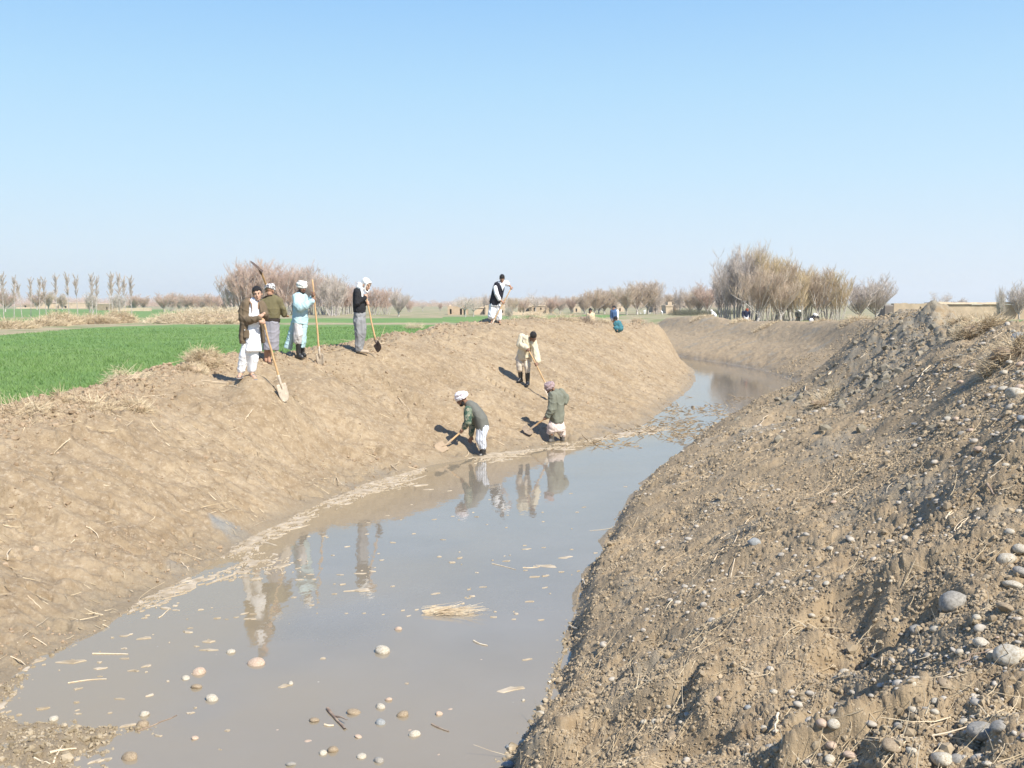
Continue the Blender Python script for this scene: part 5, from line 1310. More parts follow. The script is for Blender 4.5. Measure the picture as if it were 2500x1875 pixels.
def chain(P, r, k=12):
    """limb: tapered tube plus a ball at every joint"""
    P = [np.array(p, float) for p in P]
    out = []
    for a, b, ra, rb in zip(P[:-1], P[1:], r[:-1], r[1:]):
        out.append(tubeclosed([a, b], [ra, rb], k))
    for p, q in zip(P, r):
        out.append(ellipsoid(p, (q, q, q)))
    return out
def loft(S, k=20):
    """S: list of (centre, half_width, half_depth[, yaw]); rings stand square to the line through the centres"""
    C_ = np.array([s[0] for s in S], float); T = np.gradient(C_, axis=0) if len(S) > 1 else np.array([[0, 0, 1.]])
    V, F = [], []; a = np.linspace(0, 2 * pi, k, endpoint=False)
    for s, c, t in zip(S, C_, T):
        t = np.array([t[0], 0, t[2]]); t /= np.linalg.norm(t) + 1e-9
        U = np.array([t[2], 0, -t[0]]); W = np.array([0, 1., 0]); y = s[3] if len(s) > 3 else 0
        U2 = U * cos(y) + W * sin(y); W2 = -U * sin(y) + W * cos(y)
        V.append(c + np.cos(a)[:, None] * U2 * s[1] + np.sin(a)[:, None] * W2 * s[2])
    n = len(S); fs = []
    for i in range(n - 1):
        for j in range(k):
            fs.append([i * k + j, i * k + (j + 1) % k, (i + 1) * k + (j + 1) % k, (i + 1) * k + j])
    V = np.vstack(V + [C_[:1], C_[-1:]])
    for j in range(k):
        fs.append([(j + 1) % k, j, n * k]); fs.append([(n - 1) * k + j, (n - 1) * k + (j + 1) % k, n * k + 1])
    return V, fs
def folds(me, amp, f=14, zf=.3, seed=0):
    n = len(me.vertices); co = np.empty(n * 3, np.float32); me.vertices.foreach_get('co', co); co = co.reshape(-1, 3)
    no = np.empty(n * 3, np.float32); me.vertex_normals.foreach_get('vector', no); no = no.reshape(-1, 3)
    x, y, z = co.T.astype(float)
    amp = amp * 1.7
    d = vnoise(x * f + z * f * zf + seed, y * f - z * f * zf * .6, seed) * 1.3 + vnoise(x * f * 2.3 + z * 2, y * f * 2.3 + z * f * zf, seed + 3) * .6 + .5 * vnoise(z * f * .55 + x * 3, x * f * .4 + y * 4, seed + 5)
    cr = 1 - np.abs(2 * vnoise(x * 7 + z * 5 + seed, z * 9 - y * 6, seed + 9)) * 2     # soft crease lines
    d = d + .55 * np.clip(cr, 0, 1) ** 3
    co += no * (d * amp)[:, None]; me.vertices.foreach_set('co', co.ravel().astype(np.float32)); me.update()
def finish(name, me, mats, parent, smooth=True, **kw):
    me.materials.clear()
    for m in mats:
        me.materials.append(m)
    if smooth:
        me.polygons.foreach_set('use_smooth', np.ones(len(me.polygons), bool))
    me.name = name
    return link(name, me, parent, **kw)
def cloth(name, color, rough=.9, **kw):
    return new_mat(name, color, rough, noise=kw.pop('noise', .15), nscale=kw.pop('nscale', 9), bump=.12, bscale=160, spec=.15)
M_SKIN = new_mat('skin', (.36, .20, .125), .55, noise=.12, nscale=12, spec=.35)
M_SKINL = new_mat('light_skin', (.50, .31, .21), .55, noise=.1, nscale=12, spec=.35)
M_SKIND = new_mat('tanned_skin', (.23, .125, .078), .55, noise=.12, nscale=12, spec=.35)
M_HAIR = new_mat('black_hair', (.018, .014, .012), .5, noise=.4, nscale=60, bump=.8, bscale=120)
M_EYE = new_mat('dark_eye', (.015, .012, .01), .3)
M_LIP = new_mat('lip', (.30, .12, .09), .5)
M_BOOT = new_mat('rubber_boot', (.028, .027, .026), .38, noise=.5, nscale=12, spec=.5)
M_BOOTM = new_mat('muddy_boot', (.10, .09, .075), .6, noise=.6, nscale=10)
M_SANDAL = new_mat('grey_sandal', (.22, .20, .19), .7)
M_SANDALB = new_mat('brown_sandal', (.10, .06, .04), .6)
M_WOOD = new_mat('ash_handle', (.52, .34, .17), .6, noise=.25, nscale=14)
M_STEEL = new_mat('worn_steel', (.50, .42, .32), .55, noise=.35, nscale=14)
M_STEELD = new_mat('rusty_steel', (.12, .085, .065), .6, noise=.4, nscale=14)
def head_matrix(c, yaw, pitch, roll=0):
    return Matrix.Translation(Vector(c)) @ Matrix.Rotation(radians(yaw), 4, 'Z') @ Matrix.Rotation(radians(pitch), 4, 'X') @ Matrix.Rotation(radians(roll), 4, 'Y')
# yaw 0 looks at the camera (-y), +90 looks to the right of the picture; pitch > 0 looks down
def xf(M, p):
    return np.array(M @ Vector(p))
def head_parts(M, k=1.):
    R = M.copy(); R.translation = (0, 0, 0)
    E = lambda c, r: ellipsoid(xf(M, [q * k for q in c]), [q * k for q in r], R)
    out = [E((0, .012, .045), (.074, .092, .088)), E((0, -.028, -.02), (.062, .066, .085)), E((0, -.045, -.075), (.040, .045, .034)), E((0, -.082, -.085), (.020, .016, .016)),
           E((.078, .012, -.01), (.010, .020, .032)), E((-.078, .012, -.01), (.010, .020, .032)), E((0, -.078, .034), (.050, .018, .014)), E((.040, -.07, -.022), (.020, .018, .018)), E((-.040, -.07, -.022), (.020, .018, .018))]
    out += chain([xf(M, (0, -.094 * k, .018 * k)), xf(M, (0, -.113 * k, -.022 * k))], [.008 * k, .015 * k], 8)
    out += [E((0, -.094, -.052), (.024, .012, .012))]
    return out
def face_bits(M, par, k=1., beard=None, brow=True, hairm=M_HAIR):
    R = M.copy(); R.translation = (0, 0, 0)
    for s in (-1, 1):
        v, f = ellipsoid(xf(M, (s * .030 * k, -.090 * k, .008 * k)), (.010 * k, .006 * k, .0052 * k), R)
        link('eye', np_mesh('eye', v, f, [M_EYE], smooth=True), par)
        v, f = ellipsoid(xf(M, (s * .031 * k, -.095 * k, .030 * k)), (.018 * k, .006 * k, .004 * k), R)
        link('eyebrow', np_mesh('eyebrow', v, f, [hairm], smooth=True), par)
    v, f = ellipsoid(xf(M, (0, -.106 * k, -.053 * k)), (.019 * k, .005 * k, .0045 * k), R)
    link('mouth', np_mesh('mouth', v, f, [M_LIP], smooth=True), par)
    if beard:
        E = lambda c, r: ellipsoid(xf(M, [q * k for q in c]), [q * k for q in r], R)
        me = remesh([E((0, -.048, -.088), (.042, .048, .036 * beard + .012)), E((.052, -.02, -.06), (.016, .035, .05)), E((-.052, -.02, -.06), (.016, .035, .05)), E((0, -.106, -.036), (.028, .009, .007))], .007, 2)
        finish('beard', me, [hairm], par)
def hair(M, par, mat=M_HAIR, k=1., low=-.03, fringe=.055, back=True, name='hair'):
    v, f = ico(4); v0 = v.copy(); v = v * [.084, .104, .100] + [0, .016, .048]
    nse = np.array([vnoise(np.array([a * 9]), np.array([b * 9 + c * 7]), 3)[0] for a, b, c in v0]); v = v * (1 + .06 * nse)[:, None]
    front = (v[:, 1] < -.03) & (v[:, 2] < fringe + .02 * nse); lowm = v[:, 2] < low
    v = np.where((front | lowm)[:, None], v0 * [.060, .070, .070] + [0, .016, .03], v) * k
    v = v @ np.array(M.to_3x3()).T + np.array(M.translation)
    return link(name, np_mesh(name, v, f, [mat], smooth=True), par)
def turban(M, par, mat, k=1., tail=False, name='turban', fat=1.):
    R = M.copy(); R.translation = (0, 0, 0); parts = []
    rg = np.random.default_rng(4)
    for i, (zc, rx, ry, rt, tx, ty) in enumerate([(.050, .082, .098, .026, .10, -.22), (.075, .086, .100, .028, -.18, -.12), (.100, .080, .092, .028, .22, .05), (.125, .060, .070, .026, -.12, .12), (.062, .088, .104, .022, -.30, -.05)]):
        a = np.linspace(0, 2 * pi, 25)
        P = [xf(M, (rx * fat * cos(t) * k, (.012 + ry * fat * sin(t)) * k, (zc + tx * rx * cos(t) - ty * ry * sin(t)) * k)) for t in a]
        V, F = tube_mesh([(np.array(P), np.full(25, rt * k))], 10); parts.append((V, [list(q) for q in F] + [list(range(9, -1, -1)), list(range(240, 250))]))
    parts.append(ellipsoid(xf(M, (0, .012 * k, .085 * k)), (.083 * k * fat, .098 * k * fat, .072 * k), R))
    me = remesh(parts, .008, 2); folds(me, .004, 40, .8, 3)
    return finish(name, me, [mat], par)
def hand(c, axis, wrist, s=1., side=1, grip=.021):
    """five curled digits round a shaft: palm, four unequal fingers and a thumb; c is on the shaft"""
    c = np.array(c, float); a = np.array(axis, float); a /= np.linalg.norm(a); w = np.array(wrist, float) - c; w -= a * (w @ a); w /= np.linalg.norm(w) + 1e-9; n = np.cross(a, w) * side
    r = (grip + .009) * s; out = []
    out += [ellipsoid(c + w * .020 * s + n * .024 * s, (.034 * s,) * 3)] if False else []
    pc = c + w * .026 * s + n * .018 * s
    out += chain([pc - a * .026 * s, pc + a * .026 * s], [.019 * s, .019 * s], 10) + chain([pc, c + w * .062 * s + n * .008 * s], [.026 * s, .022 * s], 10)
    out += chain([c + w * .055 * s + n * .008 * s, np.array(wrist, float)], [.023 * s, .026 * s], 10)
    for off, end, rr_ in ((-.034, 150, .0078), (-.0115, 185, .0088), (.0115, 195, .0092), (.034, 175, .0088)):
        P = [c + r * (cos(radians(t)) * n - sin(radians(t)) * w) + a * off * s for t in np.linspace(-15, end, 7)]
        out += chain(P, [rr_ * s * q for q in (1.05, 1.05, 1, 1, .95, .95, .88)], 8)
    P = [c + w * .050 * s + n * .0 + a * .022 * s, c + w * .036 * s - n * .016 * s + a * .046 * s, c + w * .012 * s - n * .030 * s + a * .05 * s, c - w * .010 * s - n * .030 * s + a * .044 * s]
    out += chain(P, [.0125 * s, .0115 * s, .010 * s, .009 * s], 8)
    return out
def openhand(wr, d, s=1., up=(0, 0, 1)):
    """relaxed hand from the wrist along d"""
    wr = np.array(wr, float); d = np.array(d, float); d /= np.linalg.norm(d); u = np.cross(d, up); u /= np.linalg.norm(u) + 1e-9; n = np.cross(u, d)
    out = chain([wr, wr + d * .05 * s], [.024 * s, .022 * s], 10) + chain([wr + d * .075 * s - u * .024 * s, wr + d * .078 * s + u * .024 * s], [.018 * s, .018 * s], 8) + chain([wr + d * .04 * s, wr + d * .075 * s], [.03 * s, .028 * s], 8)
    for o, l in ((-.033, .055), (-.011, .072), (.011, .078), (.033, .068)):
        b = wr + d * .085 * s + u * o * s; out += chain([b, b + d * l * .5 * s - n * .006 * s, b + d * l * .9 * s - n * .026 * s], [.0092 * s, .0088 * s, .0078 * s], 8)
    b = wr + d * .03 * s + u * .03 * s; out += chain([b, b + d * .03 * s + u * .022 * s - n * .01 * s, b + d * .058 * s + u * .026 * s - n * .02 * s], [.013 * s, .011 * s, .009 * s], 8)
    return out
def foot(an, toe, r=.036, h=.045):
    an = np.array(an, float); toe = np.array(toe, float); heel = an + (an - toe) * np.array([.22, .22, 0]); heel[2] = toe[2] + .01
    mid = (an + toe) / 2; mid[2] = toe[2] + .022
    d = toe - heel; d[2] = 0; d /= np.linalg.norm(d) + 1e-9; sd = np.array([-d[1], d[0], 0])
    out = chain([an, heel + [0, 0, .012]], [r, .034], 10) + chain([an, mid], [r, .036], 10) + chain([heel + [0, 0, .008], mid, toe], [.032, .038, .026], 10)
    for i, q in enumerate((-.028, -.014, 0, .014, .028)):
        out += [ellipsoid(toe + sd * q + d * (.018 - .006 * abs(q) / .014), (.011, .011, .010))]
    return out
class Fig:
    """a figure measured on the photograph at its own real distance; q() gives metres from its feet"""
    def __init__(s, label, base, crop, zoom, cat='person', group=None):
        s.b = np.array(base, float); s.cr = crop; s.z = zoom; s.m = FOC / base[1] * zoom       # crop pixels per metre
        s.e = empty('person', tuple(base), 0, label=label, category=cat, group=group)
    def q(s, px, py, dy=0.):
        return np.array(at_y(s.cr[0] + px / s.z, s.cr[1] + py / s.z, s.b[1] + dy)) - s.b
    def Q(s, L):
        return [s.q(*p) for p in L]
    def sec(s, L):
        """(px, py, half-width px, half-depth m, dy[, yaw])"""
        return [(s.q(a[0], a[1], a[4] if len(a) > 4 else 0), a[2] / s.m, a[3], *(a[5:6])) for a in L]
    def body(s, J, M, mat, extra=(), k=1., feet=True, voxel=.0085):
        g = lambda n: s.q(*J[n]); parts = head_parts(M, k)
        hb = xf(M, (0, .03 * k, -.06 * k)); nk = g('neck'); ch = g('chest'); pe = g('pelvis')
        parts += chain([hb, nk], [.052 * k, .056 * k]) + chain([nk, ch, pe], [.07, .115, .10])
        for sd in ('l', 'r'):
            sh, el, wr = g('sh' + sd), g('el' + sd), g('wr' + sd)
            parts += chain([ch, sh], [.09, .06]) + chain([sh, el, wr], [.050, .040, .027])
            hp, kn, an = g('hip' + sd), g('kn' + sd), g('an' + sd)
            parts += chain([pe, hp], [.08, .055]) + chain([hp, kn, an], [.06, .05, .034])
            if feet:
                parts += foot(an, g('to' + sd))
        parts += list(extra)
        me = remesh(parts, voxel, 3)
        return finish('body', me, [mat], s.e)
    def garment(s, name, parts, mat, voxel=.011, amp=.006, f=14, zf=.25, smooth=4, seed=0, label=None, parent=None):
        me = remesh(parts, voxel, smooth)
        if amp:
            folds(me, amp, f, zf, seed)
        return finish(name, me, [mat], parent or s.e, label=label)
def spade(label, top, bot, bdir, face, L=.29, W=.23, steel=None, r=.019, dish=.02, square=False, back=0.):
    """long-handled digging spade: shaft, socket and a dished pointed blade. top/bot are world points of the shaft"""
    top = np.array(top, float); bot = np.array(bot, float); e = empty('spade', tuple(bot), 0, label=label, category='spade', group=None)
    rg = np.random.default_rng(int(abs(top[0]) * 100)); n = 9; t = np.linspace(0, 1, n)[:, None]; P = (bot + (top - bot) * t) - bot
    P[1:-1] += rg.normal(0, .004, (n - 2, 3))
    V, F = tubeclosed(list(P), list(np.linspace(r * 1.1, r * .85, n)), 10)
    bm = bmesh.new(); bv = [bm.verts.new(p) for p in V]
    for q in F:
        bm.faces.new([bv[int(i)] for i in q])
    bmesh.ops.recalc_face_normals(bm, faces=bm.faces); me = bpy.data.meshes.new('handle'); bm.to_mesh(me); bm.free(); finish('handle', me, [M_WOOD], e)
    d = np.array(bdir, float); d /= np.linalg.norm(d); fc = np.array(face, float); fc -= d * (fc @ d); fc /= np.linalg.norm(fc); sd = np.cross(d, fc)
    na, nb = 13, 9; top_, V = [], []
    for i in range(na):
        a = i / (na - 1)
        w = W / 2 * (1 - .06 * (1 - a)) * (1 if a < .5 else (max(0.02, 1 - ((a - .5) / .5) ** 2.4) ** (.65 if not square else .18)))
        if i == 0: w *= .92
        for j in range(nb):
            b = j / (nb - 1) * 2 - 1
            V.append(sd * w * b + d * (.02 - back + a * L) + fc * (dish * (b * b - .3) * (1 - .5 * a)))
    V = np.array(V); V2 = V - fc * .004; F = []
    for i in range(na - 1):
        for j in range(nb - 1):
            p = i * nb + j; F.append([p, p + 1, p + nb + 1, p + nb]); F.append([p + na * nb, p + nb + na * nb, p + nb + 1 + na * nb, p + 1 + na * nb])
    ring = [j for j in range(nb)] + [i * nb + nb - 1 for i in range(1, na)] + [(na - 1) * nb + j for j in range(nb - 2, -1, -1)] + [i * nb for i in range(na - 2, 0, -1)]
    for p, q in zip(ring, ring[1:] + ring[:1]):
        F.append([q, p, p + na * nb, q + na * nb])
    bl = link('blade', np_mesh('blade', np.vstack([V, V2]), np.array(F), [steel or M_STEEL], smooth=True), e)
    hd = (top - bot) / np.linalg.norm(top - bot)
    V, F = tubeclosed([hd * .14, hd * .01, d * .05 - fc * .003, d * .12 - fc * .002], [r * 1.22, r * 1.3, r * .9, r * .3], 10)
    bm = bmesh.new(); bv = [bm.verts.new(p) for p in V]
    for q in F:
        bm.faces.new([bv[int(i)] for i in q])
    me = bpy.data.meshes.new('socket'); bm.to_mesh(me); bm.free(); finish('socket', me, [steel or M_STEEL], e)
    return e
def boot(s, kn, an, toe, mat=None, r0=.062, name='boot'):
    kn, an, toe = [np.array(p, float) for p in (kn, an, toe)]; d = toe - an; d[2] = 0; d /= np.linalg.norm(d) + 1e-9; z = toe[2]
    sh = [(kn, r0, r0), (kn + (an - kn) * .5, r0 * .93, r0 * .93), (an + [0, 0, .02], r0 * .80, r0 * .80)]
    heel = np.array([an[0] - d[0] * .035, an[1] - d[1] * .035, z + .035])
    parts = chain([kn, kn + (an - kn) * .5, an], [r0, r0 * .92, r0 * .78]) + chain([an, heel], [r0 * .78, .045]) + chain([heel, an * [1, 1, 0] + d * .07 + [0, 0, z + .038], np.append(toe[:2] - d[:2] * .02, z + .028)], [.042, .047, .036]) + chain([an, an * [1, 1, 0] + d * .08 + [0, 0, z + .05]], [.052, .038])
    b = s.garment(name, parts, mat or M_BOOT, voxel=.010, amp=.002, f=30, smooth=3)
    return b

# ---- 1 the boy in white -------------------------------------------------
p = Fig('boy in long white tunic and open brown jacket leaning both hands on a spade', FEET['boy'], (560, 680), 5.925)
J = dict(neck=(372, 322, .02), chest=(350, 450, .03), pelvis=(335, 780, .03), shl=(235, 360, -.02), shr=(455, 378, .07), ell=(190, 565, -.06), elr=(515, 545, .02), wrl=(425, 585, -.24), wrr=(505, 505, -.14),
         hipl=(270, 830, 0), hipr=(395, 830, .04), knl=(205, 1110, -.05), knr=(345, 1110, -.03), anl=(165, 1370, 0), anr=(320, 1360, .02), tol=(140, 1425, -.13), tor=(370, 1440, -.10))
M = head_matrix(p.q(405, 228, -.03), 12, 4, -8)
top = p.q(478, 575, -.2); bt = np.array(hit(697, 985)) - p.b
ax = top - bt; ax /= np.linalg.norm(ax)
hc1 = top - ax * .06; hc2 = top - ax * .005 + np.array([-.035, 0, .045])
p.body(J, M, M_SKINL, hand(hc1, ax, p.q(420, 585, -.24), .95) + hand(hc2, (.9, -.1, -.35), p.q(515, 500, -.1), .95, -1), k=1.0)
face_bits(M, p.e); hair(M, p.e, fringe=.060)
M_WHITE = cloth('white_cotton', (.80, .80, .80), noise=.05); M_JKT = cloth('brown_jacket', (.150, .112, .072), noise=.2); M_CUFF = cloth('jacket_lining', (.26, .17, .11))
p.garment('trousers', [loft(p.sec([(335, 800, 110, .13), (335, 930, 105, .13)]))] + chain(p.Q([(280, 850, 0), (212, 1110, -.05), (172, 1325, 0)]), [.105, .085, .070]) + chain(p.Q([(385, 850, .02), (350, 1110, -.03), (322, 1312, .02)]), [.105, .088, .072]), M_WHITE, amp=.008, seed=1)
p.garment('tunic', [loft(p.sec([(365, 285, 38, .06, .0), (360, 340, 95, .11, .01), (350, 520, 105, .13, -.01), (345, 700, 110, .145, -.01), (345, 900, 118, .165, -.01), (345, 1052, 130, .18, -.01)]))], M_WHITE, amp=.009, seed=2, zf=.1)
jk = [loft(p.sec([(345, 300, 75, .07, .07), (335, 345, 130, .11, .075), (325, 500, 135, .125, .085), (320, 700, 140, .13, .09), (320, 925, 150, .13, .09)])),
      loft(p.sec([(270, 285, 34, .06, .0), (262, 350, 60, .11, -.02), (250, 520, 72, .13, -.03), (232, 700, 88, .14, -.03), (212, 850, 66, .15, -.02), (208, 938, 60, .15, -.02)])),
      loft(p.sec([(440, 330, 20, .09, .03), (475, 450, 30, .12, .03), (482, 700, 18, .12, .02), (487, 930, 14, .11, .02)]))]
jk += chain(p.Q([(240, 370, -.02), (192, 470, -.04), (190, 575, -.08)]), [.078, .076, .074]) + chain(p.Q([(190, 575, -.08), (300, 605, -.17), (425, 580, -.23)]), [.073, .070, .052])
jk += chain(p.Q([(455, 385, .07), (512, 545, .02), (508, 515, -.10)]), [.078, .068, .052])
p.garment('jacket', jk, M_JKT, amp=.010, f=11, seed=3)
cl = p.garment('collar', chain(p.Q([(300, 285, .02), (278, 318, -.07), (318, 365, -.12), (328, 440, -.13), (325, 500, -.13)]), [.016, .020, .014, .011, .009]) + chain(p.Q([(425, 325, .0), (418, 360, -.07), (418, 440, -.10)]), [.014, .014, .010]), M_CUFF, voxel=.008, amp=.002)
p.garment('pocket', [loft(p.sec([(248, 745, 40, .012, -.172), (246, 860, 42, .012, -.172)]))], M_JKT, voxel=.006, amp=.001, smooth=1)
for c in ((222, 745), (262, 655)):
    v, f = ellipsoid(p.q(c[0], c[1], -.19), (.009, .006, .009)); link('button', np_mesh('button', v, f, [M_WHITE], smooth=True), p.e)
for a, b in (((165, 1395, 0), (140, 1432, -.13)), ((320, 1385, .02), (370, 1448, -.10))):
    A_, B_ = p.q(*a), p.q(*b); h_ = (A_ + B_) / 2; z_ = B_[2] - .022; d_ = B_ - A_; d_[2] = 0
    parts = [loft([(np.array([*(h_[:2] - d_[:2] * .95), z_]), .04, .04), (np.array([*(h_[:2] - d_[:2] * .95), z_ + .02]), .04, .04)])] + [ellipsoid((h_[0] + d_[0] * k_, h_[1] + d_[1] * k_, z_ + .005), (.045, .05, .016)) for k_ in (-.8, -.4, 0, .4, .7)]
    parts += chain([(h_ + d_ * .1 + [-.045, 0, 0]), (h_ + d_ * .1 + [0, 0, .035]), (h_ + d_ * .1 + [.045, 0, 0])], [.014, .014, .014], 8)
    p.garment('sandal', parts, M_SANDAL, voxel=.008, amp=0, smooth=2)
bw = np.array(hit(697, 985)); tw = p.b + top
dd = (bw - tw) / np.linalg.norm(bw - tw)
spade('long spade the boy in white leans on, its pale blade set in the slope', tw, bw - dd * .34 + [0, 0, .03], dd + [0, 0, .03], (.45, -.8, .6), W=.19, L=.33)
# ---- 2 the man seen from behind ------------------------------------------
p = Fig('man seen from behind in olive jacket and grey tunic, spade over shoulder', FEET['olive'], (600, 620), 5.925)
J = dict(neck=(355, 600, .04), chest=(370, 730, .03), pelvis=(370, 1000, .02), shl=(255, 690, 0), shr=(490, 680, 0), ell=(225, 850, .10), elr=(548, 850, .03), wrl=(340, 780, .30), wrr=(560, 885, .20),
         hipl=(320, 1040, 0), hipr=(420, 1040, 0), knl=(300, 1310, -.02), knr=(410, 1320, .02), anl=(290, 1510, 0), anr=(335, 1515, -.02), tol=(265, 1555, .14), tor=(350, 1575, -.12))
J['knr'] = (370, 1320, 0)
M = head_matrix(p.q(352, 535, .04), 168, 10, 0)
p.body(J, M, M_SKIN, openhand(p.q(560, 885, .20), (.2, .8, -.1)) + hand(p.q(418, 700, .28), p.q(400, 600, .0) - p.q(440, 800, .45), p.q(345, 760, .30)), k=1)
face_bits(M, p.e); 
M_CHECK = bpy.data.materials.new('checked_cloth'); M_CHECK.use_nodes = True; nt = M_CHECK.node_tree; b_ = nt.nodes['Principled BSDF']; tcx = nt.nodes.new('ShaderNodeTexCoord').outputs['Object']
nt.links.new(mixc(nt, ramp(nt, nz(nt, tcx, 34, 2, .5), .50, .54), (.70, .69, .66), (.06, .06, .08)), b_.inputs['Base Color']); b_.inputs['Roughness'].default_value = .9
turban(M, p.e, M_CHECK, .95, name='head_cloth')
M_OLIVE = cloth('olive_jacket', (.145, .125, .066), noise=.12); M_GREYT = cloth('grey_tunic', (.27, .26, .28), noise=.1); M_BAND = cloth('dark_waistband', (.045, .035, .028))
jk = [loft(p.sec([(345, 590, 55, .07, .04), (350, 630, 115, .10, .03), (365, 690, 150, .13, .02), (378, 800, 128, .145, .01), (385, 935, 116, .14, .01)]))]
jk += chain(p.Q([(258, 695, 0), (225, 850, .10), (335, 785, .28)]), [.082, .075, .055]) + chain(p.Q([(478, 690, 0), (548, 845, .03), (560, 880, .19)]), [.085, .066, .056])
jk += chain(p.Q([(540, 790, -.01), (550, 880, .02)]), [.058, .045])
p.garment('jacket', jk, M_OLIVE, amp=.008, f=10, seed=4)
p.garment('waistband', [loft(p.sec([(385, 935, 118, .142, .01), (388, 995, 110, .136, .01)]))], M_BAND, amp=.002, smooth=1)
p.garment('collar', chain(p.Q([(205, 675, -.03), (290, 612, -.05), (380, 597, -.05)]), [.012, .016, .012], 8), M_BAND, voxel=.007, amp=0)
p.garment('tunic', [loft(p.sec([(375, 975, 108, .13), (370, 1150, 118, .15), (362, 1300, 118, .16), (360, 1388, 116, .165)]))], M_GREYT, amp=.012, seed=5, zf=.08)
for a, b in (((290, 1545, 0), (262, 1568, .14)), ((335, 1545, -.02), (352, 1585, -.13))):
    A_, B_ = p.q(*a), p.q(*b); p.garment('sandal', chain([A_ - [0, 0, .01], (A_ + B_) / 2 - [0, 0, .01], B_ - [0, 0, .005]], [.034, .042, .036]), M_SANDALB, voxel=.008, amp=0, smooth=2)
W0 = lambda *a: p.b + p.q(*a)
spade('spade carried over the shoulder of the olive-jacketed man, blade edge-on against trees', W0(445, 790, .44), W0(196, 215, -.35), (W0(85, 95, -.38) - W0(250, 238, -.34)), (.66, -.12, .75), W=.17, L=.31, steel=M_STEELD, dish=.006, back=.10)
# ---- 3 the man in the pale blue robe ----------------------------------------
p = Fig('man in long pale blue robe, white turban and black rubber boots holding a spade upright', FEET['blue'], (680, 660), 6.914)
J = dict(neck=(368, 375, .03), chest=(365, 500, .03), pelvis=(360, 850, .02), shl=(290, 440, -.08), shr=(440, 440, .14), ell=(350, 640, -.17), elr=(500, 590, .16), wrl=(552, 522, -.16), wrr=(570, 440, .02),
         hipl=(340, 880, -.06), hipr=(385, 880, .1), knl=(345, 1150, -.08), knr=(400, 1150, .08), anl=(340, 1440, -.04), anr=(400, 1430, .14), tol=(410, 1492, -.09), tor=(455, 1470, .07))
M = head_matrix(p.q(396, 300, .0), 38, 8, 0)
hx = p.q(570, 160, -.02) - p.q(690, 1400, -.05)
p.body(J, M, M_SKIND, hand(p.q(598, 490, -.03), hx, p.q(548, 525, -.16)) + hand(p.q(588, 400, -.03), hx, p.q(560, 450, .06), 1, -1), feet=False)
face_bits(M, p.e, beard=.55)
M_TURB = cloth('cream_turban', (.78, .75, .68), noise=.05); M_BLUE = cloth('pale_blue_cotton', (.42, .58, .60), noise=.06); M_LTGR = cloth('light_grey_cotton', (.52, .50, .48), noise=.08)
turban(M, p.e, M_TURB, 1.0)
p.garment('trousers', [loft(p.sec([(350, 860, 85, .13), (345, 960, 85, .14)]))] + chain(p.Q([(330, 930, -.06), (338, 1080, -.08), (330, 1190, -.06)]), [.10, .105, .085]) + chain(p.Q([(385, 930, .08), (385, 1080, .08), (395, 1200, .1)]), [.09, .09, .07]), M_LTGR, amp=.012, seed=6)
rb = [loft(p.sec([(368, 365, 42, .07, .02), (362, 405, 95, .11, .02), (360, 500, 110, .14, .02), (368, 640, 122, .16, .02), (366, 760, 128, .17, .02), (358, 900, 132, .17, .02)]))]
rb += [loft(p.sec([(425, 820, 66, .12, .03), (435, 1000, 52, .13, .03), (420, 1180, 36, .13, .03), (412, 1305, 26, .13, .03)])), loft(p.sec([(300, 840, 75, .12, .06), (250, 1020, 72, .10, .09), (200, 1180, 70, .09, .11), (145, 1318, 68, .085, .12)]))]
rb += chain(p.Q([(300, 450, -.08), (320, 560, -.14), (385, 628, -.19)]), [.078, .085, .09]) + chain(p.Q([(385, 628, -.19), (470, 585, -.19), (555, 528, -.17)]), [.09, .080, .062])
rb += chain(p.Q([(440, 450, .14), (500, 590, .16), (562, 460, .05)]), [.075, .07, .055])
p.garment('robe', rb, M_BLUE, amp=.011, f=12, seed=7, zf=.2)
boot(p, p.q(335, 1215, -.06), p.q(340, 1430, -.04), p.q(415, 1492, -.09)); boot(p, p.q(400, 1300, .1), p.q(402, 1425, .12), p.q(450, 1468, .06), r0=.055)
bw = np.array(hit(680 + 715 / 6.914, 660 + 1595 / 6.914))
s0 = p.b + p.q(690, 1395, -.05)
spade('spade held upright by the man in pale blue, pale blade on the ground', p.b + p.q(572, 155, -.02), s0, (bw - s0), (-.1, -1, .15), W=.17, L=.27)
# ---- 4 the man in the white head scarf ---------------------------------------
p = Fig('man with white head scarf, black sweater and baggy grey trousers looking down', FEET['scarf'], (840, 660), 7.545)
J = dict(neck=(300, 350, .0), chest=(270, 480, .0), pelvis=(290, 800, .0), shl=(255, 420, -.14), shr=(290, 420, .15), ell=(245, 600, -.18), elr=(345, 630, .16), wrl=(375, 495, -.12), wrr=(420, 590, .06),
         hipl=(290, 850, -.08), hipr=(300, 850, .09), knl=(300, 1150, -.09), knr=(310, 1150, .10), anl=(270, 1440, -.08), anr=(300, 1440, .09), tol=(420, 1505, -.10), tor=(440, 1500, .07))
M = head_matrix(p.q(405, 270, .0), 62, 24, 0)
hx = p.q(412, 505, -.03) - p.q(580, 1300, -.06)
p.body(J, M, M_SKINL, hand(p.q(408, 478, -.03), hx, p.q(370, 500, -.12)) + hand(p.q(435, 605, -.03), hx, p.q(412, 585, .06), 1, -1), feet=False)
face_bits(M, p.e, beard=.5)
M_SCARF = cloth('white_scarf', (.76, .75, .72), noise=.06); M_SWTR = cloth('black_sweater', (.026, .026, .028)); M_GREYW = cloth('grey_wool', (.25, .25, .25), noise=.15)
E3 = lambda c, r: ellipsoid(xf(M, c), r, M.to_3x3().to_4x4())
sc = [E3((0, .035, .062), (.092, .098, .092)), E3((0, .06, -.02), (.085, .075, .10))]
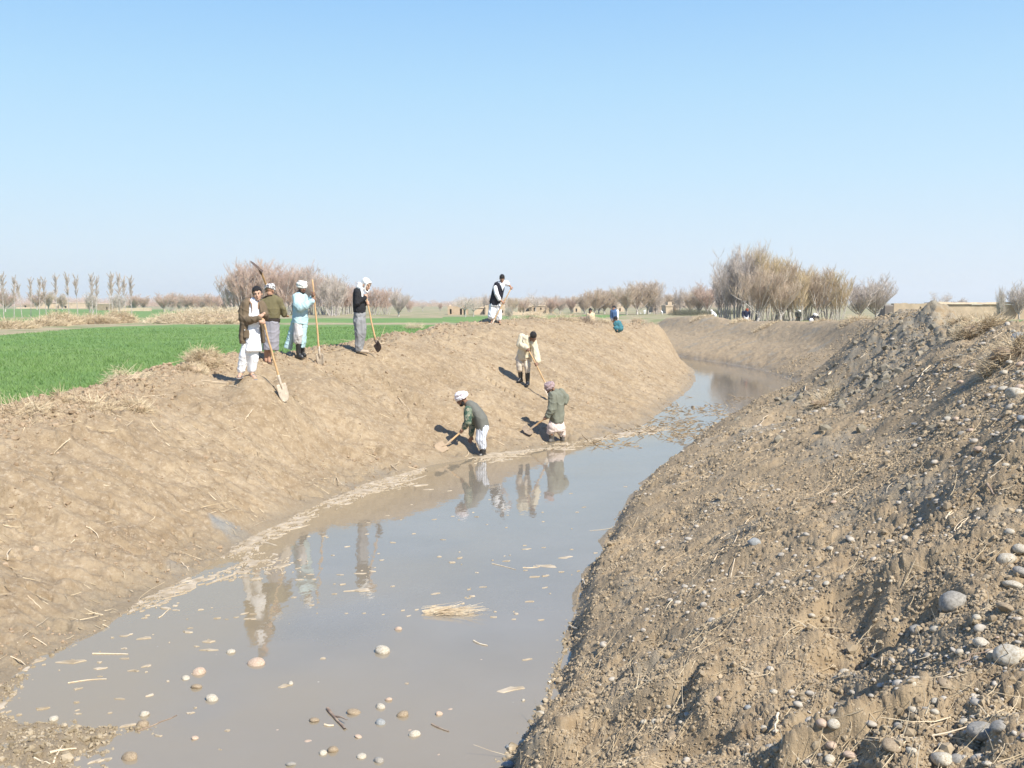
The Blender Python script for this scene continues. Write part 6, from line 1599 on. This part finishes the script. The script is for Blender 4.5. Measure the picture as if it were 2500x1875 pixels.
sc += chain([xf(M, (.0, -.085, .105)), xf(M, (.074, -.055, .06)), xf(M, (.082, -.045, -.03)), xf(M, (.06, -.06, -.11)), xf(M, (0, -.085, -.135)), xf(M, (-.06, -.06, -.11)), xf(M, (-.082, -.045, -.03)), xf(M, (-.074, -.055, .06)), xf(M, (.0, -.085, .105))], [.022] * 9, 8)
sc += chain(p.Q([(275, 240, -.05), (255, 300, -.03), (330, 340, -.10)]), [.035, .045, .04]) + chain(p.Q([(320, 330, -.10), (335, 430, -.13), (335, 500, -.15)]), [.035, .03, .022])
p.garment('head_scarf', sc, M_SCARF, voxel=.009, amp=.005, f=26, seed=8)
sw = [loft(p.sec([(290, 330, 45, .07), (262, 370, 80, .12), (265, 450, 98, .17), (275, 600, 112, .18), (282, 700, 118, .18), (282, 772, 114, .17)]))]
sw += chain(p.Q([(258, 425, -.15), (240, 600, -.19), (378, 505, -.13)]), [.078, .076, .050]) + chain(p.Q([(290, 425, .15), (345, 640, .16), (415, 600, .07)]), [.074, .066, .048])
p.garment('sweater', sw, M_SWTR, amp=.007, seed=9)
p.garment('trousers', [loft(p.sec([(285, 770, 104, .15), (288, 900, 108, .16), (295, 1020, 112, .165)]))] + chain(p.Q([(290, 950, -.08), (300, 1150, -.09), (272, 1455, -.08)]), [.125, .12, .080]) + chain(p.Q([(300, 950, .08), (310, 1150, .09), (290, 1450, .09)]), [.125, .115, .078]), M_GREYW, amp=.014, f=13, seed=10, zf=.06)
M_SHOE = new_mat('dusty_shoe', (.42, .34, .25), .8, noise=.2)
for k_ in (-.09, .08):
    p.garment('shoe', chain(p.Q([(275, 1478, k_), (350, 1495, k_), (430, 1500, k_ - .02)]), [.042, .046, .036]), M_SHOE, voxel=.009, amp=0, smooth=3)
s0 = p.b + p.q(583, 1320, -.06)
spade('spade with broad dark blade held by the man in the white scarf', p.b + p.q(412, 505, -.03), s0, (p.b + p.q(665, 1478, -.16)) - s0, (-.55, -.75, -.25), W=.235, L=.21, steel=M_STEELD, square=True)
# ---- 5 the man in the black waistcoat ------------------------------------------
p = Fig('black haired man in a black waistcoat over white clothes digging on top of the crest', FEET['vest'], (1170, 650), 10.367)
J = dict(neck=(545, 420, -.02), chest=(500, 560, .0), pelvis=(380, 900, .05), shl=(420, 520, -.06), shr=(630, 430, .08), ell=(440, 720, -.14), elr=(715, 450, .05), wrl=(570, 890, -.16), wrr=(800, 520, -.02),
         hipl=(330, 950, .05), hipr=(430, 950, .05), knl=(320, 1180, 0), knr=(490, 1180, .02), anl=(330, 1400, .02), anr=(500, 1390, .06), tol=(300, 1435, -.10), tor=(530, 1425, -.06))
M = head_matrix(p.q(578, 318, -.07), 4, 34, 0)
tpt = p.q(815, 550, -.08); bpt = p.q(335, 1440, -.22); hx = tpt - bpt
p.body(J, M, M_SKIN, hand(bpt + hx * ((1440 - 925) / 890), hx, p.q(565, 885, -.16)) + hand(tpt - hx * .015, (1, 0, -.1), p.q(790, 515, -.02), 1, -1))
face_bits(M, p.e); hair(M, p.e, fringe=.045)
M_WHT2 = cloth('white_shirt', (.76, .76, .76), noise=.05); M_VEST = cloth('black_waistcoat', (.022, .022, .03))
p.garment('trousers', [loft(p.sec([(390, 900, 120, .15, .04), (385, 1010, 140, .16, .04)]))] + chain(p.Q([(345, 1020, .04), (320, 1180, .01), (312, 1270, .01)]), [.12, .115, .115]) + chain(p.Q([(470, 1020, .05), (500, 1180, .03), (503, 1310, .05)]), [.10, .092, .090]), M_WHT2, amp=.012, seed=11, zf=.08)
p.garment('shirt', [loft(p.sec([(540, 400, 60, .07, -.02), (525, 470, 115, .125, -.02), (490, 620, 118, .13, -.01), (430, 800, 115, .13, .02)]))] + chain(p.Q([(415, 545, -.12), (440, 700, -.18), (505, 830, -.18)]), [.078, .070, .062]) + chain(p.Q([(625, 425, .08), (700, 430, .06), (725, 455, .04)]), [.078, .085, .066]), M_WHT2, amp=.006, seed=12)
vs = [loft(p.sec([(520, 400, 55, .07, .0), (505, 440, 118, .125, -.01), (490, 540, 150, .165, -.01), (470, 660, 150, .17, -.01), (430, 800, 150, .17, .0), (385, 930, 130, .17, .03), (375, 985, 110, .165, .03)]))]
p.garment('shirt_front', [loft(p.sec([(565, 452, 40, .03, -.12), (580, 500, 36, .035, -.15), (590, 560, 24, .03, -.168), (590, 615, 6, .02, -.17)]))], M_WHT2, voxel=.007, amp=.001)
p.garment('waistcoat', vs, M_VEST, amp=.006, seed=13)
p.garment('sandal', foot(p.q(330, 1412, .02), p.q(300, 1440, -.10), .03), M_SANDALB, amp=0, voxel=.009); p.garment('sandal', foot(p.q(500, 1402, .06), p.q(530, 1430, -.06), .03), M_SANDALB, amp=0, voxel=.009)
spade('spade driven into the crest by the man in the black waistcoat, pale worn blade', p.b + tpt, p.b + bpt, (p.b + p.q(285, 1560, -.34)) - (p.b + bpt), (-.2, -.8, .6), W=.25, L=.20, square=True)
# ---- 6 the man in cream half way up the slope --------------------------------
p = Fig('black haired man in cream clothes and rubber boots bending halfway up the slope', FEET['cream'], (1220, 790), 9.756)
J = dict(neck=(715, 400, -.12), chest=(640, 470, -.06), pelvis=(540, 760, .04), shl=(535, 360, -.04), shr=(800, 430, -.12), ell=(480, 530, -.14), elr=(860, 660, -.2), wrl=(650, 605, -.28), wrr=(895, 920, -.32),
         hipl=(475, 800, .02), hipr=(620, 810, .05), knl=(475, 1060, -.05), knr=(655, 1090, -.08), anl=(500, 1330, .03), anr=(665, 1420, -.04), tol=(425, 1400, -.08), tor=(640, 1490, -.18))
M = head_matrix(p.q(800, 320, -.2), 18, 48, -10)
tpt = p.q(675, 595, -.30); bpt = p.q(1140, 1520, -.52); hx = tpt - bpt
p.body(J, M, M_SKIND, hand(tpt - hx * .03, hx, p.q(640, 595, -.28)) + hand(tpt - hx * .41, hx, p.q(898, 925, -.32), 1, -1), feet=False)
face_bits(M, p.e); hair(M, p.e, fringe=.045, low=-.05)
M_CREAM = cloth('cream_shirt', (.60, .53, .38), noise=.08); M_BEIGE = cloth('beige_trousers', (.58, .50, .40), noise=.08)
p.garment('trousers', [loft(p.sec([(545, 720, 130, .15, .02), (550, 860, 135, .16, .02)]))] + chain(p.Q([(480, 830, .02), (475, 1000, -.04), (480, 1085, -.04)]), [.105, .085, .075]) + chain(p.Q([(630, 850, .04), (655, 1020, -.06), (662, 1140, -.06)]), [.10, .085, .068]), M_BEIGE, amp=.009, seed=14, zf=.1)
sh = [loft(p.sec([(690, 300, 45, .08, -.12), (650, 340, 105, .13, -.1), (640, 450, 150, .16, -.07), (600, 600, 150, .17, -.03), (560, 740, 155, .18, .0), (580, 830, 150, .17, .0)]))] + chain(p.Q([(540, 330, -.04), (485, 500, -.12), (640, 590, -.26)]), [.10, .088, .062])
sh += chain(p.Q([(800, 420, -.12), (850, 640, -.2), (895, 890, -.30)]), [.085, .082, .090]) + [loft(p.sec([(720, 760, 40, .08, .02), (735, 910, 30, .07, .02)]))]
p.garment('shirt', sh, M_CREAM, amp=.010, seed=15)
boot(p, p.q(485, 1100, -.03), p.q(500, 1320, .03), p.q(430, 1400, -.08)); boot(p, p.q(662, 1170, -.06), p.q(668, 1410, -.04), p.q(642, 1490, -.18))
bw = np.array(hit(1220 + 1190 / 9.756, 790 + 1640 / 9.756))
spade('spade of the man in cream, blade hidden behind the head of the olive-coated man', p.b + tpt, p.b + bpt, hx * -1, (.2, -1, .3), steel=M_STEEL)
def near_hit(u, v, off):
    """a point just in front of the ground seen at native pixel (u, v)"""
    P = np.array(hit(u, v)); d = np.array([0, 0, EYE]) - P
    return P + d / np.linalg.norm(d) * off
# ---- 7 the man in the grey waistcoat -------------------------------------------
W7 = at_z(1179, 1117, -.06)
p = Fig('bearded man in grey waistcoat, camouflage sleeve and turban stooping at the water edge', W7, (1060, 930), 7.9)
J = dict(neck=(630, 430, 0), chest=(730, 540, 0), pelvis=(930, 840, .0), shl=(655, 560, -.17), shr=(680, 560, .18), ell=(650, 780, -.22), elr=(745, 800, .2), wrl=(560, 915, -.16), wrr=(715, 1050, .16),
         hipl=(940, 900, -.08), hipr=(930, 900, .1), knl=(895, 1110, -.1), knr=(880, 1110, .12), anl=(945, 1400, -.06), anr=(930, 1400, .12), tol=(870, 1470, -.08), tor=(850, 1470, .12))
M = head_matrix(p.q(540, 360, -.01), -78, 22, 0)
s0 = near_hit(1060 + 240 / 7.9, 930 + 1225 / 7.9, .16); tp7 = near_hit(1060 + 55 / 7.9, 930 + 1320 / 7.9, .05)
h1 = p.q(522, 968, -.14); hx = h1 - (s0 - p.b); tt7 = p.b + h1 + hx / np.linalg.norm(hx) * .22
p.body(J, M, M_SKIND, hand(h1, hx, p.q(560, 915, -.16)) + openhand(p.q(715, 1050, .16), (-.2, -.1, -1), 1, (0, 1, 0)), feet=False)
face_bits(M, p.e, beard=.8)
M_RWT = bpy.data.materials.new('red_white_cloth'); M_RWT.use_nodes = True; nt = M_RWT.node_tree; b_ = nt.nodes['Principled BSDF']; tcx = nt.nodes.new('ShaderNodeTexCoord').outputs['Object']
nt.links.new(mixc(nt, ramp(nt, nz(nt, tcx, 42, 2, .5), .54, .60), (.74, .71, .72), (.25, .18, .24)), b_.inputs['Base Color']); b_.inputs['Roughness'].default_value = .9
turban(M, p.e, M_RWT, 1.05, fat=1.1)
M_CAMO = bpy.data.materials.new('camouflage'); M_CAMO.use_nodes = True; nt = M_CAMO.node_tree; b_ = nt.nodes['Principled BSDF']; tcx = nt.nodes.new('ShaderNodeTexCoord').outputs['Object']
cc = mixc(nt, ramp(nt, nz(nt, tcx, 14, 2, .5), .49, .52), (.16, .19, .13), (.035, .075, .05)); cc = mixc(nt, ramp(nt, nz(nt, tcx, 19, 2, .5), .58, .60), cc, (.25, .24, .17)); nt.links.new(cc, b_.inputs['Base Color']); b_.inputs['Roughness'].default_value = .9
M_STRIPE = bpy.data.materials.new('striped_cotton'); M_STRIPE.use_nodes = True; nt = M_STRIPE.node_tree; b_ = nt.nodes['Principled BSDF']; tcx = nt.nodes.new('ShaderNodeTexCoord').outputs['Object']
wv = nt.nodes.new('ShaderNodeTexWave'); wv.inputs['Scale'].default_value = 9; wv.inputs['Distortion'].default_value = 2.5; wv.inputs['Detail'].default_value = 1; nt.links.new(tcx, wv.inputs['Vector'])
nt.links.new(mixc(nt, ramp(nt, wv.outputs['Fac'], .25, .45), (.30, .33, .38), (.70, .72, .76)), b_.inputs['Base Color']); b_.inputs['Roughness'].default_value = .9
M_GVEST = cloth('grey_waistcoat', (.145, .145, .125), noise=.1)
p.garment('shirt', [loft(p.sec([(650, 440, 70, .08), (700, 520, 110, .15), (800, 680, 125, .17)]))] + chain(p.Q([(655, 560, -.17), (650, 700, -.21), (650, 790, -.22)]), [.085, .082, .078]) + chain(p.Q([(650, 790, -.22), (580, 895, -.17)]), [.074, .052]) + chain(p.Q([(690, 570, .17), (745, 810, .2), (718, 1020, .17)]), [.08, .075, .055]), M_CAMO, amp=.006, seed=16)
p.garment('trousers', [loft(p.sec([(925, 800, 115, .15), (925, 960, 108, .16)]))] + chain(p.Q([(940, 920, -.07), (898, 1110, -.09), (940, 1270, -.06)]), [.12, .105, .072]) + chain(p.Q([(925, 920, .08), (885, 1110, .1), (930, 1270, .12)]), [.12, .10, .07]), M_STRIPE, amp=.012, seed=17, zf=.1)
p.garment('waistcoat', [loft(p.sec([(625, 405, 40, .07), (665, 440, 80, .12), (730, 510, 115, .175), (820, 620, 132, .19), (895, 740, 145, .19), (930, 860, 140, .185), (935, 950, 115, .18)]))], M_GVEST, amp=.006, f=9, seed=18)
boot(p, p.q(942, 1290, -.06), p.q(945, 1430, -.06), p.q(890, 1478, -.09)); boot(p, p.q(930, 1290, .12), p.q(935, 1430, .12), p.q(880, 1478, .10))
spade('spade of the man in the grey waistcoat scraping tan soil off the slope', tt7, s0, tp7 - s0, (.15, -.8, .6), W=.25, L=.26, steel=new_mat('soil_caked_steel', (.36, .27, .18), .85, noise=.2))
# ---- 8 the man in the olive coat --------------------------------------------
W8 = at_z(1360, 1081, -.03)
p = Fig('man in grey olive coat, pinkish head wrap and baggy pale trousers at the water edge', W8, (1260, 900), 7.9)
J = dict(neck=(725, 440, 0), chest=(780, 560, 0), pelvis=(800, 960, .0), shl=(705, 520, -.17), shr=(870, 450, .14), ell=(690, 780, -.2), elr=(968, 560, .12), wrl=(605, 925, -.18), wrr=(935, 680, .1),
         hipl=(760, 1000, -.08), hipr=(840, 1000, .1), knl=(680, 1230, -.10), knr=(880, 1250, .1), anl=(690, 1390, -.06), anr=(895, 1380, .12), tol=(640, 1440, -.12), tor=(900, 1415, .02))
M = head_matrix(p.q(668, 390, -.01), -66, 36, 0)
s0 = near_hit(1260 + 275 / 7.9, 900 + 1165 / 7.9, .22); tp8 = near_hit(1260 + 120 / 7.9, 900 + 1250 / 7.9, .10)
h1 = p.q(568, 955, -.18); hx = h1 - (s0 - p.b); tt8 = p.b + h1 + hx / np.linalg.norm(hx) * .2
p.body(J, M, M_SKIND, hand(h1, hx, p.q(605, 925, -.18)) + openhand(p.q(935, 680, .1), (-.5, -.1, -.6)), feet=False)
face_bits(M, p.e, beard=.3)
turban(M, p.e, vary('mauve_cloth', [(.22, .15, .14), (.36, .26, .25), (.42, .34, .34)], scale=30), 1.0, name='head_wrap')
M_COAT = cloth('grey_olive_coat', (.185, .19, .145), noise=.18); M_PINKT = cloth('pale_pink_trousers', (.60, .50, .44), noise=.06)
p.garment('trousers', [loft(p.sec([(780, 1000, 135, .15), (775, 1100, 160, .17), (770, 1200, 165, .17)]))] + chain(p.Q([(710, 1120, -.07), (680, 1205, -.08)]), [.12, .092]) + chain(p.Q([(840, 1130, .08), (885, 1270, .1)]), [.12, .082]), M_PINKT, amp=.014, seed=19, zf=.08)
p.garment('coat', [loft(p.sec([(720, 410, 45, .07), (745, 450, 90, .12), (790, 540, 125, .17), (800, 700, 125, .18), (800, 850, 128, .18), (792, 950, 140, .18), (785, 1035, 130, .17)]))] + chain(p.Q([(705, 520, -.15), (685, 780, -.2), (620, 905, -.19)]), [.10, .085, .060]) + chain(p.Q([(865, 455, .12), (960, 565, .12), (945, 650, .1)]), [.088, .075, .062]), M_COAT, amp=.012, f=11, seed=20)
boot(p, p.q(680, 1230, -.08), p.q(690, 1385, -.06), p.q(640, 1440, -.14), mat=M_BOOTM); boot(p, p.q(885, 1290, .1), p.q(895, 1375, .12), p.q(905, 1418, .02), mat=M_BOOTM)
spade('spade of the man in the olive coat, round muddy blade lifted beside the slope', tt8, s0, tp8 - s0, (.1, -.85, .5), W=.25, L=.22, steel=new_mat('muddy_steel', (.26, .20, .14), .7, noise=.3))
# ---- small distant figures ------------------------------------------------------
def small(label, base, crop, zoom, J, head, cloths, skin=M_SKIN, hairm=M_HAIR, cap=None, k=1., voxel=.016, group=None, face=True):
    p = Fig(label, base, crop, zoom, group=group)
    M = head_matrix(p.q(*head[:3]), *head[3:])
    hb = xf(M, (0, .03, -.06)); g = lambda n: p.q(*J[n]); parts = head_parts(M, k) + chain([hb, g('neck'), g('chest'), g('pelvis')], [.05 * k, .06 * k, .11 * k, .11 * k])
    for sd in 'lr':
        parts += chain([g('sh' + sd), g('el' + sd), g('wr' + sd)], [.045 * k, .036 * k, .026 * k]) + openhand(g('wr' + sd), g('wr' + sd) - g('el' + sd) + [1e-4, 0, 0], k) + chain([g('hip' + sd), g('kn' + sd), g('an' + sd)], [.075 * k, .05 * k, .034 * k]) + chain([g('an' + sd), g('an' + sd) + [0, -.12 * k, -.03]], [.035, .03])
    finish('body', remesh(parts, voxel * .8, 2), [skin], p.e)
    if face:
        face_bits(M, p.e, k)
    if cap:
        turban(M, p.e, cap, k, name='cap')
    else:
        hair(M, p.e, hairm, k)
    for nm, kind, mt in cloths:
        if kind == 'top':
            pr = chain([g('neck'), g('chest'), g('pelvis')], [.085 * k, .155 * k, .15 * k]) + chain([g('shl'), g('ell'), g('wrl')], [.075 * k, .062 * k, .045 * k]) + chain([g('shr'), g('elr'), g('wrr')], [.075 * k, .062 * k, .045 * k]) + chain([g('shl'), g('shr')], [.08 * k, .08 * k])
        elif kind == 'long':
            a, b = g('pelvis'), (g('knl') + g('knr')) / 2
            pr = [loft([(a + [0, 0, .1], .16 * k, .13 * k), (a, .17 * k, .14 * k), (b, .20 * k, .17 * k)])]
        elif kind == 'legs':
            pr = [q for s_ in 'lr' for q in chain([g('hip' + s_), g('kn' + s_), g('an' + s_)], [.11 * k, .085 * k, .065 * k])] + chain([g('pelvis'), g('hipl'), g('hipr')], [.13 * k, .12 * k, .12 * k])
        elif kind == 'armr':
            pr = chain([g('shr'), g('elr'), g('wrr')], [.085 * k, .072 * k, .055 * k])
        p.garment(nm, pr, mt, voxel=voxel, amp=.006, seed=5)
    return p
STAND = lambda cx, top, bot, w: dict(neck=(cx, top + .155 * (bot - top)), chest=(cx, top + .27 * (bot - top)), pelvis=(cx, top + .5 * (bot - top)), shl=(cx - w * .42, top + .2 * (bot - top)), shr=(cx + w * .42, top + .2 * (bot - top)),
        ell=(cx - w * .5, top + .38 * (bot - top), 0), elr=(cx + w * .5, top + .38 * (bot - top)), wrl=(cx - w * .42, top + .53 * (bot - top), -.05), wrr=(cx + w * .42, top + .53 * (bot - top), -.05),
        hipl=(cx - w * .2, top + .53 * (bot - top)), hipr=(cx + w * .2, top + .53 * (bot - top)), knl=(cx - w * .2, top + .74 * (bot - top)), knr=(cx + w * .2, top + .74 * (bot - top)), anl=(cx - w * .2, top + .96 * (bot - top)), anr=(cx + w * .2, top + .96 * (bot - top)))
BT = lambda b_: (HORIZON + (EYE - b_[2]) / b_[1] * FOC - 720) * 6.506
def _unused(): pass
def gbase(u, v, y):
    x = at_y(u, v, y)[0]; return (x, y, float(hz(x, y)))
M_TAN = cloth('tan_shirt', (.58, .46, .30), noise=.08); M_BLUS = cloth('blue_shirt', (.07, .125, .23)); M_TEAL = cloth('teal_tunic', (.055, .17, .20)); M_NAVY = cloth('navy_coat', (.02, .025, .05)); M_DKOL = cloth('dark_olive', (.05, .05, .04)); M_DK = cloth('dark_cloth', (.03, .03, .035))
z_ = 12.29
b_ = gbase(1443, 792, 44.5); small('boy in a tan shirt visible to the waist behind brushwood on the far crest', b_, (1400, 720), z_, STAND(515, 410, 410 + 1.25 * z_ * FOC / 44.5, 190), (505, 490, -.02, -10, 12), [('shirt', 'top', M_TAN), ('tunic', 'long', M_TAN)], M_SKIND, k=.9)
b_ = gbase(1500, 790, 47); small('boy in blue shirt with one white sleeve standing on the far crest', b_, (1400, 720), z_, STAND(1225, 318, 318 + 1.28 * z_ * FOC / 47, 190), (1215, 405, 0, -40, 8), [('shirt', 'top', M_BLUS), ('sleeve', 'armr', M_WHT2), ('trousers', 'legs', M_TAN)], M_SKIN, k=.9)
b_ = tuple(np.array(hit(1512, 813)) + [0, -.25, -.05])
small('child in a teal tunic crouching just below the boy in the blue shirt', b_, (1400, 720), z_, dict(neck=(1300, 800), chest=(1340, 870), pelvis=(1400, 1000), shl=(1270, 830, -.1), shr=(1360, 830, .1), ell=(1235, 900, -.1), elr=(1330, 920, .1), wrl=(1215, 850, -.12), wrr=(1260, 960, 0),
      hipl=(1390, 1010, -.08), hipr=(1410, 1010, .08), knl=(1250, 985, -.1), knr=(1270, 985, .08), anl=(1310, 1050, -.1), anr=(1330, 1050, .06)), (1265, 740, -.02, -120, 20), [('tunic', 'top', M_TEAL), ('skirt', 'long', M_TEAL), ('trousers', 'legs', M_TEAL)], M_SKIND, k=.9)
z_ = 6.506
b_ = gbase(1822, 790, 70); small('man in a dark navy coat with a white beard standing on the far right bank', b_, (1720, 720), z_, STAND(660, 218, BT(b_), 120), (675, 250, 0, 15, 10), [('coat', 'top', M_NAVY), ('tunic', 'long', M_WHT2)], M_SKIN, cap=new_mat('red_cap', (.30, .08, .04), .9))
b_ = gbase(1950, 775, 84); small('man in dark olive with a white cap standing among the stems of the big grove', b_, (1720, 720), z_, STAND(1490, 242, BT(b_), 85), (1505, 268, 0, 60, 20), [('coat', 'top', M_DKOL), ('trousers', 'legs', M_DKOL)], M_SKIND, cap=M_TURB)
def bendJ(cx, top, bot, w, dr=-1):
    h = bot - top
    return dict(neck=(cx + dr * w * .35, top + .12 * h), chest=(cx + dr * w * .15, top + .22 * h), pelvis=(cx + dr * -w * .25, top + .42 * h), shl=(cx + dr * w * .3, top + .2 * h, -.15), shr=(cx + dr * w * .3, top + .2 * h, .15), ell=(cx + dr * w * .35, top + .42 * h, -.15), elr=(cx + dr * w * .35, top + .42 * h, .15),
        wrl=(cx + dr * w * .5, top + .6 * h, -.1), wrr=(cx + dr * w * .5, top + .6 * h, .1), hipl=(cx - dr * w * .25, top + .46 * h, -.1), hipr=(cx - dr * w * .25, top + .46 * h, .1), knl=(cx - dr * w * .05, top + .7 * h, -.1), knr=(cx - dr * w * .05, top + .7 * h, .1), anl=(cx - dr * w * .2, top + .97 * h, -.1), anr=(cx - dr * w * .2, top + .97 * h, .1))
b_ = gbase(1983, 788, 55.5); small('stooping man in dark clothes with a white head cloth on the far right bank', b_, (1720, 720), z_, bendJ(1725, 325, BT(b_), 110, 1), (1750, 335, 0, 70, 30), [('coat', 'top', M_DK), ('trousers', 'legs', M_WHT2)], M_SKIND, cap=M_TURB)
b_ = gbase(1999, 789, 55.5); small('dark figure squatting right of the stooping man on the far right bank', b_, (1720, 720), z_, bendJ(1805, 368, BT(b_), 110, -1), (1800, 378, 0, 0, 30), [('coat', 'top', M_DK), ('trousers', 'legs', M_NAVY)], M_SKIND)
z_ = 10.05
for u, top, y, kd, dr, lb in [(1743, 758, 76, 'bend', -1, 'person in white bending behind the far right bank, left of navy coat'), (1556, 762, 150, 'bend', 1, 'leftmost tiny white-clad worker crouching at the far field edge'), (1564, 763, 150, 'bend', -1, 'second tiny white-clad worker from the left at the field edge'),
                          (1574, 755, 150, 'stand', 1, 'tallest of the tiny white-clad workers, standing at the field edge'), (1587, 763, 150, 'bend', 1, 'fourth tiny white-clad worker, crouching right of the standing one'), (1616, 758, 148, 'bend', -1, 'rightmost tiny white-clad worker stooping before the dark hedge')]:
    b_ = gbase(u, 770, y); bot = (HORIZON + (EYE - b_[2]) / y * FOC - 680) * z_; tp = (top - 680) * z_; w = (bot - tp) * .42; cx = (u - 1540) * z_
    J_ = STAND(cx, tp, bot, w) if kd == 'stand' else bendJ(cx, tp, bot, w * 1.2, dr)
    kk = min(1, (bot - tp) / z_ / FOC * y / (1.6 if kd == 'stand' else 1.1))
    small(lb, b_, (1540, 680), z_, J_, (cx + (dr * w * .5 if kd == 'bend' else 0), tp + .07 * (bot - tp), 0, 60 * dr, 25), [('tunic', 'top', M_WHT2), ('trousers', 'legs', M_WHT2)], M_SKIND, cap=M_TURB, k=kk, voxel=.03, face=False)
# ------------------------------------------------------------------ pale air over the plain
HB = boxv(-5200, 5200, -5200, 5200, -1.6, 60)
hm = bpy.data.materials.new('haze_air'); hm.use_nodes = True; nt = hm.node_tree
nt.nodes.remove(nt.nodes['Principled BSDF'])
pv = nt.nodes.new('ShaderNodeVolumePrincipled'); pv.inputs['Density'].default_value = .00042; pv.inputs['Color'].default_value = (.92, .95, 1.0, 1); pv.inputs['Anisotropy'].default_value = .3
nt.links.new(pv.outputs[0], [n for n in nt.nodes if n.type == 'OUTPUT_MATERIAL'][0].inputs['Volume'])
link('haze', np_mesh('haze', HB[0], HB[1], [hm]), kind='stuff')
scene.cycles.volume_bounces = 1
